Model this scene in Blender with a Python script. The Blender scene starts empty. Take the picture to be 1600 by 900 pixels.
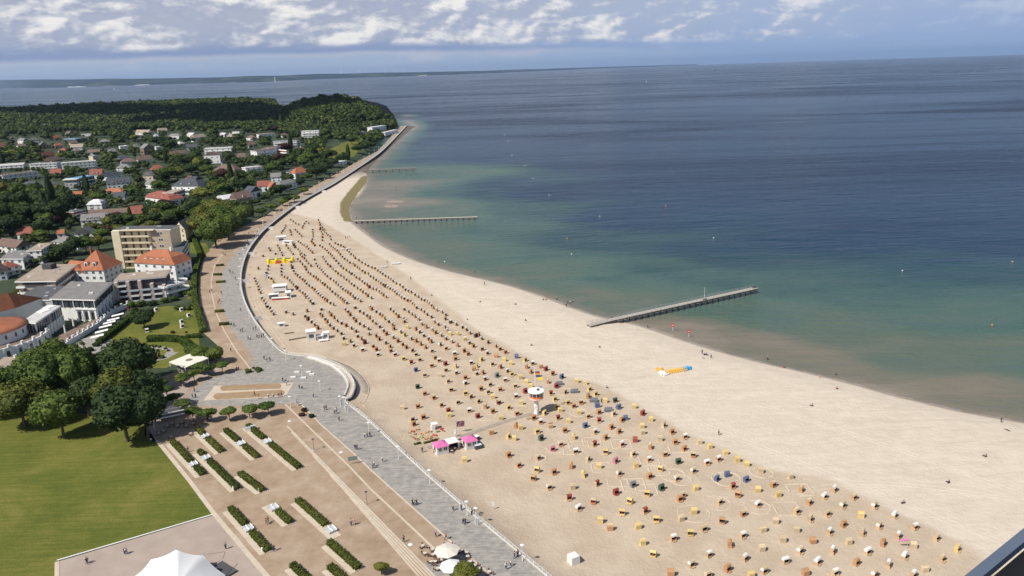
import bpy, bmesh, math, random
import numpy as np
from mathutils import Vector, Matrix
from mathutils.bvhtree import BVHTree
random.seed(7); RNG = np.random.default_rng(7)
S = bpy.context.scene; COL = S.collection; PI = math.pi; R = math.radians

# ---------------------------------------------------------------- camera
F = 1190.0; H = 110.0
ROLL = math.atan(0.0325); PITCH = math.atan((450-108.5)*math.cos(ROLL)/F)
f_ = np.array([0, math.cos(PITCH), -math.sin(PITCH)])
r0 = np.array([1., 0, 0]); u0 = np.cross(r0, f_)
r_ = r0*math.cos(ROLL)-u0*math.sin(ROLL); u_ = u0*math.cos(ROLL)+r0*math.sin(ROLL)
cam = bpy.data.objects.new('camera', bpy.data.cameras.new('camera')); COL.objects.link(cam)
cam.matrix_world = Matrix(((r_[0], u_[0], -f_[0], 0), (r_[1], u_[1], -f_[1], 0), (r_[2], u_[2], -f_[2], H), (0, 0, 0, 1)))
cam.data.sensor_width = 36; cam.data.lens = 36*F/1600; cam.data.clip_end = 200000; cam.data.clip_start = 0.1
S.camera = cam
# ---------------------------------------------------------------- light
EL = R(49.5); SHAD = R(38)
tosun = Vector((-math.cos(SHAD)*math.cos(EL), -math.sin(SHAD)*math.cos(EL), math.sin(EL)))
sun = bpy.data.objects.new('sun', bpy.data.lights.new('sun', 'SUN')); COL.objects.link(sun)
sun.data.energy = 4.9; sun.data.angle = R(0.5); sun.data.color = (1.0, 0.955, 0.88)
sun.rotation_euler = tosun.to_track_quat('Z', 'Y').to_euler()
S.view_settings.view_transform = 'Standard'; S.view_settings.look = 'None'; S.view_settings.gamma = 1
S.view_settings.use_curve_mapping = False; S.view_settings.exposure = 0.12

def lin(r, g, b):
    return tuple(((c/255+.055)/1.055)**2.4 if c > 10 else c/255/12.92 for c in (r, g, b))

class NT:
    """tiny node-tree writer"""
    def __init__(s, nt): s.nt = nt; s.n = nt.nodes; s.n.clear()
    def N(s, t, **k):
        n = s.n.new(t)
        for a, v in k.items():
            if a[0] == 'i' and a[1:].isdigit(): s.put(n.inputs[int(a[1:])], v)
            else: setattr(n, a, v)
        return n
    def put(s, i, v):
        if isinstance(v, bpy.types.NodeSocket): s.nt.links.new(v, i)
        elif isinstance(v, bpy.types.Node): s.nt.links.new(v.outputs[0], i)
        else:
            if hasattr(v, '__len__') and i.type == 'RGBA' and len(v) == 3: v = (*v, 1)
            i.default_value = v
    def m(s, op, a, b=0.0, c=0.0, clamp=False):
        n = s.N('ShaderNodeMath', operation=op, use_clamp=clamp, i0=a, i1=b); s.put(n.inputs[2], c); return n.outputs[0]
    def vm(s, op, a, b=(0, 0, 0)):
        return s.N('ShaderNodeVectorMath', operation=op, i0=a, i1=b).outputs[0]
    def mix(s, f, a, b):
        n = s.N('ShaderNodeMix', data_type='RGBA'); s.put(n.inputs[0], f); s.put(n.inputs[6], a); s.put(n.inputs[7], b); return n.outputs[2]
    def noise(s, v, sc, det=3, rough=.55, dist=0, dim='3D'):
        n = s.N('ShaderNodeTexNoise', noise_dimensions=dim); s.put(n.inputs['Vector'], v); n.inputs['Scale'].default_value = sc
        n.inputs['Detail'].default_value = det; n.inputs['Roughness'].default_value = rough; n.inputs['Distortion'].default_value = dist
        return n.outputs[0]
    def ramp(s, f, stops, interp='LINEAR'):
        n = s.N('ShaderNodeValToRGB'); s.put(n.inputs[0], f); e = n.color_ramp.elements; n.color_ramp.interpolation = interp
        while len(e) < len(stops): e.new(.5)
        for q, (p, c) in zip(e, stops):
            q.position = p; q.color = (*c, 1) if len(c) == 3 else c
        return n.outputs[0]
    def smooth(s, v, a, b):
        n = s.N('ShaderNodeMapRange', interpolation_type='SMOOTHSTEP'); s.put(n.inputs[0], v)
        n.inputs[1].default_value = a; n.inputs[2].default_value = b; return n.outputs[0]
    def mapping(s, v, rot=0, sc=(1, 1, 1)):
        n = s.N('ShaderNodeMapping'); s.put(n.inputs[0], v); n.inputs[2].default_value = (0, 0, rot); n.inputs[3].default_value = sc; return n.outputs[0]

# ---------------------------------------------------------------- sky
world = bpy.data.worlds.new('World'); S.world = world; world.use_nodes = True
w = NT(world.node_tree)
nish = w.N('ShaderNodeTexSky', sky_type='NISHITA', sun_disc=False, sun_elevation=EL, sun_rotation=math.atan2(tosun.x, tosun.y))
bg1 = w.N('ShaderNodeBackground', i0=nish, i1=0.08)
d = w.N('ShaderNodeTexCoord').outputs['Generated']
sx = w.N('ShaderNodeSeparateXYZ', i0=d)
az = w.m('MULTIPLY', w.m('ARCTAN2', sx.outputs[0], sx.outputs[1]), 180/PI)
el = w.m('MULTIPLY', w.m('ARCSINE', sx.outputs[2]), 180/PI)
# cloud coordinates: flattened towards the horizon, leaning a little with the wind
def cc(daz, del_, sa, se):
    a = w.m('DIVIDE', w.m('ADD', az, daz), sa); e = w.m('DIVIDE', w.m('ADD', el, del_), se)
    return w.N('ShaderNodeCombineXYZ', i0=a, i1=e, i2=.37).outputs[0]
def fbm(daz, del_): return w.noise(cc(daz, del_, 3.5, 1.75), 1.0, 9, .54, .12)
n0 = fbm(0, 0); n1 = fbm(-.30, .26)
big = w.noise(cc(3, 0, 13, 3.6), 1.0, 3, .5)
big2 = w.noise(cc(9, 1, 7.5, 2.6), 1.0, 3, .5)
lit = w.smooth(w.m('ADD', w.m('MULTIPLY', w.m('SUBTRACT', n0, n1), 2.8), w.m('ADD', w.m('MULTIPLY', w.m('SUBTRACT', n0, .5), 1.5), w.m('MULTIPLY', w.m('SUBTRACT', big2, .5), 1.3))), -.22, .52)
fine = w.noise(cc(0, 0, .8, .35), 1.0, 6, .6)
lit = w.m('ADD', lit, w.m('MULTIPLY', w.m('SUBTRACT', fine, .5), .22), clamp=True)
left = w.smooth(az, 22, -12)          # 1 over land, 0 over open sea
right_shift = w.m('MULTIPLY', w.m('SUBTRACT', 1, left), .55)
ee = w.m('ADD', el, w.m('ADD', w.m('MULTIPLY', w.m('SUBTRACT', big, .5), .9), w.m('MULTIPLY', w.m('SUBTRACT', n0, .5), .5)))
ee = w.m('ADD', ee, right_shift)
base_l = w.ramp(w.m('DIVIDE', ee, 8, clamp=True), [(0, lin(164, 182, 207)), (.13, lin(166, 183, 207)), (.17, lin(178, 187, 204)), (.205, lin(140, 157, 193)),
                (.255, lin(138, 155, 190)), (.31, lin(160, 171, 196)), (.42, lin(176, 183, 200)), (.65, lin(186, 191, 204)), (1, lin(194, 198, 208))])
base_r = w.ramp(w.m('DIVIDE', el, 8, clamp=True), [(0, lin(140, 169, 209)), (.1, lin(148, 174, 210)), (.25, lin(152, 175, 213)), (.5, lin(164, 182, 213)), (1, lin(170, 184, 210))])
base = w.mix(left, base_r, base_l)
cwhite = w.mix(lit, w.mix(left, lin(168, 182, 208), lin(166, 174, 196)), lin(243, 241, 237))
# cumulus belt and the higher deck
belt = w.m('MULTIPLY', w.smooth(ee, 1.75, 2.4), w.m('ADD', .45, w.m('MULTIPLY', w.smooth(n0, .32, .52), .55)))
belt = w.m('MULTIPLY', belt, w.m('ADD', .22, w.m('MULTIPLY', w.smooth(az, 30, 16), .78)))
lowp = w.m('MULTIPLY', w.m('MULTIPLY', w.smooth(el, .55, .95), w.smooth(el, 1.75, 1.2)), w.m('MULTIPLY', w.smooth(n1, .5, .66), left))
skyc = w.mix(w.m('MULTIPLY', lowp, .45), base, lin(206, 203, 212))
skyc = w.mix(w.m('MULTIPLY', belt, .95), skyc, cwhite)
bg2 = w.N('ShaderNodeBackground', i0=skyc, i1=0.95)
up = w.smooth(el, 8, 15)
cover = w.m('SUBTRACT', 1, w.m('MULTIPLY', up, .93))
mixw = w.N('ShaderNodeMixShader', i0=cover, i1=bg1.outputs[0], i2=bg2.outputs[0])
w.N('ShaderNodeOutputWorld', i0=mixw)

# ---------------------------------------------------------------- pixel <-> ground
def ray(px, py): return f_*F+r_*(px-800)-u_*(py-450)
def G(px, py, z=0.):
    v = ray(px, py); t = (z-H)/v[2]; return np.array([0, 0, H])+v*t
def P(p):
    v = np.array(p, float)-np.array([0, 0, H]); q = v@f_
    return 800+F*(v@r_)/q, 450-F*(v@u_)/q
def mpp(p):                                     # metres per photo pixel at a point
    return float((np.array(p[:3])-np.array([0, 0, H]))@f_)/F
# ---------------------------------------------------------------- helpers
def setp(o, label=None, cat=None, group=None, kind=None):
    for k, v in (('label', label), ('category', cat), ('group', group), ('kind', kind)):
        if v: o[k] = v
    return o
def empty(name, loc, rz=0):
    o = bpy.data.objects.new(name, None); COL.objects.link(o); o.location = loc; o.rotation_euler = (0, 0, rz); o.empty_display_size = .3; return o
def link(name, me, parent=None, loc=(0, 0, 0), rz=0, sc=None, mats=None):
    o = bpy.data.objects.new(name, me); COL.objects.link(o); o.parent = parent; o.location = loc; o.rotation_euler = (0, 0, rz)
    if sc is not None: o.scale = sc if hasattr(sc, '__len__') else (sc,)*3
    if mats:
        for i, mm in enumerate(mats):
            o.material_slots[i].link = 'OBJECT'; o.material_slots[i].material = mm
    return o
def dup(root, loc, rz=0, sc=1, over=None):
    """copy a thing and its parts; over = {part name: material}"""
    c = root.copy(); COL.objects.link(c); c.location = loc; c.rotation_euler = (0, 0, rz)
    c.scale = sc if hasattr(sc, '__len__') else (sc, sc, sc)
    def rec(src, dst):
        for ch in src.children:
            k = ch.copy(); COL.objects.link(k); k.parent = dst
            nm = ch.name.split('.')[0]
            if over and nm in over:
                k.material_slots[0].link = 'OBJECT'; k.material_slots[0].material = over[nm]
            rec(ch, k)
    rec(root, c); return c
class MB:
    def __init__(s): s.v = []; s.f = []; s.mi = []
    def add(s, vs, fs, mi=0):
        o = len(s.v); s.v += [tuple(map(float, x)) for x in vs]
        for f in fs: s.f.append(tuple(i+o for i in f)); s.mi.append(mi)
        return s
    def box(s, c, d, rz=0, mi=0, taper=1):
        x, y, z = c; a, b, h = d[0]/2, d[1]/2, d[2]; cs, sn = math.cos(rz), math.sin(rz); vs = []
        for k, t in ((0, 1), (1, taper)):
            for u, v in ((-a, -b), (a, -b), (a, b), (-a, b)):
                u *= t; v *= t; vs.append((x+u*cs-v*sn, y+u*sn+v*cs, z+k*h))
        return s.add(vs, [(3, 2, 1, 0), (4, 5, 6, 7), (0, 1, 5, 4), (1, 2, 6, 5), (2, 3, 7, 6), (3, 0, 4, 7)], mi)
    def prism(s, poly, z0, z1, mi=0, mtop=None):
        n = len(poly)
        a = sum(poly[i][0]*poly[(i+1) % n][1]-poly[(i+1) % n][0]*poly[i][1] for i in range(n))
        if a < 0: poly = poly[::-1]
        s.add([(p[0], p[1], z0) for p in poly]+[(p[0], p[1], z1) for p in poly], [(i, (i+1) % n, n+(i+1) % n, n+i) for i in range(n)], mi)
        s.add([(p[0], p[1], z1) for p in poly], [tuple(range(n))], mi if mtop is None else mtop)
        return s.add([(p[0], p[1], z0) for p in poly], [tuple(range(n))[::-1]], mi)
    def tube(s, p0, p1, r, n=6, r1=None, mi=0, caps=True):
        p0 = Vector(p0); p1 = Vector(p1); r1 = r if r1 is None else r1
        q = (p1-p0).to_track_quat('Z', 'Y'); vs = []
        for p, rr in ((p0, r), (p1, r1)):
            for i in range(n):
                a = 2*PI*i/n; vs.append(p+q @ Vector((rr*math.cos(a), rr*math.sin(a), 0)))
        fs = [(i, (i+1) % n, n+(i+1) % n, n+i) for i in range(n)]
        if caps: fs += [tuple(range(n))[::-1], tuple(range(n, 2*n))]
        return s.add(vs, fs, mi)
    def path(s, pts, r, n=5, mi=0):
        for a, b in zip(pts, pts[1:]): s.tube(a, b, r, n, mi=mi)
        return s
    def lathe(s, prof, n=16, c=(0, 0, 0), mi=0, a0=0, a1=2*PI):
        full = abs(a1-a0-2*PI) < 1e-6; m = n if full else n+1; vs = []
        for r, z in prof:
            for i in range(m):
                a = a0+(a1-a0)*i/n; vs.append((c[0]+r*math.cos(a), c[1]+r*math.sin(a), c[2]+z))
        fs = []
        for k in range(len(prof)-1):
            for i in range(n if not full else n):
                j = (i+1) % m; fs.append((k*m+i, k*m+j, (k+1)*m+j, (k+1)*m+i))
        return s.add(vs, fs, mi)
    def mesh(s, name, mats, smooth=False):
        me = bpy.data.meshes.new(name); me.from_pydata(s.v, [], s.f)
        for m in mats: me.materials.append(m)
        me.polygons.foreach_set('material_index', s.mi)
        if smooth: me.polygons.foreach_set('use_smooth', [True]*len(s.f))
        me.update(); return me
    def build(s, name, mats, parent=None, loc=(0, 0, 0), rz=0, smooth=False):
        return link(name, s.mesh(name, mats if isinstance(mats, (list, tuple)) else [mats], smooth), parent, loc, rz)
def npmesh(name, v, f, mats, mi=None, smooth=False):
    me = bpy.data.meshes.new(name); k = f.shape[1]
    me.vertices.add(len(v)); me.vertices.foreach_set('co', np.asarray(v, np.float32).ravel())
    me.loops.add(f.size); me.loops.foreach_set('vertex_index', f.astype(np.int32).ravel())
    me.polygons.add(len(f)); me.polygons.foreach_set('loop_start', np.arange(0, f.size, k, dtype=np.int32))
    for m in mats: me.materials.append(m)
    if mi is not None: me.polygons.foreach_set('material_index', np.asarray(mi, np.int32))
    if smooth: me.polygons.foreach_set('use_smooth', np.ones(len(f), bool))
    me.update(calc_edges=True); me.validate(); return me

# ---------------------------------------------------------------- materials
def newmat(name):
    m = bpy.data.materials.new(name); m.use_nodes = True; return m, NT(m.node_tree)
def mat(name, col, rough=.7, nz=0.12, sc=1.5, bump=0, metal=0, spec=.4):
    """plain painted or rendered surface with a little uneven wear"""
    m, t = newmat(name); o = t.N('ShaderNodeTexCoord').outputs['Object']
    b = t.N('ShaderNodeBsdfPrincipled'); n = t.noise(o, sc, 5, .6)
    a = tuple(c*(1-nz) for c in col); z = tuple(min(1, c*(1+nz)) for c in col)
    t.put(b.inputs['Base Color'], t.ramp(n, [(.3, a), (.7, z)]))
    b.inputs['Roughness'].default_value = rough; b.inputs['Metallic'].default_value = metal; b.inputs['Specular IOR Level'].default_value = spec
    if bump:
        bp = t.N('ShaderNodeBump', i0=bump); bp.inputs[1].default_value = .05; t.put(bp.inputs['Height'], n); t.put(b.inputs['Normal'], bp)
    t.N('ShaderNodeOutputMaterial', i0=b); return m
def tiles(name, col, freq=3.2):
    """roof tiles: colour patches and courses"""
    m, t = newmat(name); o = t.N('ShaderNodeTexCoord').outputs['Object']
    b = t.N('ShaderNodeBsdfPrincipled'); n = t.noise(o, .35, 6, .65); n2 = t.noise(t.mapping(o, 0, (2, 2, 6)), 1.2, 2)
    c = t.ramp(t.m('ADD', t.m('MULTIPLY', n, .6), t.m('MULTIPLY', n2, .4)), [(.3, tuple(x*.62 for x in col)), (.5, col), (.7, tuple(min(1, x*1.25+.01) for x in col))])
    t.put(b.inputs['Base Color'], c); b.inputs['Roughness'].default_value = .8
    wv = t.N('ShaderNodeTexWave', bands_direction='Z'); t.put(wv.inputs[0], o); wv.inputs['Scale'].default_value = freq
    bp = t.N('ShaderNodeBump', i0=.5); bp.inputs[1].default_value = .06; t.put(bp.inputs['Height'], wv); t.put(b.inputs['Normal'], bp)
    t.N('ShaderNodeOutputMaterial', i0=b); return m
MC = {}
def cm(key, fn, *a, **k):
    if key not in MC: MC[key] = fn(key, *a, **k)
    return MC[key]
white = mat('white_paint', (.78, .77, .74), .6, .06)
whitewall = mat('white_render', (.72, .71, .68), .85, .10, .4)
glass = mat('window_glass', (.045, .055, .065), .12, .3, .6, spec=.8)
dark = mat('dark_metal', (.05, .052, .056), .5)
steel = mat('grey_metal', (.42, .43, .45), .45, .1)
wood = mat('weathered_wood', (.33, .27, .20), .85, .25, .9)
darkwood = mat('dark_timber', (.085, .065, .05), .85, .3, .9)
concrete = mat('concrete', (.46, .43, .38), .9, .12, .5)
# ================================================================ ground, beach, sea
inner_px = [(0,636,196),(1,600,233),(2,575,252),(3,548,270),(4,520,288),(5,490,304),(6,460,322),(7,432,343),(8,410,362),(9,393,383),(10,383,402),
 (11,377,425),(12,377,450),(13,384,475),(14,396,498),(15,412,520),(16,443,551),(17,497,559),(17.4,528,571),(18,546,586),(19,554,602),(20,548,620),(20.4,540,627),(21,575,656),
 (22,622,700),(23,671,745),(24,730,796),(25,855,900),(26,1050,1065)]
outer_px = [(0,648,197),(1,604,235),(2,584,254),(3,575,268),(4,574,285),(5,566,302),(6,550,316),(7,546,332),(8,553,348),(8.5,576,366),(9,602,385),(10,650,407),(10.5,700,423),
 (11,742,433),(12,800,447),(13,850,463),(14,900,482),(15,940,495),(16,1000,508),(16.6,1040,521),(17,1075,533),(17.5,1130,550),(18,1190,566),(19,1240,577),(20,1300,591),(20.5,1350,604),(21,1400,618),
 (21.5,1450,630),(22,1500,642),(22.5,1560,653),(23,1600,660),(24,1700,677),(25,1900,712),(26,2300,790)]
def curve(lst, z):
    ss = np.array([p[0] for p in lst], float); w_ = np.array([G(p[1], p[2], z)[:2] for p in lst])
    def f(s):
        s = np.clip(s, ss[0], ss[-1]); i = np.clip(np.searchsorted(ss, s, side='right')-1, 0, len(ss)-2)
        t = ((s-ss[i])/(ss[i+1]-ss[i]))[:, None]
        p0 = w_[np.clip(i-1, 0, len(ss)-1)]; p1 = w_[i]; p2 = w_[i+1]; p3 = w_[np.clip(i+2, 0, len(ss)-1)]
        d1 = (ss[i+1]-ss[i])[:, None]
        dl = (ss[i]-ss[np.clip(i-1, 0, len(ss)-1)])[:, None]; dr = (ss[np.clip(i+2, 0, len(ss)-1)]-ss[i+1])[:, None]
        m1 = (p2-p0)/np.where(dl+d1 > 0, dl+d1, 1)*d1; m2 = (p3-p1)/np.where(dr+d1 > 0, dr+d1, 1)*d1
        m1 *= .75; m2 *= .75
        return (2*t**3-3*t**2+1)*p1+(t**3-2*t**2+t)*m1+(-2*t**3+3*t**2)*p2+(t**3-t**2)*m2
    return f
INN = curve(inner_px, 3.0); OUT = curve(outer_px, 0.0)
SS = np.linspace(0, 26, 521); IN = INN(SS); OU = OUT(SS)
TIP = [G(648, 197)[:2], G(641, 191)[:2], G(630, 187)[:2], np.array((-270, 2120)), np.array((-330, 2480)), np.array((-520, 2750)), G(446, 167)[:2], np.array((-950, 3350)),
       np.array((-1900, 3500)), np.array((-3200, 3450)), np.array((-5200, 3100)), np.array((-5200, -250)), np.array((-250, -250))]
LAND = np.array(list(IN[::-1])+TIP+[np.array((60, -60))])
SHORE = np.array(list(OU[::-1])+TIP[1:8])
def seg_dist(p, poly, closed):
    q = poly if not closed else np.vstack([poly, poly[:1]]); out = np.full(len(p), 1e9)
    for a, b in zip(q[:-1], q[1:]):
        ab = b-a; L = ab@ab
        if L < 1e-9: continue
        t = np.clip(((p-a)@ab)/L, 0, 1); dd = p-(a+t[:, None]*ab); out = np.minimum(out, np.einsum('ij,ij->i', dd, dd))
    return np.sqrt(out)
def inside(p, poly):
    x, y = p[:, 0], p[:, 1]; c = np.zeros(len(p), bool); j = len(poly)-1
    for i in range(len(poly)):
        xi, yi = poly[i]; xj, yj = poly[j]
        if yi != yj: c ^= ((yi > y) != (yj > y)) & (x < (xj-xi)*(y-yi)/(yj-yi)+xi)
        j = i
    return c
LANDC = np.vstack([IN[::-1][::6], np.array(TIP), [(60, -60)]])
hc = G(533, 186)[:2]
def terrain(p):
    """natural height of the land, vectorised"""
    dist = np.hypot(p[:, 0], p[:, 1]); t = np.clip((dist-1750)/1300, 0, 1); h = 2.93+17*t*t*(3-2*t)*np.clip((-500-p[:, 0])/500, 0, 1)
    rad = hc/np.hypot(*hc); tan = np.array([rad[1], -rad[0]]); q = p-hc; a = (q@tan)/146; b = (q@rad)/420
    h += 44*np.sqrt(np.clip(1-a*a-b*b, 0, 1))
    return h
def ground_z(x, y): return float(terrain(np.array([[x, y]]))[0])
def at(px, py):
    z = 3.
    for _ in range(12):
        p = G(px, py, z); z = .5*z+.5*ground_z(p[0], p[1])
    return G(px, py, z)
# ---- ground sheet: polar grid round the viewpoint
azs = np.linspace(R(-62), R(52), 420); rr = np.concatenate([np.linspace(2, 400, 130), np.geomspace(405, 5200, 150)])
A_, B_ = np.meshgrid(azs, rr); gx = (B_*np.sin(A_)).ravel(); gy = (B_*np.cos(A_)).ravel(); gp = np.stack([gx, gy], 1)
gins = inside(gp, LANDC); gd = seg_dist(gp, LANDC, True); gr = np.hypot(gx, gy)
tt = np.clip((gd-np.maximum(3, gr*.012))/np.maximum(6, gr*.012), 0, 1); tt[~gins] = 0
gz = -5+(terrain(gp)+5)*tt
na, nr = len(azs), len(rr)
ii = (np.arange(nr-1)[:, None]*na+np.arange(na-1)[None]).ravel(); gf = np.stack([ii, ii+1, ii+na+1, ii+na], 1)
m_ground, t = newmat('garden_ground'); o = t.N('ShaderNodeTexCoord').outputs['Object']; b = t.N('ShaderNodeBsdfPrincipled')
c = t.ramp(t.noise(o, .05, 6, .7), [(.3, (.012, .024, .008)), (.5, (.026, .044, .014)), (.62, (.05, .06, .025)), (.72, (.16, .145, .12))])
t.put(b.inputs['Base Color'], c); b.inputs['Roughness'].default_value = .95; t.N('ShaderNodeOutputMaterial', i0=b)
gme = npmesh('ground', np.stack([gx, gy, gz], 1), gf[:, ::-1], [m_ground], smooth=True); ground = setp(link('ground', gme), kind='structure')

# ---- beach sheet between sea wall and waterline
WALL_S = 20.2
tj = np.concatenate([[0, .012, .03, .06, .1], np.linspace(.14, .86, 34), [.9, .93, .955, .975, .99, 1.0]])
rows = []; zr = []
for j, t_ in enumerate(tj):
    q = IN+(OU-IN)*t_; rows.append(q); L = np.linalg.norm(OU-IN, axis=1)
    din = L*t_; dou = L*(1-t_)
    zz = 1.25+0.0*din
    kk = np.clip((SS-19.2)/1.8, 0, 1); rise = (1-np.clip(din/np.where(SS > 20, 7, 9), 0, 1))**1.5
    zz = zz+kk*rise*1.72
    zz = np.minimum(zz, 0.0+dou*.085+.0)
    zr.append(zz)
ext = OU+(OU-IN)/np.maximum(np.linalg.norm(OU-IN, axis=1), 8)[:, None]*14; rows.append(ext); zr.append(np.full(len(SS), -1.1))
bx = np.array(rows); bz = np.array(zr); nb = len(SS)
rgh = RNG.normal(0, .02, bz.shape); rgh[-5:] = 0; bz = bz+rgh
bv = np.concatenate([bx.reshape(-1, 2), bz.reshape(-1, 1)], 1)
ii = (np.arange(bx.shape[0]-1)[:, None]*nb+np.arange(nb-1)[None]).ravel(); bf = np.stack([ii, ii+nb, ii+nb+1, ii+1], 1)
zone_px = [(452,332),(500,345),(560,378),(600,405),(650,440),(700,480),(745,515),(800,545),(880,588),(940,600),(1000,635),(1100,690),(1200,733),(1300,752),(1370,788),(1450,820),(1520,860),(1600,925),(1750,1040)]
zone = np.array([G(x, y, 1.2)[:2] for x, y in zone_px])
zd = seg_dist(bv[:, :2], zone, False)
# side of the line: compare distance to the wall side
jj = np.repeat(np.arange(bx.shape[0]), nb).reshape(bx.shape[:2])
near = []
for k in range(nb):
    # first row index that lies seaward of the zone line (cross product with nearest segment)
    near.append(0)
def side(p, line):
    best = np.full(len(p), 1e18); sg = np.zeros(len(p))
    for a, b2 in zip(line[:-1], line[1:]):
        ab = b2-a; t_ = np.clip(((p-a)@ab)/(ab@ab), 0, 1); dd = p-(a+t_[:, None]*ab); q = np.einsum('ij,ij->i', dd, dd)
        cr = ab[0]*(p[:, 1]-a[1])-ab[1]*(p[:, 0]-a[0]); u = q < best; best[u] = q[u]; sg[u] = np.sign(cr[u])
    return sg
sd = zd*side(bv[:, :2], zone)            # positive = seaward
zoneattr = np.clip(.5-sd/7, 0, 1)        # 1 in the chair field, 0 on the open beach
sh_in = np.array([G(x, y, 1.2)[:2] for x, y in [(440,330),(560,420),(640,480)]])
wet = np.clip(1-(bv[:, 2])/.36, 0, 1)
algae_line = np.array([G(x, y, .1)[:2] for x, y in [(573,276),(562,290),(551,303),(541,318),(541,333),(548,345)]])
rockv = np.tile(np.clip((3.6-SS)/.8, 0, 1), bx.shape[0])
alg = np.clip(1.25-seg_dist(bv[:, :2], algae_line, False)/7.0, 0, 1)
m_sand, t = newmat('beach_sand'); o = t.N('ShaderNodeTexCoord').outputs['Object']; b = t.N('ShaderNodeBsdfPrincipled')
at_ = lambda n: t.N('ShaderNodeAttribute', attribute_name=n).outputs['Fac']
st = t.m('ADD', t.m('MULTIPLY', t.noise(t.mapping(o, R(36), (.045, .30, 1)), 1.0, 8, .72, 1.2), .55), t.m('MULTIPLY', t.noise(o, .22, 8, .7), .45)); n1_ = t.noise(o, .09, 6, .6); n2_ = t.noise(o, 1.3, 5, .7); n3_ = t.noise(t.mapping(o, R(30), (.03, .16, 1)), 1.0, 4, .6, 1.5)
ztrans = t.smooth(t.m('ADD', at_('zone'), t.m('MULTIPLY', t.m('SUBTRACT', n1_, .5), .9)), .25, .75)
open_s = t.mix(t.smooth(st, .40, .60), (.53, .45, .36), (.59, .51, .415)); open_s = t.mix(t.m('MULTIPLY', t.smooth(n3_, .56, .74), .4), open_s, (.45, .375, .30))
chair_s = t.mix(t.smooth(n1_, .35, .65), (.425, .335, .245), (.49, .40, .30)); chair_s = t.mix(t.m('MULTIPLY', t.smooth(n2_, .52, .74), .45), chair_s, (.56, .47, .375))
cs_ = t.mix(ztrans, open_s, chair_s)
cs_ = t.mix(t.m('MULTIPLY', t.smooth(at_('wet'), .15, .8), .75), cs_, (.20, .165, .125))
cs_ = t.mix(t.smooth(t.m('ADD', at_('algae'), t.m('MULTIPLY', t.m('SUBTRACT', t.noise(o, .12, 5, .7), .5), .8)), .4, .65), cs_, (.20, .165, .075))
cs_ = t.mix(t.m('MULTIPLY', at_('rock'), .9), cs_, t.mix(t.smooth(t.noise(o, .35, 6, .7), .4, .65), (.05, .042, .034), (.17, .135, .10)))
t.put(b.inputs['Base Color'], cs_); b.inputs['Roughness'].default_value = .9; b.inputs['Specular IOR Level'].default_value = .2
bp = t.N('ShaderNodeBump', i0=.7); bp.inputs[1].default_value = .34
t.put(bp.inputs['Height'], t.m('ADD', t.m('MULTIPLY', n2_, .8), t.m('MULTIPLY', t.noise(o, .5, 4, .6), .9))); t.put(b.inputs['Normal'], bp)
t.N('ShaderNodeOutputMaterial', i0=b)
bme = npmesh('beach', bv, bf, [m_sand], smooth=True)
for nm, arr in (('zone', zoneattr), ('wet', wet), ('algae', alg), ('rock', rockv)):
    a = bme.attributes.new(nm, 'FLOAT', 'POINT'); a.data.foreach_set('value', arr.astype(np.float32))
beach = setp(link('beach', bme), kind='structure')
BB = BVHTree.FromPolygons([tuple(x) for x in bv], [tuple(x) for x in bf])
def bat(px, py):
    """photo pixel -> point on the sand"""
    v = Vector(ray(px, py)).normalized(); h = BB.ray_cast(Vector((0, 0, H)), v)
    return np.array(h[0]) if h[0] is not None else G(px, py, 1.2)

# ---- sea
ctrl = [ # photo position of a point on the water, depth 0 shore .. 1 deep
 (560,310,.08),(600,300,.10),(620,285,.10),(615,322,.05),(640,318,.12),(580,345,.22),(575,330,.2),(660,330,.28),(720,345,.30),(640,360,.25),(700,400,.27),(780,400,.30),(600,275,.20),(640,275,.38),(700,300,.45),
 (760,300,.62),(800,290,.72),(820,330,.52),(770,350,.42),(650,240,.62),(640,215,.6),(680,240,.75),(700,215,.85),(650,200,.8),(760,240,.95),(870,300,.9),(900,380,.55),(980,340,.8),(850,400,.36),(820,430,.26),
 (900,450,.18),(960,440,.34),(930,470,.16),(870,455,.22),(1000,480,.17),(1050,420,.50),(1130,400,.66),(1200,440,.50),(1200,500,.36),(1080,480,.30),(1060,510,.12),(1110,530,.11),(1150,525,.2),(1200,550,.12),(1300,570,.12),(1300,520,.30),(1330,440,.52),(1300,380,.78),
 (1400,560,.22),(1450,600,.14),(1550,620,.13),(1600,560,.26),(1600,480,.42),(1600,380,.75),(1500,420,.62),(1500,500,.38),(1450,350,.9),(1400,470,.46),(1250,300,1),(1500,280,1),(1100,280,1),(1000,250,1),(1600,250,1),(1700,640,.12),(900,220,1),(800,190,1),(700,180,.97),(650,160,.9),(1200,180,1),(1600,150,1),(300,145,.7),(500,140,.8),(100,150,.65),(900,120,1)]
cp = np.array([G(x, y)[:2] for x, y, _ in ctrl]); cv = np.array([c_[2] for c_ in ctrl])
def lp(p): r = np.hypot(p[:, 0], p[:, 1]); return np.stack([np.arctan2(p[:, 0], p[:, 1])*4.5, np.log(r)*5], 1)
azs2 = np.linspace(R(-75), R(75), 420); r2 = np.concatenate([np.geomspace(60, 900, 190), np.geomspace(910, 60000, 90)])
A_, B_ = np.meshgrid(azs2, r2); sp = np.stack([(B_*np.sin(A_)).ravel(), (B_*np.cos(A_)).ravel()], 1)
L1 = lp(sp); L2 = lp(cp); num = np.zeros(len(sp)); den = np.zeros(len(sp))
for q, v_ in zip(L2, cv):
    w_ = 1/(np.sum((L1-q)**2, 1)+.012)**2.3; num += w_*v_; den += w_
dep = num/den; dsh = seg_dist(sp, np.vstack([OU[::-5], np.array(TIP[:4])]), False)
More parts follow.
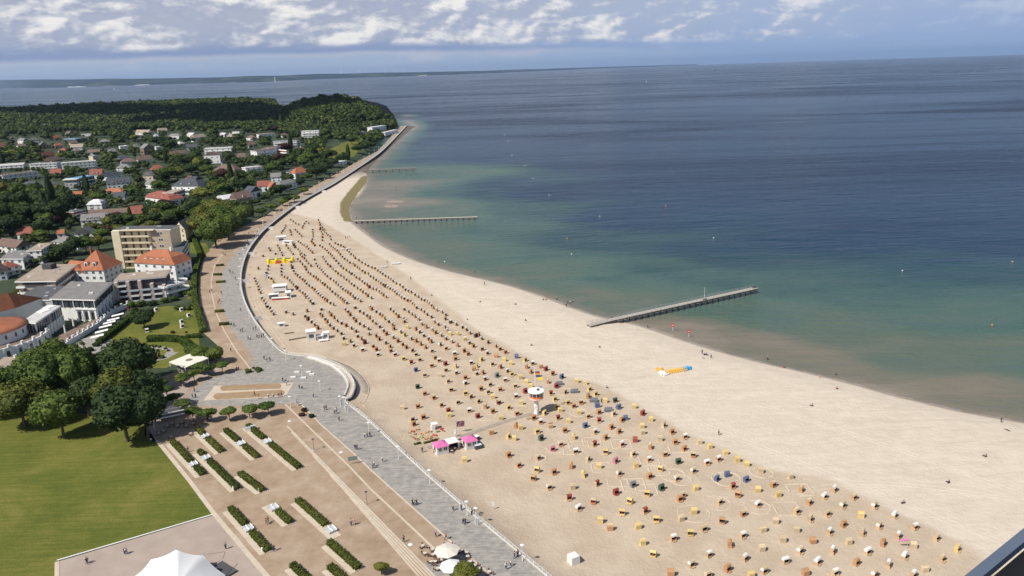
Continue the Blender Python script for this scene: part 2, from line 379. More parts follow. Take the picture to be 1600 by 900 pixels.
dep = np.minimum(dep, .05+dsh/62+np.clip((dsh-40)/100, 0, 1))
na2 = len(azs2); ii = (np.arange(len(r2)-1)[:, None]*na2+np.arange(na2-1)[None]).ravel(); sf = np.stack([ii, ii+na2, ii+na2+1, ii+1], 1)
m_sea, t = newmat('sea_water'); o = t.N('ShaderNodeTexCoord').outputs['Object']; b = t.N('ShaderNodeBsdfPrincipled')
big_ = t.noise(t.mapping(o, R(14), (.0030, .0085, 1)), 1, 6, .62, 1.6); mid_ = t.noise(t.mapping(o, R(-6), (.016, .05, 1)), 1, 5, .6, .6)
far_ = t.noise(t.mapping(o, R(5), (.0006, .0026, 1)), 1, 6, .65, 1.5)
dd_ = t.m('ADD', at_('depth'), t.m('MULTIPLY', t.m('SUBTRACT', mid_, .5), .20)); dd_ = t.m('ADD', dd_, t.m('MULTIPLY', t.m('SUBTRACT', big_, .5), .55))  # broad patches of wind and painted cloud shadow shift the water colour
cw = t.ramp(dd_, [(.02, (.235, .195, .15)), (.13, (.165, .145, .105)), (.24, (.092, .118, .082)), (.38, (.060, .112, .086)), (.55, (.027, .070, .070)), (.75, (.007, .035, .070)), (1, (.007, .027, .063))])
cw = t.mix(t.m('MULTIPLY', t.m('MULTIPLY', t.smooth(far_, .42, .66), t.smooth(at_('depth'), .45, .9)), .85), cw, (.003, .012, .034))  # dark offshore patches: wind streaks with cloud shadow put into the colour
t.put(b.inputs['Base Color'], cw)
rg = t.m('ADD', .16, t.m('MULTIPLY', t.smooth(far_, .35, .7), .16)); t.put(b.inputs['Roughness'], rg)
b.inputs['IOR'].default_value = 1.33; b.inputs['Specular IOR Level'].default_value = .24
wv1 = t.noise(t.mapping(o, R(35), (.45, 1.1, 1)), 1, 4, .6, .4); wv2 = t.noise(t.mapping(o, R(20), (.10, .26, 1)), 1, 4, .6, .5); wv3 = t.noise(t.mapping(o, R(12), (.02, .06, 1)), 1, 3, .6, .5)
hh = t.m('ADD', t.m('MULTIPLY', wv1, .75), t.m('ADD', t.m('MULTIPLY', wv2, 2.2), t.m('MULTIPLY', wv3, 4.5)))
calm = t.m('ADD', .35, t.m('MULTIPLY', t.smooth(at_('depth'), .1, .6), .65))
bp = t.N('ShaderNodeBump', i0=calm); bp.inputs[1].default_value = 1.0; t.put(bp.inputs['Height'], hh); t.put(b.inputs['Normal'], bp)
t.N('ShaderNodeOutputMaterial', i0=b)
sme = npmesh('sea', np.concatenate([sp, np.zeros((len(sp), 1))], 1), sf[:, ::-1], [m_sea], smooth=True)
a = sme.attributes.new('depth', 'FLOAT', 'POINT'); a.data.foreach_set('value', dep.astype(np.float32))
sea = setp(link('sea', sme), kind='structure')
# sand bar just breaking the surface, thin foam line along the shore
def sheet(name, px, z, m, kind='structure', sub=None):
    pts = [G(x, y, z) for x, y in px]; mb = MB(); bm = bmesh.new()
    f = bm.faces.new([bm.verts.new(p) for p in pts]); bmesh.ops.triangulate(bm, faces=[f])
    bmesh.ops.recalc_face_normals(bm, faces=bm.faces)
    if sum(q.normal.z for q in bm.faces) < 0: bmesh.ops.reverse_faces(bm, faces=bm.faces)
    me = bpy.data.meshes.new(name); bm.to_mesh(me); bm.free(); me.materials.append(m)
    return setp(link(name, me), kind=kind)
m_bar = mat('wet_sandbar', (.30, .24, .18), .6, .15, .2)
def blob_px(cx, cy, rx, ry, n=22, j=.15): return [(cx+rx*math.cos(2*PI*i/n)*(1+random.uniform(-j, j)), cy+ry*math.sin(2*PI*i/n)*(1+random.uniform(-j, j))) for i in range(n)]
sheet('sandbar', blob_px(611, 322, 11, 2.6), .03, m_bar); sheet('sandbar', blob_px(618, 315, 15, 2.0), .03, m_bar)
foam = mat('sea_foam', (.48, .46, .42), .8, .2)
fv = []; k0 = 60
fo = OU[k0:470]; nrm = (OU-IN)[k0:470]; nrm = nrm/np.linalg.norm(nrm, axis=1)[:, None]
wd = .08+.16*np.abs(np.sin(np.arange(len(fo))*.9))+RNG.random(len(fo))*.12
fv = np.concatenate([np.c_[fo+nrm*.25, np.full(len(fo), .035)], np.c_[fo+nrm*(.25+wd)[:, None], np.full(len(fo), .035)]]); n_ = len(fo)
ff = np.array([(i, i+1, n_+i+1, n_+i) for i in range(n_-1) if (i//5) % 3 != 1]); setp(link('foam_line', npmesh('foam_line', fv, ff, [foam])), kind='structure')

# ---- distant coast beyond the bay
coast = [(-60,128,140.5),(0,127,138.2),(60,126,137.6),(120,125.5,136),(180,124.2,134.4),(240,123.6,132.4),(300,122.2,130.6),(350,121,129.5),(400,118.8,128.2),(450,117.8,126),(500,116,123.6),(550,114.8,122),(600,113.4,120.2),
 (650,112.6,118.6),(700,111.6,117.0),(750,110.7,115),(785,109.4,113.5),(850,107.6,110.8),(900,106,108.6),(960,104.0,106.3),(1020,102.2,104.2),(1090,100.2,101.6)]
cx_ = np.linspace(-60, 1090, 400); tb = np.interp(cx_, [c_[0] for c_ in coast], [c_[1] for c_ in coast]); bb = np.interp(cx_, [c_[0] for c_ in coast], [c_[2] for c_ in coast])
rv = []; nrow = 7
nse = np.zeros(400)
for k in (7, 13, 29, 61): nse += np.interp(np.arange(400), np.linspace(0, 399, k), RNG.normal(0, 1, k))*.42*(7/k)**.35
for j in range(nrow):
    u = j/(nrow-1)
    for i in range(400):
        p = G(cx_[i], bb[i]); q = p[:2]; D = np.hypot(*q); top = H-(D*1.0)*((tb[i]+nse[i]*.45*min(1,(bb[i]-tb[i])/5))-(108.5+.0325*(800-cx_[i])))/F*1.0
        hgt = max(top, 14); prof = [0, .16, .30, .52, .78, 1.0, 1.0][j]; dd2 = [0, 120, 700, 1500, 2600, 3800, 5200][j]
        e = q/D*(D+dd2); zz = hgt*prof*(1+.10*math.sin(i*.7+j*2))
        if j >= 5: zz = H+(hgt-H)*(D+dd2)/D
        rv.append((e[0], e[1], max(zz, -2) if j else -2))
rv = np.array(rv); ii = (np.arange(nrow-1)[:, None]*400+np.arange(399)[None]).ravel(); rf = np.stack([ii, ii+1, ii+401, ii+400], 1)
m_hill, t = newmat('haze_tinted_hills'); o = t.N('ShaderNodeTexCoord').outputs['Object']; b = t.N('ShaderNodeBsdfPrincipled')
c = t.ramp(t.noise(t.mapping(o, 0, (.0007, .0007, .012)), 1, 6, .7), [(.35, (.012, .023, .028)), (.54, (.022, .038, .034)), (.62, (.08, .09, .05)), (.74, (.22, .19, .13))])  # dark stops tinted blue: haze of the air put into the colour
t.put(b.inputs['Base Color'], c); b.inputs['Roughness'].default_value = 1; b.inputs['Specular IOR Level'].default_value = 0; t.N('ShaderNodeOutputMaterial', i0=b)
setp(link('hills', npmesh('hills', rv, rf, [m_hill])), kind='structure')
# ================================================================ promenade, plaza, park surfaces
def surf(name, stops, sc=.3, rough=.9, streak=None, bump=.3, bsc=3.):
    m, t = newmat(name); o = t.N('ShaderNodeTexCoord').outputs['Object']; b = t.N('ShaderNodeBsdfPrincipled')
    n = t.noise(o, sc, 7, .65)
    if streak: n = t.m('ADD', t.m('MULTIPLY', n, .5), t.m('MULTIPLY', t.noise(t.mapping(o, *streak), 1, 5, .65), .5))
    t.put(b.inputs['Base Color'], t.ramp(n, stops)); b.inputs['Roughness'].default_value = rough; b.inputs['Specular IOR Level'].default_value = .25
    bp = t.N('ShaderNodeBump', i0=bump); bp.inputs[1].default_value = .05; t.put(bp.inputs['Height'], t.noise(o, bsc, 4)); t.put(b.inputs['Normal'], bp)
    t.N('ShaderNodeOutputMaterial', i0=b); return m
m_beige = surf('beige_gravel', [(.34, (.275, .195, .130)), (.46, (.325, .235, .160)), (.56, (.355, .265, .188)), (.68, (.41, .32, .235))], .16)
m_pave = surf('grey_stone_paving', [(.32, (.18, .175, .17)), (.45, (.25, .235, .215)), (.55, (.325, .30, .265)), (.68, (.43, .395, .345))], .6, streak=(R(-28), (.16, 1.6, 1)))
m_pink = surf('pinkish_gravel', [(.3, (.32, .255, .21)), (.7, (.40, .325, .275))], .15)
m_cream = surf('cream_stone', [(.3, (.46, .38, .29)), (.7, (.56, .48, .38))], .5)
m_bed = surf('brown_gravel_bed', [(.3, (.27, .18, .105)), (.7, (.35, .245, .15))], .5)
m_asph = surf('asphalt', [(.3, (.10, .10, .10)), (.7, (.15, .148, .145))], .5)
def lawnmat(name, k):
    m, t = newmat(name); o = t.N('ShaderNodeTexCoord').outputs['Object']; b = t.N('ShaderNodeBsdfPrincipled')
    n = t.noise(o, .045, 7, .7, .6); st = t.noise(t.mapping(o, R(-38), (.05, .9, 1)), 1, 6, .7); n2 = t.noise(o, 2.2, 5, .75)
    v = t.m('ADD', t.m('MULTIPLY', n, .42), t.m('ADD', t.m('MULTIPLY', st, .30), t.m('MULTIPLY', n2, .28)))
    t.put(b.inputs['Base Color'], t.ramp(v, [(.36, (.050*k, .068*k, .014*k)), (.44, (.076*k, .092*k, .016*k)), (.51, (.105*k, .114*k, .020*k)), (.57, (.142*k, .134*k, .032*k)), (.65, (.20*k, .155*k, .062*k))]))
    b.inputs['Roughness'].default_value = .95; b.inputs['Specular IOR Level'].default_value = .15
    bp = t.N('ShaderNodeBump', i0=.7); bp.inputs[1].default_value = .15; t.put(bp.inputs['Height'], t.m('ADD', t.noise(o, 3, 5, .7), st)); t.put(b.inputs['Normal'], bp)
    t.N('ShaderNodeOutputMaterial', i0=b); return m
m_lawn = lawnmat('park_grass', 1.14); m_lawn2 = lawnmat('garden_grass', 1.15)
Wpx = [tuple(P((*IN[i], 3.0))) for i in range(0, 521, 2)]
prom_in = [(846,982),(757,890),(719,858),(695,838),(640,789),(600,752.6),(580,735),(554,710),(503,665),(469,630),(446,631),(400,634),(312,634),(300,631),(293,620),(302,608),(325,593),(361,581),(392,577),
 (394,556),(388,547),(369,524),(356,504),(346,477),(344,440),(350,420),(366,397),(390,374),(415,352),(450,325),(490,298),(530,275),(560,258),(590,237),(615,212),(633,196)]
sheet('plaza_ground', Wpx+[(1050,1068),(420,1100),(418,900),(335,803),(297,751),(244,688),(225,660),(225,600),(262,585),(345,560),(340,540),(318,520),(310,470),(310,440),(314,415),(325,392),(340,375),(385,352),(415,337),(440,320),(470,302),(505,283),(545,260),(590,236),(626,197)], 2.975, m_beige)
sheet('promenade', Wpx+prom_in, 3.0, m_pave)
lawn = sheet('lawn', [(-90,640),(20,620),(120,645),(225,660),(243,688),(333,803),(89,876),(86,985),(-150,985)], 3.0, m_lawn)
sheet('paved_court', [(92,877),(334,805),(420,905),(470,985),(90,985)], 2.995, m_pink)
sheet('garden_lawn', [(165,548),(158,540),(210,487),(262,478),(318,480),(310,520),(313,548),(260,575),(190,575)], 3.0, m_lawn2)
sheet('park_lawn', [(508,236),(540,222),(562,220),(570,228),(553,245),(530,250),(516,246)], 3.15, m_lawn)
sheet('garden_lawn', [(297,396),(297,378),(322,380),(328,392),(320,398)], 3.0, m_lawn2); sheet('garden_lawn', [(298,440),(310,430),(312,445),(305,462),(292,470)], 3.0, m_lawn2)
sheet('path', [(222,543),(255,541),(270,545),(272,550),(280,550),(262,560),(240,565),(255,556),(262,549),(250,545),(225,547)], 3.03, m_pave)
sheet('path', [(78,560),(108,535),(160,520),(175,530),(165,545),(130,560),(100,575)], 3.03, m_pave)
sheet('path', [(225,620),(262,596),(300,590),(345,566),(352,575),(300,600),(285,622),(285,650),(240,690),(226,680)], 3.0, m_pink)
def kerb(name, pts, wdt, z, h, m, kind='structure'):
    p = np.array([G(x, y, z)[:2] for x, y in pts]); mb = MB(); tg = np.gradient(p, axis=0) if len(p) > 2 else np.array([p[1]-p[0]]*2)
    if len(p) > 2: u = np.diff(p, axis=0); u /= np.linalg.norm(u, axis=1)[:, None]; tg = np.vstack([u[:1], u[:-1]+u[1:], u[-1:]])
    tg /= np.linalg.norm(tg, axis=1)[:, None]; nv = np.stack([-tg[:, 1], tg[:, 0]], 1)*wdt/2
    mb.prism([tuple(q) for q in np.vstack([p+nv, (p-nv)[::-1]])], z, z+h)
    return setp(mb.build(name, m), kind=kind)
kerb('path_border', [(245,688),(296,751),(334,802),(360,833),(417,900),(480,975)], 1.15, 2.96, .09, m_cream)
kerb('kerb', [(89,876),(333,804)], .34, 2.96, .14, white); kerb('path_border', [(89,878),(88,985)], .9, 2.96, .09, m_cream)
kerb('path_border', [(446,632),(546,729),(580,765),(640,821),(679,858),(720,900)], .55, 2.95, .065, m_cream)
kerb('path_border', [(469,630),(503,665),(554,710),(580,735),(640,789),(695,838),(719,858),(757,890),(846,982)], .45, 2.95, .085, m_cream)
kerb('path_border', [(392,577),(372,552),(352,520),(338,490),(331,460),(330,440),(335,415),(350,395)], .5, 2.95, .065, m_cream)
# long shallow steps that widen towards the viewer
for k, (a, b2) in enumerate([((449,666),(700,922)), ((456,676),(694,922)), ((489,712),(687,922)), ((516,742),(680,922)), ((548,778),(673,922))]):
    kerb('steps', [a, b2], .42, 2.94+.004*k, .16-.015*k, m_cream)
sheet('gravel_border', [(335.6,602.7),(458.9,598),(446,620),(317.6,626)], 3.02, m_cream)
def oval(x0, y0, x1, y1, hw, n=10):
    out = []
    for s_, (cx2, cy2) in ((1, (x1, y1)), (-1, (x0, y0))):
        for i in range(n+1):
            a = -PI/2+PI*i/n; out.append((cx2+s_*hw*1.4*math.cos(a), cy2+s_*hw*math.sin(a)))
    return out
sheet('gravel_bed', oval(350, 606.5, 434, 603, 4.2), 3.04, m_bed); sheet('gravel_bed', oval(340, 619.5, 438, 613.5, 4.8), 3.04, m_bed)
for x, y in [(358,430),(352,445)]: pass

# ---- sea wall
def off(s0, s1, n, d0):
    s = np.linspace(s0, s1, n); a = INN(s); b2 = INN(s+.03)-INN(s-.03); b2 = b2/np.linalg.norm(b2, axis=1)[:, None]; return a+np.stack([-b2[:, 1], b2[:, 0]], 1)*d0*SEAW
tmp = INN(np.array([12.0]))[0]; SEAW = 1.0
_a = off(12, 12.01, 2, 5)[0]; SEAW = 1.0 if np.linalg.norm(_a-OUT(np.array([12.]))[0]) < np.linalg.norm(tmp-OUT(np.array([12.]))[0]) else -1.0
def strip(name, mats, parent, lines, mi=None, smooth=False):
    """lines: list of (N,3) arrays -> quad strip"""
    n = len(lines[0]); v = np.concatenate(lines); k = len(lines); ii = (np.arange(k-1)[:, None]*n+np.arange(n-1)[None]).ravel()
    f = np.stack([ii, ii+1, ii+n+1, ii+n], 1); m2 = None if mi is None else np.repeat(mi, n-1)
    return link(name, npmesh(name, v, f, mats, m2, smooth), parent)
def z3(p, z): return np.c_[p, np.full(len(p), z)]
m_wall = surf('stained_sea_wall', [(.3, (.045, .036, .03)), (.6, (.085, .066, .055)), (.75, (.13, .11, .09))], .8, streak=(0, (1.5, 1.5, .2)))
wall = empty('sea_wall', (0, 0, 0)); setp(wall, 'dark curved sea wall with pale coping between the sand and the promenade', 'sea wall')
NW = 420
strip('wall_face', [m_wall], wall, [z3(off(0, 20.3, NW, .38), 3.0), z3(off(0, 20.3, NW, .55), .3)])
strip('coping', [concrete], wall, [z3(off(0, 20.3, NW, -.35), 2.9), z3(off(0, 20.3, NW, -.35), 3.16), z3(off(0, 20.3, NW, .5), 3.16), z3(off(0, 20.3, NW, .5), 2.9)])
kb = empty('promenade_edge_wall', (0, 0, 0)); setp(kb, 'low pale edge wall along the straight promenade beside the sand', 'low wall')
strip('wall_face', [concrete], kb, [z3(off(20.3, 26, 120, -.25), 2.9), z3(off(20.3, 26, 120, -.25), 3.12), z3(off(20.3, 26, 120, .3), 3.12), z3(off(20.3, 26, 120, .3), 1.6)])
bw = empty('bastion_walkway', (0, 0, 0)); setp(bw, 'pale curved walkway at sand level below the round bastion', 'walkway')
strip('deck', [m_cream], bw, [z3(off(17.0, 20.6, 60, .5), 1.36), z3(off(17.0, 20.6, 60, 4.9), 1.36), z3(off(17.0, 20.6, 60, 5.0), 1.0)])
strip('edge', [m_cream], bw, [z3(off(17.0, 20.6, 60, 4.9), 1.3), z3(off(17.0, 20.6, 60, 4.9), 1.48), z3(off(17.0, 20.6, 60, 5.15), 1.48), z3(off(17.0, 20.6, 60, 5.15), 1.0)])
for s_ in (9.6, 11.5, 13.9, 7.6, 6.0, 4.6):                     # stairs down to the sand
    a = off(s_, s_+.01, 2, .5)[0]; b2 = off(s_, s_+.01, 2, 4.2)[0]; e = empty('beach_stairs', (*a, 0)); an = math.atan2(*(b2-a)[::-1]); e.rotation_euler = (0, 0, an)
    mb = MB()
    for k in range(7): mb.box((.3+k*.5, 0, .6), (.5, 2.6, 2.35-k*.3))
    mb.build('steps', concrete, e); MB().box((1.8, 1.4, .6), (3.8, .15, 2.2)).build('side_wall', whitewall, e); MB().box((1.8, -1.4, .6), (3.8, .15, 2.2)).build('side_wall', whitewall, e); e['_px'] = list(P((*a, 3)))
    
STAIRS = [o_ for o_ in COL.objects if o_.name.startswith('beach_stairs')]
# curved seat round the bastion
bn = empty('curved_bench', (0, 0, 0)); setp(bn, 'long white curved bench round the inside of the bastion', 'bench')
sheet_ring = strip('deck', [m_cream], bn, [z3(off(16.7, 20.2, 60, -2.15), 3.02), z3(off(16.7, 20.2, 60, -.4), 3.02)])
strip('seat', [concrete], bn, [z3(off(16.8, 20.1, 60, -2.7), 3.0), z3(off(16.8, 20.1, 60, -2.7), 3.45), z3(off(16.8, 20.1, 60, -2.3), 3.45), z3(off(16.8, 20.1, 60, -2.3), 3.0)])
strip('backrest', [white], bn, [z3(off(16.8, 20.1, 60, -2.3), 3.4), z3(off(16.8, 20.1, 60, -2.25), 3.7), z3(off(16.8, 20.1, 60, -2.15), 3.7), z3(off(16.8, 20.1, 60, -2.2), 3.4)])
# ---- white railings
def railing(s0, s1, step, label, far=False, d0=-.1):
    s = np.linspace(s0, s1, 1500); p = off(s0, s1, 1500, d0); L = np.r_[0, np.cumsum(np.linalg.norm(np.diff(p, axis=0), axis=1))]
    n = max(2, int(L[-1]/step)); q = np.stack([np.interp(np.linspace(0, L[-1], n+1), L, p[:, k]) for k in (0, 1)], 1)
    e = empty('promenade_railing', (*q[0], 3.1)); setp(e, label, 'railing'); o0 = Vector((*q[0], 3.1)); r_s = .055 if far else .04
    for nm, hh in (('top_rail', 1.05), ('middle_rail', .65), ('lower_rail', .3)):
        if far and nm != 'top_rail': continue
        MB().path([Vector((*a, 3.1+hh))-o0 for a in q], r_s if nm == 'top_rail' else .028, 5).build(nm, white, e)
    pm = MB().box((0, 0, 0), (.09, .09, 1.05)).mesh('post', [white])
    if n < 100:
        for a in q: link('post', pm, e, Vector((*a, 3.1))-o0)
    else:
        mb = MB()
        for a in q: mb.box(Vector((*a, 3.1))-o0, (.11, .11, 1.05))
        setp(mb.build('post', white, e), kind='stuff')
    return e
railing(20.5, 23.0, 1.9, 'white metal railing along the promenade from the round bastion past the two pink kiosks')
railing(23.02, 25.2, 1.6, 'white metal railing along the promenade by the cafe parasols, lower edge of the photo')
railing(16.2, 20.3, 1.7, 'white metal railing on top of the round bastion wall')
railing(16.8, 19.9, 1.5, 'inner white metal railing behind the curved bench on the bastion', d0=-2.0)
railing(10.0, 16.1, 1.9, 'white metal railing on the curved sea wall beside the dense chair rows', far=True)
railing(0.1, 9.95, 3.0, 'long white railing on the sea wall running away to the wooded headland', far=True)
# ================================================================ vegetation
def foliage(name, cols, sc=.6):
    m, t = newmat(name); g = t.N('ShaderNodeNewGeometry'); oi = t.N('ShaderNodeObjectInfo'); b = t.N('ShaderNodeBsdfPrincipled')
    n = t.noise(g.outputs['Position'], sc, 4, .6); big = t.noise(g.outputs['Position'], .06, 2, .5)
    v = t.m('ADD', t.m('MULTIPLY', n, .40), t.m('ADD', t.m('MULTIPLY', g.outputs['Random Per Island'], .22), t.m('ADD', t.m('MULTIPLY', big, .22), t.m('MULTIPLY', oi.outputs['Random'], .18))))
    k = len(cols); c = t.ramp(v, [(.30+.42*i/(k-1), cc_) for i, cc_ in enumerate(cols)])
    t.put(b.inputs['Base Color'], c); b.inputs['Roughness'].default_value = .75; b.inputs['Specular IOR Level'].default_value = .18
    tr = t.N('ShaderNodeBsdfTranslucent'); t.put(tr.inputs[0], c); mx = t.N('ShaderNodeMixShader', i0=.12, i1=b.outputs[0], i2=tr.outputs[0])
    t.N('ShaderNodeOutputMaterial', i0=mx); return m
FOL = dict(green=foliage('green_leaves', [(.026, .048, .010), (.052, .088, .016), (.090, .128, .024), (.145, .178, .036)]),
 dark=foliage('dark_leaves', [(.014, .028, .010), (.026, .048, .014), (.042, .068, .020), (.065, .09, .028)]),
 olive=foliage('olive_leaves', [(.045, .060, .012), (.090, .105, .018), (.14, .145, .028), (.21, .195, .045)]),
 copper=foliage('copper_leaves', [(.022, .012, .012), (.045, .022, .018), (.07, .035, .025), (.10, .055, .03)]),
 light=foliage('light_leaves', [(.075, .105, .015), (.13, .16, .025), (.19, .205, .035), (.25, .24, .045)]),
 wood=foliage('wood_canopy', [(.007, .016, .006), (.013, .027, .009), (.022, .040, .012), (.036, .058, .016), (.062, .088, .022), (.12, .145, .035)], .03),
 hedge=foliage('hedge_leaves', [(.035, .052, .010), (.062, .085, .016), (.10, .118, .022), (.16, .158, .036)], 1.6))
bark = mat('bark', (.11, .085, .06), .95, .3, 2)
def ico(sub):
    bm = bmesh.new(); bmesh.ops.create_icosphere(bm, subdivisions=sub, radius=1); bm.verts.ensure_lookup_table()
    v = np.array([x.co[:] for x in bm.verts]); f = np.array([[q.index for q in x.verts] for x in bm.faces]); bm.free(); return v, f
ICO = {k: ico(k) for k in (1, 2, 3)}
def crown(seed, lobes, sub, leaves, lsize, flat=.8, core=.86, shape='round'):
    """triangles of one crown of unit radius: lumpy core lobes + leaf clumps scattered through the shell"""
    g = np.random.default_rng(seed); V = []; Fc = []; off_ = 0; cen = []
    for k in range(lobes):
        if k == 0: c = np.zeros(3); r = .62
        else:
            d_ = g.normal(size=3); d_ /= np.linalg.norm(d_); d_[2] = abs(d_[2])*.9-.25; c = d_*g.uniform(.38, .62); r = g.uniform(.28, .45)
        cen.append((c, r)); v, f = ICO[sub]; v = v*(r*core)*(1+g.normal(0, .09, (len(v), 1)))+c; V.append(v); Fc.append(f+off_); off_ += len(v)
    if leaves:
        w_ = np.array([r*r for _, r in cen]); w_ /= w_.sum(); ch = g.choice(len(cen), leaves, p=w_)
        C = np.array([c for c, _ in cen])[ch]; Rr = np.array([r for _, r in cen])[ch][:, None]
        d_ = g.normal(size=(leaves, 3)); d_ /= np.linalg.norm(d_, axis=1)[:, None]
        p = C+d_*Rr*g.uniform(.82, 1.13, (leaves, 1))
        nn = d_+g.normal(0, .55, (leaves, 3)); nn /= np.linalg.norm(nn, axis=1)[:, None]
        a = np.cross(nn, g.normal(size=(leaves, 3))); a /= np.linalg.norm(a, axis=1)[:, None]; b_ = np.cross(nn, a); s_ = lsize*g.uniform(.55, 1.35, (leaves, 1))
        q0 = p+a*s_; q1 = p+b_*s_*.8; q2 = p-a*s_; q3 = p-b_*s_*.8
        v = np.stack([q0, q1, q2, q3], 1).reshape(-1, 3); i = np.arange(leaves)*4
        f = np.concatenate([np.stack([i, i+1, i+2], 1), np.stack([i, i+2, i+3], 1)])+off_; V.append(v); Fc.append(f)
    V = np.concatenate(V); Fc = np.concatenate(Fc); V[:, 2] *= flat
    if shape == 'cone': k_ = 1-.62*np.clip((V[:, 2]/flat+.7)/1.7, 0, 1); V[:, :2] *= k_[:, None]; V[:, 2] *= 1.5
    return V, Fc
def crown_me(name, *a, **k):
    v, f = crown(*a, **k); return npmesh(name, v, f, [FOL['green']])
BIG = [crown_me('crown', 100+i, 15, 3, 5200, .052, .86) for i in range(4)]
MIDC = [crown_me('crown', 200+i, 9, 2, 1300, .085, .8) for i in range(6)]
SML = [crown_me('crown', 300+i, 6, 2, 420, .13, .75) for i in range(5)]
CON = [crown_me('crown', 400+i, 8, 2, 900, .09, 1.15, shape='cone') for i in range(2)]
tb_ = MB().tube((0, 0, 0), (.03, .02, .55), .09, 8, .06).tube((.03, .02, .5), (.3, .1, .95), .045, 6, .02).tube((.03, .02, .5), (-.28, -.12, 1), .045, 6, .02).tube((.03, .02, .5), (.02, .3, 1), .04, 6, .02).tube((.03, .02, .5), (.0, -.05, 1.1), .05, 6, .02)
TRUNK = tb_.mesh('trunk', [bark])
REG = []          # (object, description, category, kind of landmark, px, py)
def reg(o, desc, cat, dom, px, py, grp=None):
    o['label'] = desc; o['category'] = cat
    if grp: o['group'] = grp
    REG.append((o, desc, dom, px, py)); return o
TD = dict(green='broad green leafy tree', dark='dark green tree', olive='olive green leafy tree', copper='copper leaved tree', light='yellow-green tree')
def tree(p, rad, hgt, kind, meshes, px, py, name='leafy_tree', desc=None, trunk=.35, grp='trees among the houses', dom='town'):
    """p base point; rad crown radius; hgt total height"""
    e = empty(name, p, random.uniform(0, 6.28)); th = hgt*trunk
    link('trunk', TRUNK, e, (0, 0, -.2), 0, (hgt*.42 if False else rad*.55+.6, rad*.55+.6, (hgt-rad*.6)*.95))
    ch = (hgt-th)/2; me = random.choice(meshes); fl = {id(x): .8 for x in meshes}
    o = link('crown', me, e, (0, 0, th+ch), random.uniform(0, 6.28), (rad*random.uniform(.92, 1.1), rad*random.uniform(.92, 1.1), ch/.78), [FOL[kind]])
    return reg(e, desc or TD[kind], 'tree', dom, px, py, grp)
# ---- big park trees: (photo x of trunk, photo y of the foot, crown radius m, height m, kind)
for x, y, r, h, k in [(100,684,7.6,15,'green'),(40,668,8.5,15,'olive'),(-15,650,9,15,'green'),(75,640,9.5,19,'green'),(125,628,8.5,19,'green'),(160,620,4.0,8,'green'),(62,615,7.5,16,'green'),(95,600,7.5,17,'green'),
   (200,690,9.3,17,'dark'),(232,684,7.5,15,'dark'),(195,655,8.3,17,'olive'),(222,650,7.5,15,'dark'),(203,610,9.8,18,'dark'),(175,640,5.5,12,'olive'),(12,640,8,14,'green'),(140,650,6,13,'dark')]:
    tree(at(x, y), r*1.16, h*1.18, k, BIG, x, y-20, grp='tall trees beside the lawn', dom='park', trunk=.13, desc='tall '+TD[k])
for x, y, r, h, k in [(338,388,13,22,'green'),(358,374,13,21,'green'),(322,372,12.5,20,'olive'),(346,362,13,21,'green'),(352,348,13,19,'olive'),(376,352,11,17,'green'),(335,345,13,19,'olive'),(318,352,11,17,'olive'),(366,340,10,16,'green')]:
    tree(at(x, y), r, h, k, BIG, x, y-25, grp='big trees on the promenade edge', dom='town', trunk=.10, desc='huge round '+TD[k].replace('broad ', ''))
for x, y, r, h, k in [(226,514,6.2,9.5,'dark'),(318,566,4.6,7.5,'green'),(338,568,4.6,7.5,'green'),(302,560,3.4,6,'green')]:
    tree(at(x, y), r, h, k, BIG[:2], x, y-12, grp='trees in the hotel garden', dom='park', trunk=.16, desc='dense '+TD[k].replace('broad ', ''))
# pollarded plane trees round the plaza
for x, y in [(254,611),(284,604),(304,596),(326,588),(348,583),(302,657),(326,660),(359,657),(391,654),(420,648),(262,622),(272,635),(286,645),(155,618),(313,585)]:
    e = tree(at(x, y), 2.75, 4.3, 'green', MIDC, x, y-8, name='plane_tree', desc='small flat-topped plane tree', grp='clipped plane trees round the plaza', dom='park', trunk=.45)
    for ch in e.children:
        if ch.name.startswith('crown'): ch.scale = (3.5, 3.5, 2.0); ch.location.z = 3.5
        else: ch.scale = (1.7, 1.7, 3.0)
for x, y, r, h, k in [(596,898,2.0,3.2,'olive'),(728,915,3.6,5.2,'olive'),(778,925,2.2,3.5,'olive'),(640,925,1.8,3,'olive')]:
    tree(at(x, y), r, h, k, BIG[:2], x, y-8, name='small_tree', desc='small '+TD[k], grp='small trees by the cafe', dom='park')
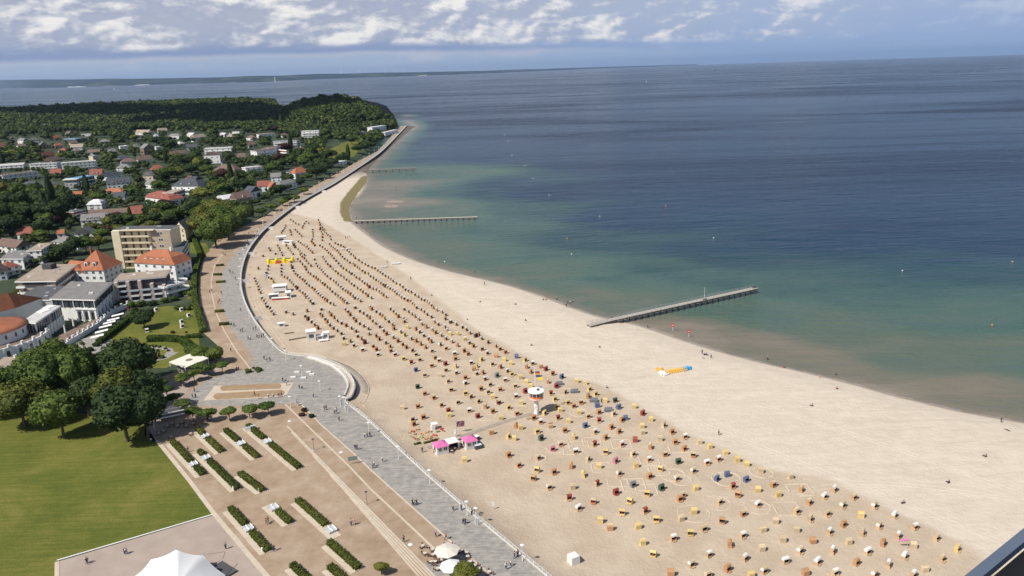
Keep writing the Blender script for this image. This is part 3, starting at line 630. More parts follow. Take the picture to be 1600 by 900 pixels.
# ---- hedges: tangent boxes covered with leaf clumps
def hedge(name, pts, wdt, h, z=3.0, kind='hedge', desc='clipped green hedge', cat='hedge', dom='park', grp='clipped hedges', parent=None, dens=26, ls=.16, box_in=.86):
    p = [np.array(q[:2]) for q in pts]; V = []; Fc = []; o_ = 0; g = np.random.default_rng(int(abs(p[0][0]*10))+5); org = p[0]; mb = MB()
    for a, b2 in zip(p[:-1], p[1:]):
        d_ = b2-a; L = np.linalg.norm(d_); an = math.atan2(d_[1], d_[0]); c = (a+b2)/2-org
        mb.box((c[0], c[1], 0), (L, wdt*box_in, h*.93), an); n = int(L*(2*h+wdt)*dens); u = d_/L; nv = np.array([-u[1], u[0]])
        s_ = g.uniform(-.02, 1.02, n)*L; f = g.uniform(0, 2*h+wdt, n); y = np.where(f < h, -wdt/2, np.where(f < h+wdt, f-h-wdt/2, wdt/2)); zz = np.where(f < h, f, np.where(f < h+wdt, h, 2*h+wdt-f))
        q = np.c_[(a-org)[None]+s_[:, None]*u+y[:, None]*nv, zz]+g.normal(0, .04, (n, 3)); aa = g.normal(size=(n, 3)); aa /= np.linalg.norm(aa, axis=1)[:, None]; bb_ = np.cross(aa, g.normal(size=(n, 3))); bb_ /= np.linalg.norm(bb_, axis=1)[:, None]
        sz = ls*g.uniform(.6, 1.3, (n, 1)); v = np.stack([q+aa*sz, q+bb_*sz, q-aa*sz, q-bb_*sz], 1).reshape(-1, 3); i = np.arange(n)*4
        V.append(v); Fc.append(np.stack([i, i+1, i+2, i+3], 1)+o_); o_ += len(v)
    bv_ = np.array(mb.v); bf_ = np.array(mb.f); V.append(bv_); Fc.append(bf_+o_); V = np.concatenate(V); Fc = np.concatenate(Fc)
    o = link(name, npmesh(name, V, Fc, [FOL[kind]]), parent, (org[0], org[1], z) if parent is None else Vector((org[0], org[1], z))-parent.location)
    if parent is None: m_ = P((*((p[0]+p[-1])/2), z)); reg(o, desc, cat, dom, m_[0], m_[1], grp)
    return o
def g3(x, y, z=3.0): return G(x, y, z)
# planters: hedge pieces with white slatted benches between, on a pale slab
bs = MB()
for k in range(5): bs.box((0, -.42+k*.2, .42), (3.4, .13, .05))
for x_ in (-1.4, 0, 1.4): bs.box((x_, -.1, 0), (.1, .8, .42))
m_bseat = mat('white_blue_slats', (.55, .60, .66), .6, .1)
bs = MB()
for k in range(5): bs.box((0, -.36+k*.19, .42), (2.6, .11, .05))
BSEAT = bs.mesh('seat', [m_bseat])
bb2 = MB()
for k in range(3): bb2.box((0, .46+k*.03, .52+k*.13), (2.6, .04, .09))
BBACK = bb2.mesh('backrest', [white]); bl = MB()
for x_ in (-1.55, 1.55): bl.box((x_*.8, 0, 0), (.08, .9, .5))
BLEG = bl.mesh('frame', [steel])
NB = 0
def bench(p, rz, desc, px, py):
    e = empty('park_bench', p, rz); link('seat', BSEAT, e); link('backrest', BBACK, e); link('frame', BLEG, e)
    return reg(e, desc, 'bench', 'park', px, py, 'slatted benches between the hedges')
PL = [((270,692),(317,743),.62,.78,1), ((309,672),(346,707),.22,.44,1), ((312,707),(371,765),.10,.27,1), ((353,674),(402,716),.40,.60,1), ((388,667),(467,732),.33,.47,1), ((376,742),(410,768),2,2,1),
      ((361,797),(419,862),.40,.58,1), ((421,789),(453,818),.0,.42,1), ((466,784),(527,838),.72,.98,1), ((515,850),(560,890),2,2,1), ((458,886),(500,925),2,2,1), ((516,888),(560,928),2,2,1)]
for (x0, y0), (x1, y1), a, b2, _ in PL:
    p0 = g3(x0, y0)[:2]; p1 = g3(x1, y1)[:2]; L = np.linalg.norm(p1-p0); u = (p1-p0)/L; an = math.atan2(u[1], u[0]); nv = np.array([u[1], -u[0]])
    if nv[0] > 0: nv = -nv
    sl = MB(); c = (p0+p1)/2+nv*.55; sl.box((0, 0, 0), (L+.5, 3.1, .05), an); o = sl.build('hedge_slab', m_cream, None, (c[0], c[1], 2.985)); setp(o, kind='structure')
    def hp(s0, s1, w2=1.5):
        if s1-s0 > .04: hedge('hedge', [p0+u*L*s0, p0+u*L*s1], w2, 1.2, desc='long box-cut green hedge' if (s1-s0)*L > 8 else 'short box-cut green hedge', grp='box-cut hedges with benches on the gravel')
    if a > 1: hp(0, 1)
    else:
        hp(0, a-.01); hp(b2+.01, 1); cpt = p0+u*L*(a+b2)/2
        for sgn in (-.5, .6):
            q = cpt+nv*sgn; m_ = P((*q, 3)); bench((*q, 3.03), an, 'white slatted bench', m_[0], m_[1])
# garden hedges
gp_ = lambda l: [g3(x, y)[:2] for x, y in l]
hedge('hedge', gp_([(155,538),(185,515),(212,492)]), 2.2, 2.2, dens=14, ls=.22, desc='long straight dark green hedge beside the white sun sails', kind='green', grp='garden hedges')
hedge('hedge', gp_([(232,533),(262,532),(285,534),(298,545),(300,552)]), 3.2, 2.2, dens=14, ls=.22, desc='curved thick green hedge', kind='green', grp='garden hedges')
hedge('hedge', gp_([(292,528),(314,527)]), 1.6, 1.6, dens=14, ls=.22, kind='green', grp='garden hedges')
hedge('hedge', gp_([(300,368),(313,400),(305,430),(303,455),(306,480),(314,505),(318,520)]), 2.4, 2.4, dens=10, ls=.25, desc='tall hedge between hotel garden and promenade', kind='green', grp='garden hedges')
hedge('hedge', gp_([(-20,500),(30,466),(55,447),(90,431),(120,420)]), 5, 3.6, dens=7, ls=.36, desc='broad overgrown hedge row behind the flat-roofed apartments', kind='olive', grp='garden hedges', dom='town')
hedge('hedge', gp_([(338,442),(352,441)]), 1.5, 1.0, dens=14, kind='hedge', grp='promenade hedges')
for l in ([(336,488),(350,487)], [(343,508),(358,507)], [(338,416),(350,415)], [(334,430),(346,430)], [(384,583),(393,581)], [(400,578),(408,580)]):
    hedge('hedge', gp_(l), 1.6, 1.1, dens=14, desc='low clipped hedge on the promenade edge', grp='promenade hedges')
# hedge rows and shrubs along the road between the gardens
def shrub(x, y, r, kind='green', desc='round shrub', grp='shrubs', dom='park', meshes=None, z=None):
    p = at(x, y); e = link('shrub', random.choice(meshes or SML), None, (p[0], p[1], p[2]+r*.45), random.uniform(0, 6), (r, r, r*.9), [FOL[kind]]); return reg(e, desc, 'shrub', dom, x, y-4, grp)
for x, y, r, k in [(151,541,2.1,'dark'),(141,549,2.0,'dark'),(270,521,1.4,'copper'),(291,520,.8,'copper'),(243,542,1.0,'green'),(250,543,1.0,'green'),(258,546,1.0,'green'),(263,549,.9,'copper'),(253,560,1.6,'green'),(236,486,2.0,'green'),(277,484,2.2,'green'),(285,484,2.2,'green'),(294,484,2.4,'green'),
   (128,538,1.4,'green'),(120,528,1.6,'green'),(475,643,1.4,'copper'),(473,650,1.3,'copper'),(487,652,1.4,'dark'),(386,579,.9,'olive'),(396,576,.8,'dark'),(403,582,.9,'olive'),(190,478,3,'green'),(205,480,3.4,'green'),(222,478,3.4,'green'),(240,477,3,'dark'),(258,473,3,'green'),(272,470,3,'dark'),(288,462,3,'green'),(212,486,2,'dark'),
   (302,478,2.4,'green'),(298,462,3,'green')]:
    shrub(x, y, r, k, desc={'green': 'round green shrub', 'dark': 'round dark green bush', 'copper': 'dark red bush', 'olive': 'yellowish bush'}[k])
for i in range(14):
    x = 262+i*10; y = 350-i*4.6; shrub(x+random.uniform(-4, 4), y+random.uniform(-4, 4), random.uniform(3.5, 5), random.choice(['green', 'olive', 'light']), desc='leafy shrub on the green bank', grp='shrubs on the bank between villas', dom='town', meshes=MIDC)
# ================================================================ buildings
def W3(x, y): return at(x, y)
wm = MB(); wm.box((0, 0, 0), (1, .10, 1), mi=0); wm.box((0, -.035, .06), (.42, .07, .88), mi=1)
wm2 = MB(); wm2.box((0, 0, 0), (1.12, .08, 1.08), mi=0)
for x_ in (-.27, .27): wm2.box((x_, -.03, .08), (.46, .07, .9), mi=1)
WIN = wm2.mesh('window', [white, glass])
WING = MB().box((0, 0, 0), (1, .12, 1), mi=0).mesh('window', [glass])
LANDM = []       # (x, y, phrase) landmark buildings
def roofmat(c):
    T = dict(orange=(.36, .125, .058), red=(.25, .078, .05), brown=(.155, .10, .078), slate=(.055, .062, .075), grey=(.20, .19, .18), tan=(.33, .265, .205), pale=(.50, .49, .47), darkgrey=(.09, .09, .095), blue=(.10, .27, .44), copper=(.33, .115, .055), white=(.62, .62, .62))
    c2 = T[c]; 
    if c in ('orange', 'red', 'brown', 'slate', 'copper'): return cm('roof_'+c, tiles, c2)
    return cm('roof_'+c, mat, c2, .85, .16, .25)
def wallmat(c):
    T = dict(white=(.74, .73, .70), cream=(.62, .54, .38), tan=(.42, .33, .25), brown=(.20, .145, .11), grey=(.42, .42, .42), brick=(.22, .09, .06), dark=(.07, .07, .075), blue=(.055, .065, .10), pink=(.50, .40, .36), yellow=(.60, .52, .34))
    return cm('wall_'+c, mat, T[c], .88, .09, .3)
BBOX = []
def bld(A, B, dep, hp, roof='flat', rh=3.0, wall='white', rcol='grey', floors=2, nw=3, name='house', cat='house', desc=None, win=True, over=.45, chim=0, C=None, lm=None, balc=0, ridge='u', dom='town', grp=None, sidewin=True, z0=None, wh=None, parts=None, dorm=0):
    a = W3(*A); b = W3(*B) if True else 0
    if z0 is not None: a = G(*A, z0); b = G(*B, z0)
    a2 = a[:2]; b2 = b[:2]; u = b2-a2; Lx = np.linalg.norm(u); u = u/Lx; v = np.array([-u[1], u[0]])
    if C is not None:
        c2 = (G(*C, z0) if z0 is not None else W3(*C))[:2]; vv = c2-b2; dep = np.linalg.norm(vv); v = vv/dep
    zb = min(a[2], b[2])-.3; m_ = mpp(((a2[0]+b2[0])/2, (a2[1]+b2[1])/2, zb))
    h = (wh if wh else hp*m_*1.12)+.3
    cen = (a2+b2)/2+v*dep/2; e = empty(name, (cen[0], cen[1], zb)); hx = u*Lx/2; hy = v*dep/2
    def q(s, t, z=0): return Vector((*(hx*s+hy*t), z))          # s,t in -1..1
    quad = lambda k=1., kk=None: [tuple(q(s*k, t*(kk or k)))[:2] for s, t in ((-1, -1), (1, -1), (1, 1), (-1, 1))]
    w_ = MB().prism(quad(), 0, h); W_ = wallmat(wall); RM = roofmat(rcol)
    ox = 1+over/(Lx/2); oy = 1+over/(dep/2); mb = MB(); top = h
    if roof == 'flat':
        mb.prism(quad(ox, oy), h, h+.35); mb.prism(quad(ox*.93, oy*.93), h+.35, h+.42); r_o = mb.build('roof', RM, e)
        MB().prism(quad(ox*1.004, oy*1.004), h-.28, h+.28).build('fascia', white if wall != 'dark' else steel, r_o)
        top = h+.4
        if m_ < 1.2 and Lx > 8:
            k = MB()
            for _ in range(3): s_, t_ = random.uniform(-.7, .7), random.uniform(-.6, .6); k = MB().box(q(s_, t_, h+.4), (random.uniform(.8, 2), random.uniform(.6, 1.4), random.uniform(.4, .9)), .3); k.build('roof_vent', random.choice([steel, white]), r_o)
    else:
        if ridge == 'u': E0, E1 = (-1, 0), (1, 0)
        else: E0, E1 = (0, -1), (0, 1)
        if roof == 'gable': kx = (ox, ox) if ridge == 'u' else (oy, oy); f0 = q(E0[0]*ox, E0[1]*oy, h+rh); f1 = q(E1[0]*ox, E1[1]*oy, h+rh)
        elif roof == 'mansard': f0 = f1 = None
        else:
            ins = min(.95, min(Lx, dep)/max(Lx, dep)) if (Lx > dep) == (ridge == 'u') else .98
            f0 = q(E0[0]*(1-ins), E0[1]*(1-ins), h+rh); f1 = q(E1[0]*(1-ins), E1[1]*(1-ins), h+rh)
        c = [q(-ox, -oy, h-.15), q(ox, -oy, h-.15), q(ox, oy, h-.15), q(-ox, oy, h-.15)]
        if roof == 'mansard':
            k = .80; d_ = [q(-k, -k, h+rh*.55), q(k, -k, h+rh*.55), q(k, k, h+rh*.55), q(-k, k, h+rh*.55)]; f0 = q(-.35, 0, h+rh); f1 = q(.35, 0, h+rh)
            mb.add(c+d_+[f0, f1], [(0, 1, 5, 4), (1, 2, 6, 5), (2, 3, 7, 6), (3, 0, 4, 7), (4, 5, 9, 8), (6, 7, 8, 9), (5, 6, 9), (7, 4, 8), (3, 2, 1, 0)])
        elif ridge == 'u': mb.add(c+[f0, f1], [(0, 1, 5, 4), (2, 3, 4, 5), (1, 2, 5), (3, 0, 4), (3, 2, 1, 0)])
        else: mb.add(c+[f0, f1], [(1, 2, 5, 4), (3, 0, 4, 5), (0, 1, 4), (2, 3, 5), (3, 2, 1, 0)])
        r_o = mb.build('roof', RM, e); top = h+rh*.8
        if roof == 'gable':                                        # wall fills the gable ends
            if ridge == 'u':
                for s_ in (-1, 1): w_.add([q(s_, -1, h-.01), q(s_, 1, h-.01), q(s_, 0, h+rh*.97), q(s_*1.03, -1, h-.01), q(s_*1.03, 1, h-.01), q(s_*1.03, 0, h+rh*.97)], [(0, 1, 2), (5, 4, 3), (0, 3, 4, 1), (1, 4, 5, 2), (2, 5, 3, 0)])
            else:
                for s_ in (-1, 1): w_.add([q(-1, s_, h-.01), q(1, s_, h-.01), q(0, s_, h+rh*.97), q(-1, s_*1.06, h-.01), q(1, s_*1.06, h-.01), q(0, s_*1.06, h+rh*.97)], [(2, 1, 0), (3, 4, 5), (1, 4, 3, 0), (2, 5, 4, 1), (0, 3, 5, 2)])
            # the roof solid closes behind the gable wall: open it by insetting ends
        for k in range(dorm):
            s_ = -.6+1.2*(k+.5)/dorm; dm_ = MB().box(q(s_, -.72, h+rh*.12), (1.7, 2.2, rh*.30), math.atan2(u[1], u[0])).build('dormer', white, r_o)
            link('window', WING, dm_, q(s_, -.72, h+rh*.15)+Vector((*(-v*1.12), 0)), math.atan2(u[1], u[0]), (1.1, 1, rh*.22))
            MB().box(q(s_, -.70, h+rh*.42), (2.0, 2.4, .12), math.atan2(u[1], u[0])).build('dormer_roof', RM, dm_)
        for k in range(chim):
            s_ = (-.5, .45, .1)[k]; MB().box(q(s_, .12, top-1.0), (.9, .8, 2.4+rh*.2), math.atan2(u[1], u[0])).build('chimney', random.choice([wallmat('brick'), wallmat('white'), wallmat('brick')]), r_o)
    wall_o = w_.build('wall', W_, e); an = math.atan2(u[1], u[0]); av = math.atan2(v[1], v[0])
    if win:
        fh = (h-.3)/floors; ww = min(1.5, Lx/(nw*1.7)); wh_ = min(1.6, fh*.56)
        for k in range(floors):
            for i in range(nw):
                s_ = -1+2*(i+.5)/nw; pz = .3+k*fh+fh*.28; link('window', WIN, e, q(s_, -1, pz)-Vector((*(v*.03), 0)), an, (ww, 1, wh_))
            if sidewin:
                nd = max(1, int(dep/4.2)); 
                for i in range(nd): t_ = -1+2*(i+.5)/nd; link('window', WIN, e, q(1, t_, .3+k*fh+fh*.28)+Vector((*(u*.03), 0)), av, (min(1.4, dep/(nd*1.7)), 1, wh_))
        if balc:
            for k in range(1, floors+ (1 if balc == 2 else 0)):
                bo = MB(); o1 = v*-1.6; w2 = Lx*.94; pc = Vector((*(-hy-v*.8), .3+k*fh-.1))
                bo.box(pc, (w2, 1.6, .16), an).box(pc+Vector((*(-v*.76), .16)), (w2, .10, .85), an); bo.build('balcony', white, e)
            if balc != 3:
                for k in range(1, floors):
                    pc = Vector((*(hx+u*.6), .3+k*fh-.1)); MB().box(pc, (1.2, dep*.9, .16), an).box(pc+Vector((*(u*.55), .16)), (.10, dep*.9, .85), an).build('balcony', white, e)
    mx = ((A[0]+B[0])/2, (A[1]+B[1])/2-hp*.5)
    tx = P(np.array([cen[0], cen[1], zb+h+ (rh if roof != 'flat' else 0)]))
    BBOX.append((min(A[0], B[0], tx[0]-6*0)-1, max(A[0], B[0])+1, tx[1]-1, max(A[1], B[1])))
    reg(e, desc or 'house', cat, dom, mx[0], mx[1], grp)
    if lm: LANDM.append((mx[0], mx[1], lm))
    e['_q'] = 1; return e, q, h, u, v, an, r_o

# --- the near buildings along the garden
e, q, h, u, v, an, ro = bld((188,418),(275,417),11,53,'flat',wall='cream',rcol='darkgrey',floors=6,nw=1,win=False,name='apartment_block',cat='building',desc='tall cream apartment block with six rows of recessed balconies and a brown brick end',lm='tall cream apartment block')
fh = (h-.3)/6; Lx = np.linalg.norm(W3(275,417)[:2]-W3(188,418)[:2]); hy = -5.5
def LQ(x, y): return Vector((*(u*x+v*y), 0))
x0 = -Lx/2; Wd = Lx*.60
m_shade = wallmat('yellow')
for k in range(6):
    zc = .3+k*fh
    MB().box(LQ(x0+Lx*.14+Wd*.42, hy-1.3)+Vector((0, 0, zc-.15)), (Wd*.84, 2.5, .2), an).box(LQ(x0+Lx*.14+Wd*.42, hy-2.5)+Vector((0, 0, zc)), (Wd*.84, .12, 1.0), an).build('balcony', wallmat('cream'), e)
    for i in range(4): link('window', WING, e, LQ(x0+Lx*.14+Wd*.84*(i+.35)/4, hy-.04)+Vector((0, 0, zc+.1)), an, (1.1, 1, fh*.72))
    for xx in (.815,): link('window', WIN, e, LQ(x0+Lx*xx, hy-.45)+Vector((0, 0, zc+.9)), an, (2.6, 1, 1.5))
MB().box(LQ(x0+Lx*.07, hy-1.4), (Lx*.14, 2.9, h), an).build('end_pier', wallmat('cream'), e)
MB().box(LQ(x0+Lx*.82, hy-.2), (Lx*.355, .4, h-.1), an).build('brick_panel', wallmat('tan'), e)
for k in range(1, 6): MB().box(LQ(x0+Lx*.82, hy-.46)+Vector((0, 0, .3+k*fh-.1)), (Lx*.35, .1, .22), an).build('floor_band', wallmat('cream'), e)
MB().box(LQ(x0+Lx*.44, hy-1.3)+Vector((0, 0, h-.02)), (Lx*.60, 3.0, .45), an).build('roof_edge', wallmat('cream'), ro)

bld((123,447),(166,447),17,23,'hip',9.5,'white','orange',3,4,chim=1,name='villa',cat='villa',desc='large white villa under a steep orange hipped roof with gables and dormers',lm='steep orange-roofed white villa',dorm=2,ridge='v')
e2, q2, h2, u2, v2, an2, ro2 = bld((104,438),(126,440),10,15,'gable',4.5,'white','orange',2,2,name='villa_wing',cat='house',desc='lower orange-roofed wing left of the large white villa')
bld((120,446),(135,447),4,20,'gable',4.2,'white','orange',3,2,ridge='v',name='gable_bay',cat='house',desc='white front gable bay of the large orange-roofed villa')
bld((162,436),(187,432),12,14,'hip',4,'grey','orange',2,3,name='villa_annex',cat='house',desc='grey-walled annex with orange hipped roof right of the large white villa')
e, q, h, u, v, an, ro = bld((33,468),(91,467),8,26,'flat',wall='tan',rcol='tan',floors=3,nw=3,C=(124,440),name='apartment_block',cat='building',desc='flat-roofed tan apartment block with long white balcony bands and sloping corner',lm='flat-roofed tan apartment block',balc=0,over=1.0)
a_ = W3(33,468)[:2]; b_ = W3(91,467)[:2]; c_ = W3(124,440)[:2]; Lx = np.linalg.norm(b_-a_); D = np.linalg.norm(c_-b_); av = math.atan2(v[1], v[0])
fh = (h-.3)/3
for k in (1, 2):
    zc = .3+k*fh
    for side_ in (0, 1):
        if side_: p = Vector((*(u*(Lx/2+.8)), zc-.1)); MB().box(p, (D*1.0, 1.7, .2), av).box(p+Vector((*(u*.8), .2)), (D*1.0, .12, .95), av).build('balcony', white, e)
    for xx in (-.42, .34):
        p = Vector((*(u*Lx*xx-v*(D/2+.7)), zc-.1)); MB().box(p, (Lx*.22, 1.6, .2), an).box(p+Vector((*(-v*.75), .2)), (Lx*.22, .12, .95), an).build('balcony', white, e)
MB().box(Vector((*(u*-.02*Lx-v*(D/2+.06)), h-fh)), (Lx*.6, .14, fh*.8), an).build('dark_band', wallmat('dark'), e)
MB().box(Vector((*(v*D*.25-u*2), h+.4)), (5, 5, 2.6), an).build('stair_head', wallmat('dark'), ro)
# terraced apartments with tan fins
e, q, h, u, v, an, ro = bld((186,472),(262,465),14,30,'flat',wall='dark',rcol='tan',floors=4,nw=1,win=False,name='terrace_apartments',cat='building',desc='stepped apartment block with white curved balconies between tan vertical fins',lm='stepped balcony apartment block',over=.8)
Lx = np.linalg.norm(W3(262,465)[:2]-W3(186,472)[:2]); fh = (h-.3)/4; m_pgls = mat('balcony_panel', (.50, .56, .60), .4, .1)
for i in range(5):
    MB().box(LQ(-Lx/2+Lx*(i+.0)/4.2+.5, -7-1.4), (1.5, 3.0, h*(.98 if i < 3 else .80-.12*(i-3))), an).build('fin', wallmat('pink'), e)
for i in range(4):
    for k in range(4):
        if k*1.0 > 3.2-i*.25: continue
        p = LQ(-Lx/2+Lx*(i+.52)/4.2+.4, -7-1.6)+Vector((0, 0, .3+k*fh)); w2 = Lx/4.2-1.7
        MB().box(p, (w2, 3.0, .2), an).box(p+Vector((*(-v*1.55), .1)), (w2, .12, .95), an).build('balcony', white if k % 2 else m_pgls, e)
        link('window', WING, e, LQ(-Lx/2+Lx*(i+.52)/4.2+.4, -7.05)+Vector((0, 0, .5+k*fh)), an, (w2*.8, 1, fh*.66))
e, q, h, u, v, an, ro = bld((261,468),(287,461),13,17,'flat',wall='grey',rcol='pale',floors=2,nw=2,name='terrace_wing',cat='building',desc='lower right end of the stepped apartments with rounded white roof terraces',over=1.2,balc=2)
for k in range(3): MB().lathe([(4.6, 0), (4.6, .95), (4.4, .95), (4.4, 0)], 14, tuple(LQ(3.5+k*1.2, -7+k*3)+Vector((0, 0, .3+k*3.1))), a0=-1.9+an, a1=1.1+an).build('terrace_parapet', white, e)
bld((214,437),(277,441),13,25,'mansard',6.5,'white','orange',3,5,chim=2,name='mansard_house',cat='house',desc='white guest house under a broad orange mansard roof with dormers',lm='white house with the orange mansard roof',dorm=4)
e, q, h, u, v, an, ro = bld((272,426),(288,421),22,27,'flat',wall='white',rcol='darkgrey',floors=4,nw=1,win=False,C=(297,404),name='balcony_house',cat='building',desc='white flat-roofed block with dark ribbon balconies facing the promenade')
for k in range(4): MB().prism([tuple(Vector(q(1.03, -1)))[:2], tuple(q(1.22, -1))[:2], tuple(q(1.22, 1))[:2], tuple(q(1.03, 1))[:2]], k*h/4+.3, k*h/4+1.2).build('balcony', steel if k % 2 else white, e); MB().prism([tuple(q(1.0, -.9))[:2], tuple(q(1.04, -.9))[:2], tuple(q(1.04, .9))[:2], tuple(q(1.0, .9))[:2]], k*h/4+1.2, k*h/4+2.9).build('window', glass, e)
bld((277,378),(292,380),11,20,'gable',4.5,'yellow','slate',3,2,C=(303,371),ridge='v',name='villa',cat='villa',desc='cream villa with black slate gable roof beside the huge trees',chim=0,lm='cream villa with the black roof')
# --- spa hall
e, q, h, u, v, an, ro = bld((88,500),(153,502),10,30,'flat',wall='white',rcol='grey',floors=2,nw=1,win=False,C=(179,474),name='spa_hall',cat='hall',desc='long white hall with a grey flat roof, glass upper storey and pilasters',lm='grey-roofed glass and white hall',over=.9,dom='park',wh=10.5)
Lx = np.linalg.norm(W3(153,502)[:2]-W3(88,500)[:2]); D = np.linalg.norm(W3(179,474)[:2]-W3(153,502)[:2]); av = math.atan2(v[1], v[0])
MB().prism([tuple(q(s_*1.015, t_*1.015))[:2] for s_, t_ in ((-1, -1), (1, -1), (1, 1), (-1, 1))], h-3.9, h-.35).build('glass_storey', glass, e)
for i in range(9): MB().box(q(-1+2*(i)/8, -1.03, h-3.9), (.22, .25, 3.6), an).build('mullion', dark if i % 2 else white, e)
for i in range(7): MB().box(q(1.03, -1+2*i/6, h-3.9), (.22, .25, 3.6), an).build('mullion', dark, e)
for i in range(6): MB().box(q(1.02, -1+2*i/5, 0), (.9, .9, h-3.9), an).build('pilaster', white, e); 
for i in range(5): link('window', WING, e, q(1.0, -1+2*(i+.5)/5, 1.0)+Vector((*(u*.05), 0)), av, (1.6, 1, 3.2))
for i in range(4): MB().box(q(.1+.3*i, -1.04, 0), (.9, .9, h-3.9), an).build('pilaster', white, e)
for i in range(3): link('window', WING, e, q(.25+.3*i, -1.0, 1.0)-Vector((*(v*.05), 0)), an, (2.2, 1, 3.6))
MB().prism([tuple(q(s_, t_))[:2] for s_, t_ in ((-.0, -1.10), (1.06, -1.10), (1.06, -1.0), (0, -1.0))], h-4.6, h-3.9).build('cornice', white, e)
bld((28,492),(85,492),10,18,'flat',wall='grey',rcol='darkgrey',floors=1,nw=3,C=(118,470),name='flat_annex',cat='building',desc='low dark grey flat roofs between the copper dome and the tan apartments',dom='park',over=.3,wh=7.5)
# conservatory
e, q, h, u, v, an, ro = bld((42,534),(62,536),8,18,'flat',wall='white',rcol='pale',floors=1,nw=1,win=False,C=(100,508),name='conservatory',cat='conservatory',desc='glass-walled conservatory with pale flat roof and two white skylights',lm='glass conservatory',dom='park',over=.4,wh=9)
MB().prism([tuple(q(s_*1.02, t_*1.01))[:2] for s_, t_ in ((-1, -1), (1, -1), (1, 1), (-1, 1))], h-4.2, h-.35).build('glass_wall', glass, e)
for i in range(13): MB().box(q(1.06, -1+2*i/12, h-4.2), (.16, .16, 3.9), an).build('mullion', steel, e)
for i in range(5): MB().box(q(-1+2*i/4, -1.04, h-4.2), (.16, .16, 3.9), an).build('mullion', steel, e)
for i in range(9): MB().box(q(1.04, -1+2*i/8, 0), (.7, .7, h-4.4), an).build('pilaster', white, e)
for i in range(2): MB().box(q(-.2, .25+.5*i, h+.42), (Lx*.16, 4.6, .25), an).build('skylight', white, ro)
# rotunda with copper dome and main copper roof
rc = G(-12, 545, 3); e = empty('rotunda', (rc[0], rc[1], 3)); RR = np.linalg.norm(G(38, 545, 3)[:2]-rc[:2])*.98
MB().lathe([(RR, 0), (RR, 9.5)], 48, smooth := (0, 0, 0)).build('wall', whitewall, e, smooth=True)
MB().lathe([(RR+.5, 9.3), (RR+.5, 9.6), (RR*.86, 10.2), (RR*.55, 11.6), (RR*.2, 12.6), (.05, 12.9)], 48).build('roof', roofmat('copper'), e, smooth=True)
for k in range(7):
    a = -1.15+k*.30; MB().lathe([(.62, -.05), (.62, .05), (0.01, .08)], 14).build('window', glass, e)
    o_ = e.children[-1]; o_.location = (RR*1.0*math.cos(a), RR*1.0*math.sin(a), 7.3); o_.rotation_euler = (0, PI/2, a); o_.scale = (1.6, .85, 1)
reg(e, 'round white rotunda with oval windows under a shallow copper-red dome at the left edge', 'rotunda', 'fix', 15, 520)
RT = RR+7.5
e = empty('curved_terrace', (rc[0], rc[1], 3)); MB().lathe([(RT, 0), (RT, 5.2), (RT-.5, 5.2), (RT-.5, 4.7)], 60).build('wall', whitewall, e)
MB().lathe([(RT-.4, 4.7), (RR-.2, 4.7)], 60).build('deck', wallmat('brown'), e)
for k in range(22):
    a = -1.5+k*.105; MB().box((RT*math.cos(a), RT*math.sin(a), 0), (.7, .7, 5.1), a).build('pilaster', white, e)
    if k % 2: link('window', WING, e, ((RT+.04)*math.cos(a+.052), (RT+.04)*math.sin(a+.052), 1.2), a+.052+PI/2, (1.2, 1, 2.6))
reg(e, 'curved white terrace wall with pilasters below the copper-roofed rotunda', 'terrace', 'fix', 45, 545)
POTM = MB().lathe([(.55, 0), (.55, 1.25), (.45, 1.25), (.45, 1.1), (0, 1.1)], 10).mesh('planter_pot', [white])
def pot(p, px, py): reg(link('planter_pot', POTM, None, p), 'white cylindrical planter pot', 'planter', 'park', px, py, 'white pots on the terrace parapets')
for k in range(8):
    a = -1.42+k*.245; p = (rc[0]+RT*math.cos(a)*.99, rc[1]+RT*math.sin(a)*.99, 8.2); m_ = P(p)
    if m_[0] > 0: pot(p, *m_)
bld((-60,532),(30,508),30,20,'hip',7,'white','orange',2,4,name='spa_house',cat='building',desc='huge orange-red hipped roof of the spa house behind the rotunda',lm='huge orange spa roof',dom='park',win=False,wh=8.5,C=(70,492))
# pavilion
e, q, h, u, v, an, ro = bld((-8,601),(23,600),8,24,'flat',wall='white',rcol='tan',floors=1,nw=2,C=(42,580),name='corner_pavilion',cat='pavilion',desc='small white flat-roofed corner pavilion with big windows at the left edge',dom='park',over=.6,wh=5.6)
for s_, t_ in ((1, -1), (1, 0), (1, 1), (0, -1), (-1, -1), (.2, .9)):
    p = Vector(e.location)+q(s_, t_, h+.3); pot(p, *P(p))
# lower terrace: deck, long parapet, pots
deckpx = [(72,560),(112,532),(152,508),(178,486),(206,474),(196,462),(178,480),(153,497),(118,512),(84,528),(76,545)]
e = empty('terrace', (*G(130, 515, 3)[:2], 3)); pts = [G(x, y, 4.3) for x, y in deckpx]; o0 = Vector(e.location)
MB().prism([(p[0]-o0.x, p[1]-o0.y) for p in pts], 0, 1.3, 0, 1).build('deck', [whitewall, wallmat('brown')], e)
wl = [G(x, y, 4.3) for x, y in [(72,560),(112,532),(152,508),(178,486),(206,474)]]; mb = MB()
for a, b2 in zip(wl[:-1], wl[1:]): d_ = b2-a; mb.box(((a[0]+b2[0])/2-o0.x, (a[1]+b2[1])/2-o0.y, 0), (math.hypot(*d_[:2])+.3, .5, 2.2), math.atan2(d_[1], d_[0]))
mb.build('parapet', whitewall, e); reg(e, 'raised brown cafe terrace with a long white parapet in front of the conservatory', 'terrace', 'fix', 130, 520)
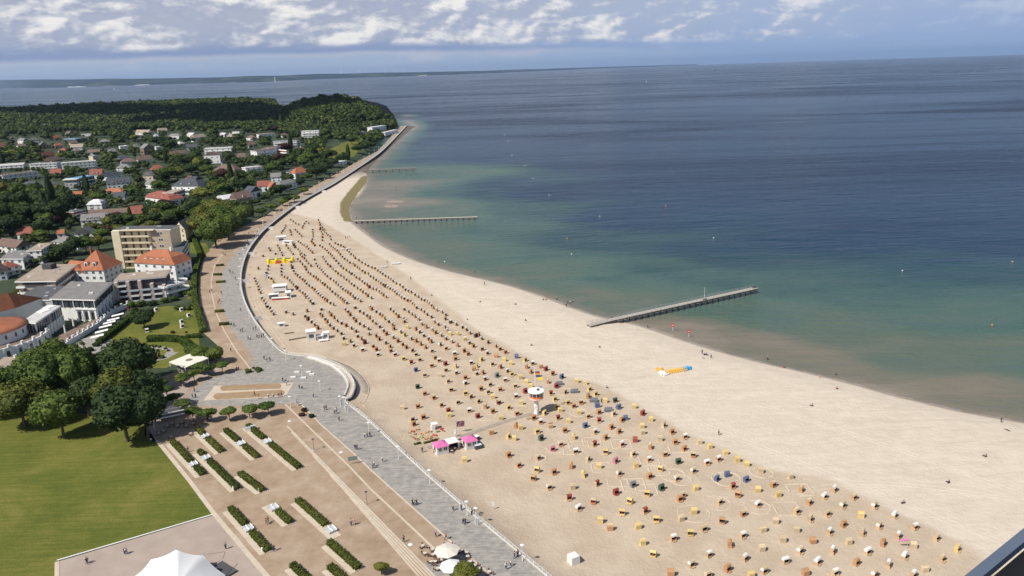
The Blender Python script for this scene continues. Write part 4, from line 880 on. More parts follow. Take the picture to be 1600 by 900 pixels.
for a, b2 in zip(wl[:-1], wl[1:]):
    n_ = max(2, int(np.linalg.norm(b2-a)/3.9))
    for k in range(n_): p = a+(b2-a)*(k+.3)/n_; p[2] = 5.15; pot(p, *P(p))
# closed parasols
def parasol_closed(x, y, c, d_, h=5.0, z=4.3):
    p = G(x, y, z); e = empty('closed_parasol', p); MB().tube((0, 0, 0), (0, 0, h), .06).build('pole', steel, e); MB().lathe([(.10, h), (.28, h*.8), (.36, h*.4), (.42, 1.2), (.2, 1.1)], 8).build('canopy', c, e); reg(e, d_, 'parasol', 'park', x, y-8, 'closed parasols on the terrace')
m_redf = mat('red_fabric', (.28, .03, .045), .8)
for x, y in [(103,524),(116,513),(131,504)]: parasol_closed(x, y, white, 'tall closed white parasol')
for x, y in [(109,533),(182,505),(194,496),(202,489),(200,486)]: parasol_closed(x, y, m_redf, 'closed dark red parasol', 2.6, 3 if x > 150 else 4.3)
# cafe furniture on the terrace, as small tables with chairs
TB = MB().lathe([(.45, .72), (.45, .76), (0, .76)], 10).mesh('table_top', [mat('table_top', (.55, .50, .44), .5)]); TL = MB().tube((0, 0, 0), (0, 0, .72), .05).lathe([(.28, .0), (.26, .05), (0, .06)], 8).mesh('base', [dark])
cb = MB().box((0, 0, .42), (.45, .45, .05)); CSEAT = cb.mesh('seat', [mat('wicker_brown', (.23, .12, .07), .8)]); CBACK = MB().box((0, .21, .46), (.45, .05, .42)).mesh('backrest', [CSEAT.materials[0]]); cl = MB()
for x_ in (-.19, .19):
    for y_ in (-.19, .19): cl.box((x_, y_, 0), (.04, .04, .42))
CLEG = cl.mesh('frame', [dark])
def table_set(p, px, py, n=3, dz='park', what='terrace'):
    e = empty('cafe_table', p); link('table_top', TB, e); link('base', TL, e); reg(e, 'small round cafe table', 'table', dz, px, py, 'cafe tables on the '+what)
    a0 = random.uniform(0, 6)
    for k in range(n):
        a = a0+k*2*PI/n; c = empty('cafe_chair', (p[0]+.78*math.cos(a), p[1]+.78*math.sin(a), p[2]), a-PI/2); link('seat', CSEAT, c); link('backrest', CBACK, c); link('frame', CLEG, c)
        reg(c, 'brown wicker cafe chair', 'chair', dz, px+4*math.cos(a), py-3*math.sin(a), 'cafe chairs on the '+what)
for x, y in [(96,538),(108,528),(122,519),(138,509),(146,504),(90,545)]: table_set(G(x, y, 4.31), x, y)
# white sun sails / covered loungers along the hedge
for i, (x, y) in enumerate([(160,525),(166,517),(172,511),(178,506),(153,533),(185,499)]):
    p = G(x, y, 3); e = empty('sun_sail', p, R(25)); MB().add([(-2.6, -1.3, 2.0), (2.6, -1.3, 2.6), (2.6, 1.3, 2.6), (-2.6, 1.3, 2.0), (-2.6, -1.3, 1.9), (2.6, -1.3, 2.5), (2.6, 1.3, 2.5), (-2.6, 1.3, 1.9)], [(0, 1, 2, 3), (7, 6, 5, 4), (0, 4, 5, 1), (1, 5, 6, 2), (2, 6, 7, 3), (3, 7, 4, 0)]).build('canopy', white, e)
    for xx in (-2.4, 2.4): MB().tube((xx, 0, 0), (xx, 0, 2.2), .07).build('post', steel, e)
    reg(e, 'slanted white sun sail', 'awning', 'park', x, y-8, 'white sun sails beside the long hedge')
# white dome and white square pavilion
p = at(163, 590); e = empty('dome_tent', p); rd = 6.6
MB().lathe([(rd, 0), (rd, 3.2)], 32).build('drum_wall', whitewall, e, smooth=True); MB().lathe([(rd+.3, 3.15), (rd*1.0, 3.3), (rd*.93, 5.1), (rd*.75, 6.9), (rd*.45, 8.2), (.1, 8.8)], 32).build('dome', white, e, smooth=True); reg(e, 'round white domed tent half hidden by dark trees', 'tent', 'fix', 163, 565)
LANDM.append((163, 565, 'white domed tent'))
zt = 6.7; rp = [G(x, y, zt)[:2] for x, y in [(264,566),(289,575),(326,560),(302,551)]]; cen = sum(rp)/4; e = empty('garden_pavilion', (*cen, 3))
loc_ = [tuple(p-cen) for p in rp]
MB().prism(loc_, 3.5, 3.85).build('roof', mat('pavilion_roof', (.70, .66, .56), .7, .05), e); MB().lathe([(1.3, 3.86), (1.3, 3.9), (0, 3.9)], 16).build('roof_logo_disc', wallmat('brown'), e)
for p in loc_: MB().box((p[0]*.96, p[1]*.96, 0), (.25, .25, 3.5)).build('post', white, e)
inn = [(p[0]*.72+.12*loc_[2][0], p[1]*.72+.12*loc_[2][1]) for p in loc_]; MB().prism(inn, 0, 3.4).build('glass_wall', glass, e)
for i in range(4):
    a = Vector(inn[i]); b2 = Vector(inn[(i+1) % 4])
    for k in range(7): c = a.lerp(b2, k/7); MB().box((c.x*1.01, c.y*1.01, 0), (.16, .16, 3.4)).build('mullion', white, e)
reg(e, 'open white garden pavilion with a square cream roof and glass walls', 'pavilion', 'fix', 295, 568); LANDM.append((295, 568, 'white garden pavilion'))
# pergola terrace by the gravel square
e = empty('pergola', (*G(268, 655, 3)[:2], 3), R(28)); 
for y_ in (-4.5, -1.5, 1.5, 4.5): MB().box((0, y_, 2.8), (12, .35, .3)).build('beam', whitewall, e)
MB().box((5.9, 0, 2.8), (.5, 9.6, .35)).build('beam', whitewall, e)
for x_ in (-5.5, 5.5):
    for y_ in (-4.5, 4.5): MB().box((x_, y_, 0), (.25, .25, 2.8)).build('post', white, e)
MB().box((-1.5, 0, 3.15), (8.6, 2.6, .06)).box((-1.5, 3, 3.15), (8.6, 2.4, .06)).build('shade_cloth', wallmat('dark'), e)
reg(e, 'pergola with pale beams over dark cafe seating beside the dark trees', 'pergola', 'fix', 275, 655); LANDM.append((268, 655, 'pergola'))
for x, y in [(262,668),(270,664),(278,668),(285,662),(256,676),(292,668),(248,680),(303,664),(268,685),(298,680)]: table_set(G(x, y, 3.0), x, y, 3, 'park', 'gravel by the pergola')
# big stage tent
apex = [G(275, 856, 11.0), G(312, 868, 8.5), G(234, 873, 6.8)]
def membrane():
    rim = [G(x, y, z) for x, y, z in [(207,903,4.0),(236,874,5.6),(275,859,7.4),(318,868,6.0),(352,898,3.8),(360,950,3.6),(300,1010,4),(220,1010,4),(180,960,4)]]; c = G(278, 915, 9.0); c2 = c
    rim = [np.array(r_) for r_ in rim]; n = len(rim); V = []; Fc = []; K = 8
    for i in range(n):
        a, b2 = rim[i], rim[(i+1) % n]
        for t_ in range(6):
            u_t = t_/6; sag = 1-.03*math.sin(PI*u_t); p = (a*(1-u_t)+b2*u_t); p = c+(p-c)*sag; p[2] -= .15*math.sin(PI*u_t)
            for k in range(1, K+1): s_ = k/K; q_ = c+(p-c)*s_; q_[2] = c[2]+(p[2]-c[2])*s_+.9*math.sin(PI*s_)*.5; V.append(q_)
    V.append(c); N_ = n*6
    for i in range(N_):
        j = (i+1) % N_
        for k in range(K-1): Fc.append((i*K+k, j*K+k, j*K+k+1, i*K+k+1))
        Fc.append((len(V)-1, j*K, i*K))
    return V, Fc
V, Fc = membrane(); e = empty('stage_tent', (*G(278, 915, 3)[:2], 3)); o0 = np.array(e.location)
MB().add([v_-o0 for v_ in V], Fc).build('membrane', mat('tent_membrane', (.80, .79, .76), .55, .03, .2), e, smooth=True)
for x, y, zt_, zb_ in [(275,859,7.4,3),(318,868,6.0,3),(236,874,5.6,3)]: a = G(x, y, zt_)-o0; MB().tube((a[0], a[1], 0), (a[0], a[1]+.1, a[2]+.7), .08).build('mast', steel, e)
for x, y, zt_, gx_, gy_ in [(325,866,6.2,352,862),(352,898,3.8,372,880),(207,905,4.2,190,905)]: a = G(x, y, zt_)-o0; b2 = G(gx_, gy_, 3)-o0; MB().tube(a, b2, .035, 5).build('guy_rope', dark, e)
reg(e, 'large white membrane stage tent at the lower edge of the photo', 'tent', 'fix', 275, 880); LANDM.append((275, 875, 'white stage tent'))
e = empty('tent_shadow_slab', (*G(347, 893, 3)[:2], 3)); MB().box((0, 0, 0), (6, 4, .4), R(-38)).build('deck', wallmat('dark'), e); MB().box((-1, -.5, .4), (1.0, .8, 1.0), R(-38)).build('slab_block', dark, e); reg(e, 'dark slab standing in for shadow under the right edge of the white tent', 'shadow slab', 'fix', 345, 885)  # dark slab and block put where the tent's shadow lies
# --- white lawn chairs in the hotel garden are added with the beach chairs
# ================================================================ town beyond the gardens
HS = [ # A, B, depth, wall px, roof, roof h, wall, roof colour, floors, windows, description, extra
 ((5,421),(39,421),12,15,'flat',0,'white','grey',2,3,'white cube house with grey flat roof, lower of two behind the hedge',dict(C=(52,408),lm='pair of white cube houses')),
 ((47,413),(68,412),12,19,'flat',0,'white','tan',3,2,'tall white house with tan flat roof beside the dark pine',dict(C=(86,400))),
 ((-12,440),(12,437),9,13,'gable',3.5,'white','brown',2,2,'half-timbered house with brown roof at the left edge',dict(ridge='v')),
 ((12,432),(33,427),9,12,'hip',3,'white','red',2,2,'white villa with dark red balconies and reddish roof',dict(balc=1)),
 ((-5,394),(27,398),11,10,'gable',4,'white','brown',2,4,'long white house with brown pitched roof at the left edge',dict()),
 ((82,386),(122,390),12,8,'hip',3,'white','grey',2,3,'white bungalow with broad pale grey hipped roof',dict(lm='pale grey hipped bungalow')),
 ((118,376),(147,374),9,10,'gable',3.5,'white','darkgrey',2,2,'white house with dark grey gables next to the cream block',dict(ridge='v')),
 ((28,374),(52,373),10,7,'gable',4.5,'white','red',1,2,'small house with red pitched roof in front of the dark wood',dict(chim=1)),
 ((90,372),(101,371),6,6,'gable',2.5,'white','orange',1,1,'tiny orange-roofed house between dark trees',dict()),
 ((128,356),(165,353),12,10,'gable',4,'white','grey',2,4,'long house with grey roof, white dormers and white walls',dict(dorm=4,lm='long grey-roofed house')),
 ((137,342),(200,338),13,3,'gable',4.5,'grey','brown',1,5,'very long dark brown roof behind the grey-roofed house',dict(dorm=3)),
 ((118,346),(135,342),10,13,'flat',0,'brick','darkgrey',3,2,'dark brick block with white balconies beside the dark wood',dict(balc=1)),
 ((205,349),(221,347),11,13,'gable',4.5,'white','red',2,2,'white house with salmon red pitched roof',dict(C=(225,340),over=2,dorm=1,lm='salmon-red roofed house')),
 ((137,328),(160,327),11,7,'mansard',4,'white','white',2,2,'white house with white and black roof planes',dict()),
 ((229,322),(268,327),13,13,'mansard',5.5,'white','red',2,4,'large white villa with red mansard roof and two white dormers',dict(dorm=2,lm='large white villa with red mansard roof')),
 ((275,324),(292,318),10,20,'flat',0,'brown','tan',4,2,'grey-brown balcony block right of the red mansard villa',dict(balc=1)),
 ((270,304),(312,304),14,12,'hip',6,'white','slate',2,4,'big white house with slate roof and curved white balcony',dict(balc=1,dorm=2,lm='big slate-roofed white house')),
 ((287,288),(303,288),9,6,'hip',4,'white','red',1,2,'villa with small red hipped roof behind the slate-roofed house',dict()),
 ((303,297),(320,290),9,11,'gable',4,'white','slate',2,2,'house with white pointed gable beside the slate-roofed house',dict(ridge='v')),
 ((335,277),(368,277),14,10,'hip',5.5,'tan','brown',2,4,'broad mansion with grey-brown hipped roof among dark trees',dict(chim=1,lm='broad brown-roofed mansion')),
 ((347,322),(372,318),10,9,'gable',3,'white','white',2,2,'house with dazzling white slanted roof above the huge trees',dict()),
 ((371,322),(395,318),11,10,'gable',5,'tan','brown',2,2,'villa with dark brown steep roof above the huge trees',dict(chim=1,dorm=1,lm='steep brown-roofed villa')),
 ((393,315),(411,311),9,13,'gable',4.5,'white','slate',2,2,'white villa with slate gable roof near the promenade',dict(ridge='v')),
 ((403,300),(422,299),9,8,'gable',4.5,'white','red',2,2,'villa with bright red pitched roof near the promenade',dict(chim=1,lm='bright red-roofed villa')),
 ((423,300),(436,298),9,7,'gable',4,'white','orange',2,2,'small orange-roofed white house right of the bright red roof',dict(ridge='v')),
 ((424,285),(440,284),9,7,'gable',4,'white','grey',2,2,'small white house with pale brown gables among trees',dict()),
 ((448,275),(462,277),9,6,'hip',3.5,'white','slate',2,2,'slate-roofed villa left of the orange villa',dict()),
 ((462,280),(483,277),10,8,'hip',5.5,'white','orange',2,3,'villa with bright orange hipped roof and tall white chimney',dict(chim=2,lm='bright orange villa')),
 ((440,299),(465,293),9,9,'hip',3,'white','grey',2,3,'white house half hidden by trees beside the promenade',dict()),
 ((385,273),(410,270),10,9,'flat',0,'white','pale',3,3,'small white flat-roofed apartment house',dict(balc=1)),
 ((403,253),(428,250),16,15,'flat',0,'white','brown',4,1,'four-storey apartment block with bold white balcony bands',dict(C=(440,244),balc=1,lm='white-banded apartment block')),
 ((393,250),(403,252),12,13,'flat',0,'white','brown',3,2,'plain white end section of the banded apartment block',dict()),
 ((428,231),(465,230),14,9,'flat',0,'grey','darkgrey',3,4,'dark terraced block with glimpses of white balconies',dict(balc=1)),
 ((472,219),(499,218),12,12,'flat',0,'white','pale',4,3,'four-storey white block with dark balconies by the park',dict(balc=1,lm='white block by the park')),
 ((405,216),(430,214),12,5,'flat',0,'white','tan',2,4,'long low white building below the wooded ridge',dict()),
 ((320,242),(362,240),16,8,'flat',0,'white','pale',2,5,'long pale modern building with roof plant',dict(balc=3,lm='long pale modern building')),
 ((292,236),(309,235),10,5,'gable',4,'grey','slate',2,2,'house with blue-grey slate roof',dict()),
 ((320,256),(345,255),11,12,'gable',4,'white','brown',2,3,'white and brick house with pointed gables',dict(ridge='v')),
 ((272,245),(293,242),11,4,'gable',3.5,'white','brown',1,3,'long low red-brown roof behind dark trees',dict()),
 ((226,242),(243,240),10,9,'gable',6,'brown','grey',2,2,'grey-brown house with steep roof',dict(ridge='v')),
 ((245,238),(253,237),7,7,'flat',0,'white','white',2,1,'small bright white cube house',dict()),
 ((212,211),(232,211),11,3,'gable',6,'white','tan',1,3,'house with pale reddish roof and white gable near the wood',dict(ridge='u')),
 ((240,220),(246,220),6,5,'gable',6,'white','white',1,1,'narrow white pointed gable near the wood',dict(ridge='v')),
 ((248,208),(262,207),9,3,'gable',5.5,'tan','tan',1,2,'tan gabled house at the edge of the wood',dict()),
 ((263,217),(280,217),10,4,'hip',4,'white','grey',1,3,'grey hipped house with white front near the wood',dict()),
 ((305,222),(322,220),10,6,'gable',5,'white','tan',2,2,'white house with pink roof near the wood',dict()),
 ((237,269),(259,267),10,3,'hip',5,'brick','red',1,2,'wide dark red hipped roof beside a round tree',dict()),
 ((218,256),(238,254),10,5,'gable',5,'white','brown',1,2,'brown-roofed house with white half gable',dict()),
 ((186,254),(206,252),10,4,'hip',4,'dark','slate',1,2,'dark slate-roofed house',dict()),
 ((182,268),(204,267),11,5,'hip',4,'white','grey',2,3,'grey-roofed house with two white dormers',dict(dorm=2)),
 ((189,238),(201,237),8,8,'flat',0,'white','white',2,2,'bright white cube house with red-tiled corner',dict(lm='bright white cube house')),
 ((101,223),(119,223),14,5,'flat',0,'blue','blue',1,2,'building with turquoise blue roof below the wood',dict(lm='turquoise blue roof')),
 ((45,226),(62,225),14,6,'hip',4,'grey','darkgrey',2,3,'dark grey building group below the wood',dict()),
 ((63,233),(76,232),10,5,'gable',6,'brick','grey',2,2,'house with grey pointed gable',dict(ridge='v')),
 ((87,232),(99,231),9,4,'hip',4,'tan','red',1,2,'small house with brownish red roof',dict(chim=1)),
 ((-3,234),(8,233),9,4,'gable',6,'white','red',1,1,'house with bright red roof at the left edge, below the wood',dict()),
 ((111,227),(122,226),9,3,'gable',4,'tan','brown',1,2,'house with brown roof next to the turquoise roof',dict()),
 ((111,235),(130,234),12,4,'gable',5,'white','tan',1,2,'house with wide tan roof and white gable',dict()),
 ((122,222),(137,221),12,5,'flat',0,'dark','darkgrey',2,3,'dark slate building right of the turquoise roof',dict()),
 ((128,213),(143,213),12,3,'flat',0,'grey','grey',1,2,'long grey roof at the edge of the wood',dict()),
 ((156,227),(172,226),12,5,'hip',3,'white','grey',2,2,'grey-roofed house with white garages',dict()),
 ((137,243),(156,242),11,4,'gable',4,'white','brown',1,2,'flat brown roof with white gable end',dict()),
 ((73,248),(88,244),10,3,'gable',6,'brick','orange',1,2,'house with glowing orange steep roof',dict(lm='glowing orange steep roof')),
 ((84,262),(99,258),12,9,'gable',5,'brown','brown',2,2,'large plain brown sloping roof below the orange roof',dict()),
 ((-8,268),(38,265),12,7,'flat',0,'white','pale',2,6,'long white two-storey flats at the left edge',dict(balc=1,C=(40,262))),
 ((48,268),(91,266),14,10,'flat',0,'white','grey',3,6,'long white three-storey flats with balcony bands',dict(balc=2,lm='long white balcony flats')),
 ((98,268),(151,264),14,11,'flat',0,'white','pale',3,8,'longest white balcony flats with many roof hatches',dict(balc=2)),
 ((6,285),(61,278),14,9,'flat',0,'white','brown',2,7,'dark-roofed flats with two white balcony bands',dict(balc=2)),
 ((79,277),(96,276),10,5,'gable',5,'white','red',1,2,'house with crooked red roof below the balcony flats',dict(chim=1)),
 ((103,297),(122,296),14,14,'flat',0,'grey','white',3,3,'grey cube house with a tilted white roof',dict(C=(126,294),over=1.2,lm='grey cube with tilted white roof')),
 ((126,296),(150,291),12,15,'flat',0,'blue','blue',3,4,'dark blue-black building beside the grey cube',dict(balc=3)),
 ((141,280),(160,279),10,6,'gable',6,'white','red',2,2,'white house with tall red roof',dict(dorm=2)),
 ((168,295),(204,292),12,7,'gable',5,'white','slate',2,5,'row house with black roof and four skylights',dict(dorm=4,lm='black roof with four skylights')),
 ((160,302),(190,302),10,2,'hip',3,'tan','orange',1,2,'low twin orange roofs in front of the row house',dict()),
 ((109,309),(127,308),9,2,'gable',4,'orange' if 0 else 'tan','orange',1,1,'single bright orange flat-pitched roof among trees',dict()),
 ((74,298),(99,295),12,4,'hip',5,'dark','darkgrey',1,2,'wide dark grey hipped roof left of the grey cube',dict()),
 ((50,301),(68,297),11,6,'gable',6,'dark','slate',2,2,'dark gabled house with two white skylights',dict(ridge='v')),
 ((22,305),(36,303),12,7,'gable',4,'grey','grey',2,2,'house with grey glazed roof',dict(ridge='v')),
 ((168,282),(190,278),11,5,'gable',4,'white','slate',1,3,'low dark roofs behind the row house',dict()),
 ((190,258),(214,256),11,4,'hip',4,'grey','brown',1,2,'dark brown hipped roof in the middle of town',dict()),
 ((582,206),(604,203),12,6,'flat',0,'white','white',1,3,'white flat-roofed beach restaurant below the wooded headland',dict(lm='white beach restaurant')),
 ((602,212),(622,207),9,4,'flat',0,'white','pale',1,4,'low pale pavilion on the promenade by the headland',dict()),
 ((548,214),(570,210),11,4,'hip',3,'grey','grey',1,3,'low grey-roofed house under the headland trees',dict()),
 ((520,259),(542,256),9,4,'flat',0,'white','white',1,4,'long white beach kiosk roof on the promenade',dict()),
 ((73,201),(80,200),10,4,'gable',4,'white','white',1,1,'single white house inside the dark wood',dict()),
 ((411,198),(421,196),10,4,'gable',4,'white','pale',1,1,'pale house inside the wooded slope',dict()),
 ((516,186),(527,185),12,3,'flat',0,'white','white',1,2,'white building half hidden on the headland',dict()),
]
for a, b2, dp, hp_, rf_, rh_, wl_, rc_, fl_, nw_, ds, ex in HS:
    bld(a, b2, dp, hp_, rf_, rh_, wl_, rc_, fl_, nw_, desc=ds, name='apartment_house' if rf_ == 'flat' else 'house', **ex)
# small houses in the gaps
rh = np.random.default_rng(5); n_h = 0; tries = 0
while n_h < 26 and tries < 4000:
    tries += 1; x = rh.uniform(2, 470); y = 212+150*rh.random()**1.5
    if y > np.interp(x, [0, 110, 170, 300, 335, 420, 470], [300, 300, 350, 315, 312, 300, 280]) or (x < 112 and y > 298): continue
    k = mpp(at(x, y)); w_px = rh.uniform(8, 13)/k; hh_ = 7.5/k
    if any(x+w_px/2+1 > b0 and x-w_px/2-1 < b1 and y+1 > t0 and y-hh_*.8 < t1 for b0, b1, t0, t1 in BBOX): continue
    rc_ = rh.choice(['brown', 'red', 'grey', 'slate', 'tan', 'orange', 'pale'], p=[.27, .15, .2, .15, .1, .06, .07]); wl_ = rh.choice(['white', 'cream', 'tan', 'grey', 'brick'], p=[.55, .15, .12, .1, .08]); kind = rh.choice(['gable', 'hip', 'mansard', 'flat'], p=[.5, .28, .1, .12])
    bld((x-w_px/2, y+rh.uniform(-1, 1)), (x+w_px/2, y-.3), rh.uniform(8, 11), rh.uniform(3.2, 5.5)/k, kind, rh.uniform(3.2, 5.5), wl_, rc_, 1 if rh.random() < .5 else 2, 2, desc='small %s-walled house with %s %s roof' % (wl_, {'slate': 'blue-grey slate', 'pale': 'pale'}.get(rc_, rc_), kind), ridge='u' if rh.random() < .55 else 'v', chim=1 if rh.random() < .4 and kind != 'flat' else 0, dorm=1 if kind == 'mansard' else 0, grp='small houses between the gardens'); n_h += 1
# ---- individual trees among the houses
manual = [(14,330,9,14,'dark'),(40,332,10,16,'dark'),(60,330,10,16,'dark'),(85,335,10,17,'dark'),(30,312,9,14,'green'),(8,312,9,14,'olive'),(55,312,9,13,'green'),(78,318,9,13,'green'),(100,325,9,15,'dark'),(70,350,10,17,'dark'),(40,352,10,16,'dark'),(12,352,10,15,'dark'),(95,352,10,17,'dark'),(108,335,9,15,'dark'),(20,372,9,14,'dark'),(70,372,8,12,'dark'),
 (92,312,8,12,'olive'),(138,307,8,13,'dark'),(152,318,8,11,'green'),(118,320,6,10,'dark'),(64,376,6,8,'green'),(100,412,7.5,12,'dark'),(118,398,7.5,12,'dark'),(88,402,6,9,'dark'),(135,395,7,11,'green'),(155,392,6.5,10,'olive'),(160,378,7,10,'green'),(148,368,7,10,'olive'),(238,345,8.5,13,'dark'),(222,352,6,9,'green'),(200,352,7,10,'green'),(185,350,7,10,'copper'),
 (255,352,8,10,'green'),(272,345,8,10,'green'),(170,355,6,8,'olive'),(185,366,6,7,'olive'),(210,362,6,8,'green'),(235,362,7,8,'olive'),(258,285,13,17,'green'),(278,282,11,15,'olive'),(250,300,9,12,'green'),(300,275,10,14,'dark'),(310,268,8,18,'light'),(325,275,9,13,'green'),(350,285,8,15,'copper'),(362,290,9,15,'copper'),(374,285,8,12,'green'),(385,300,9,13,'dark'),(350,305,9,12,'green'),
 (440,265,9,13,'dark'),(455,258,8,12,'green'),(425,272,9,13,'green'),(450,290,8,13,'dark'),(438,306,7,11,'dark'),(470,292,6,9,'dark'),(495,280,11,15,'dark'),(508,272,10,14,'dark'),(445,242,11,18,'copper'),(455,238,10,16,'dark'),(415,262,8,11,'dark'),(370,262,9,13,'dark'),(360,255,9,14,'dark'),(280,262,11,14,'dark'),(300,258,11,14,'dark'),(260,256,9,13,'dark'),(245,228,14,17,'dark'),(268,238,15,20,'dark'),
 (536,255,9,12,'dark'),(545,250,9,12,'dark'),(560,240,9,13,'dark'),(550,226,10,14,'dark'),(585,225,10,14,'dark'),(572,235,9,13,'dark'),(500,262,9,12,'dark'),(520,262,8,11,'dark'),(505,250,9,12,'green'),(490,255,9,12,'green'),(475,262,9,12,'green'),(212,222,10,14,'light'),(332,215,11,16,'light'),(18,250,12,15,'light'),(30,245,12,15,'green'),(5,262,9,12,'light'),(95,250,7,10,'light'),(440,200,14,18,'olive'),(465,205,12,16,'olive'),(430,208,10,14,'copper'),
 (470,245,9,13,'dark'),(480,240,9,12,'dark'),(490,236,9,12,'dark'),(500,232,9,12,'green'),(460,316,5,7,'green'),(442,322,5,7,'green'),(425,330,5,7,'green'),(410,338,5,7,'green'),(475,304,5,7,'green'),(395,340,6,8,'green'),(450,318,5,7,'dark')]
def clear_of_houses(px, py, wpx, hpx, tol=.75):
    for x0, x1, y0, y1 in BBOX:
        if px+wpx*.8 > x0 and px-wpx*.8 < x1 and py > y0 and py-hpx < y1-.66*(y1-y0): return False
    return True
cand = []
for x, y, r, h, k in manual: cand.append((x, y, r*1.12, h*(1.35 if x < 112 and 305 < y < 375 else 1.12), k, True))
land_in = lambda p: p[0] < 1e9
rg = np.random.default_rng(11)
road = LANDC
def low_line(x): return np.interp(x, [-80, 0, 100, 160, 200, 300, 335, 420, 500, 545, 590, 615], [470, 430, 410, 372, 372, 362, 345, 318, 275, 252, 232, 205])
def up_line(x): return np.interp(x, [0, 100, 200, 300, 400, 450, 500, 560, 620], [206, 202, 200, 196, 198, 206, 212, 214, 196])
ys = []
tries = 0; acc = []
while tries < 24000:
    tries += 1; x = rg.uniform(-45, 615); y = 196+(430-196)*rg.random()**1.7
    if y > low_line(x)-3 or y < up_line(x): continue
    p = at(x, y); m_ = mpp(p); r = rg.uniform(4.4, 9.0) if y > 260 else rg.uniform(6.5, 12); w_ = r/m_; 
    if any((x-a[0])**2+((y-a[1])*2.6)**2 < ((w_+a[2])*.36)**2 for a in acc[-4000:]): continue
    h = r*rg.uniform(1.35, 1.9)
    if not clear_of_houses(x, y, w_, h/m_*.95): 
        r *= .5; h *= .5; w_ *= .5
        if not clear_of_houses(x, y, w_, h/m_*.95): continue
    if (508 < x < 566 and 222 < y < 250): continue
    acc.append((x, y, w_)); cand.append((x, y, r, h, rg.choice(['green', 'dark', 'olive', 'light', 'copper'], p=[.42, .34, .15, .04, .05]), False))
items = []
for x, y, r, h, k, man in cand: p = at(x, y); items.append((r/mpp(p)*(3 if man else 1), x, y, r, h, k, p))
items.sort(key=lambda q: -q[0])
n_used = sum(1 for o_ in COL.objects if 'tree' in o_.name and o_.type == 'EMPTY')
lim = 296-n_used
for sz, x, y, r, h, k, p in items[:lim]:
    cone = rg.random() < .07
    tree(p, r*(.55 if cone else 1), h*(1.35 if cone else 1), 'dark' if cone else k, CON if cone else (MIDC if r/mpp(p) > 4 else SML), x, y-h/mpp(p)*.5, trunk=.18, name='conifer_tree' if cone else 'leafy_tree', desc='dark pointed conifer' if cone else None)
rest = items[lim:]
# ---- the far wood, one mass
def merge_crowns(name, spots, mats, label, cat, var):
    V = []; Fc = []; o_ = 0
    for (x, y, z, r, hh) in spots:
        v, f = var[rg.integers(len(var))]; a = rg.uniform(0, 6.28); c, s_ = math.cos(a), math.sin(a)
        q = np.stack([(v[:, 0]*c-v[:, 1]*s_)*r+x, (v[:, 0]*s_+v[:, 1]*c)*r+y, v[:, 2]*hh+z], 1); V.append(q); Fc.append(f+o_); o_ += len(v)
    o = link(name, npmesh(name, np.concatenate(V), np.concatenate(Fc), mats)); return setp(o, label, cat, None, 'stuff')
VAR = [crown(500+i, 4, 1, 46, .26, .85) for i in range(6)]
VARM = [crown(600+i, 5, 1, 130, .17, .85) for i in range(4)]
print('trees', len(items), 'rest', len(rest))
merge_crowns('garden_trees', [(p[0], p[1], p[2]+h*.52, r, h*.55) for sz, x, y, r, h, k, p in rest], [FOL['wood']], 'mass of small dark trees filling the gaps between the far houses', 'trees', VARM)
spots = []
pts = []
for it in range(150000):
    azr = R(rg.uniform(-38, -8.2)); D = rg.uniform(1150**2, 3480**2)**.5; pts.append((D*math.sin(azr), D*math.cos(azr)))
pts = np.array(pts); okk = inside(pts, LANDC) & (seg_dist(pts, LANDC, True) > 14); pts = pts[okk]; zz = terrain(pts)
grid = {}
PX = np.array([P((a[0], a[1], b2)) for a, b2 in zip(pts, zz)])
for (x, y), z, (px, py) in zip(pts, zz, PX):
    if py > up_line(px)+4 or px < -60 or px > 640: continue
    hillish = np.hypot(x-hc[0], y-hc[1]) < 520
    if px > 560 and py > 192 and not hillish: continue
    D = math.hypot(x, y)
    if P((x, y, z+19))[1] < np.interp(px, [0, 60, 100, 150, 250, 400, 430, 434, 447, 455, 470, 500, 530, 560, 590, 612, 622], [163, 160, 157, 152, 150, 152, 154, 166, 166, 160, 155, 149, 147, 151, 162, 178, 190])-1: continue
    sp_ = 6.5 if hillish else (8.5 if D < 2000 else 12.0); kx = (int(x/sp_), int(y/sp_))
    if kx in grid: continue
    grid[kx] = 1; r = rg.uniform(6, 9.5)*(1 if D < 2200 else 1.25)*(1 if rg.random() < .9 else 1.3); spots.append((x, y, z+r*.9, r, r*rg.uniform(.8, 1.1)))
print('forest', len(spots))
merge_crowns('forest', spots, [FOL['wood']], 'dark green wood covering the ridge and the rounded headland', 'forest', VAR)
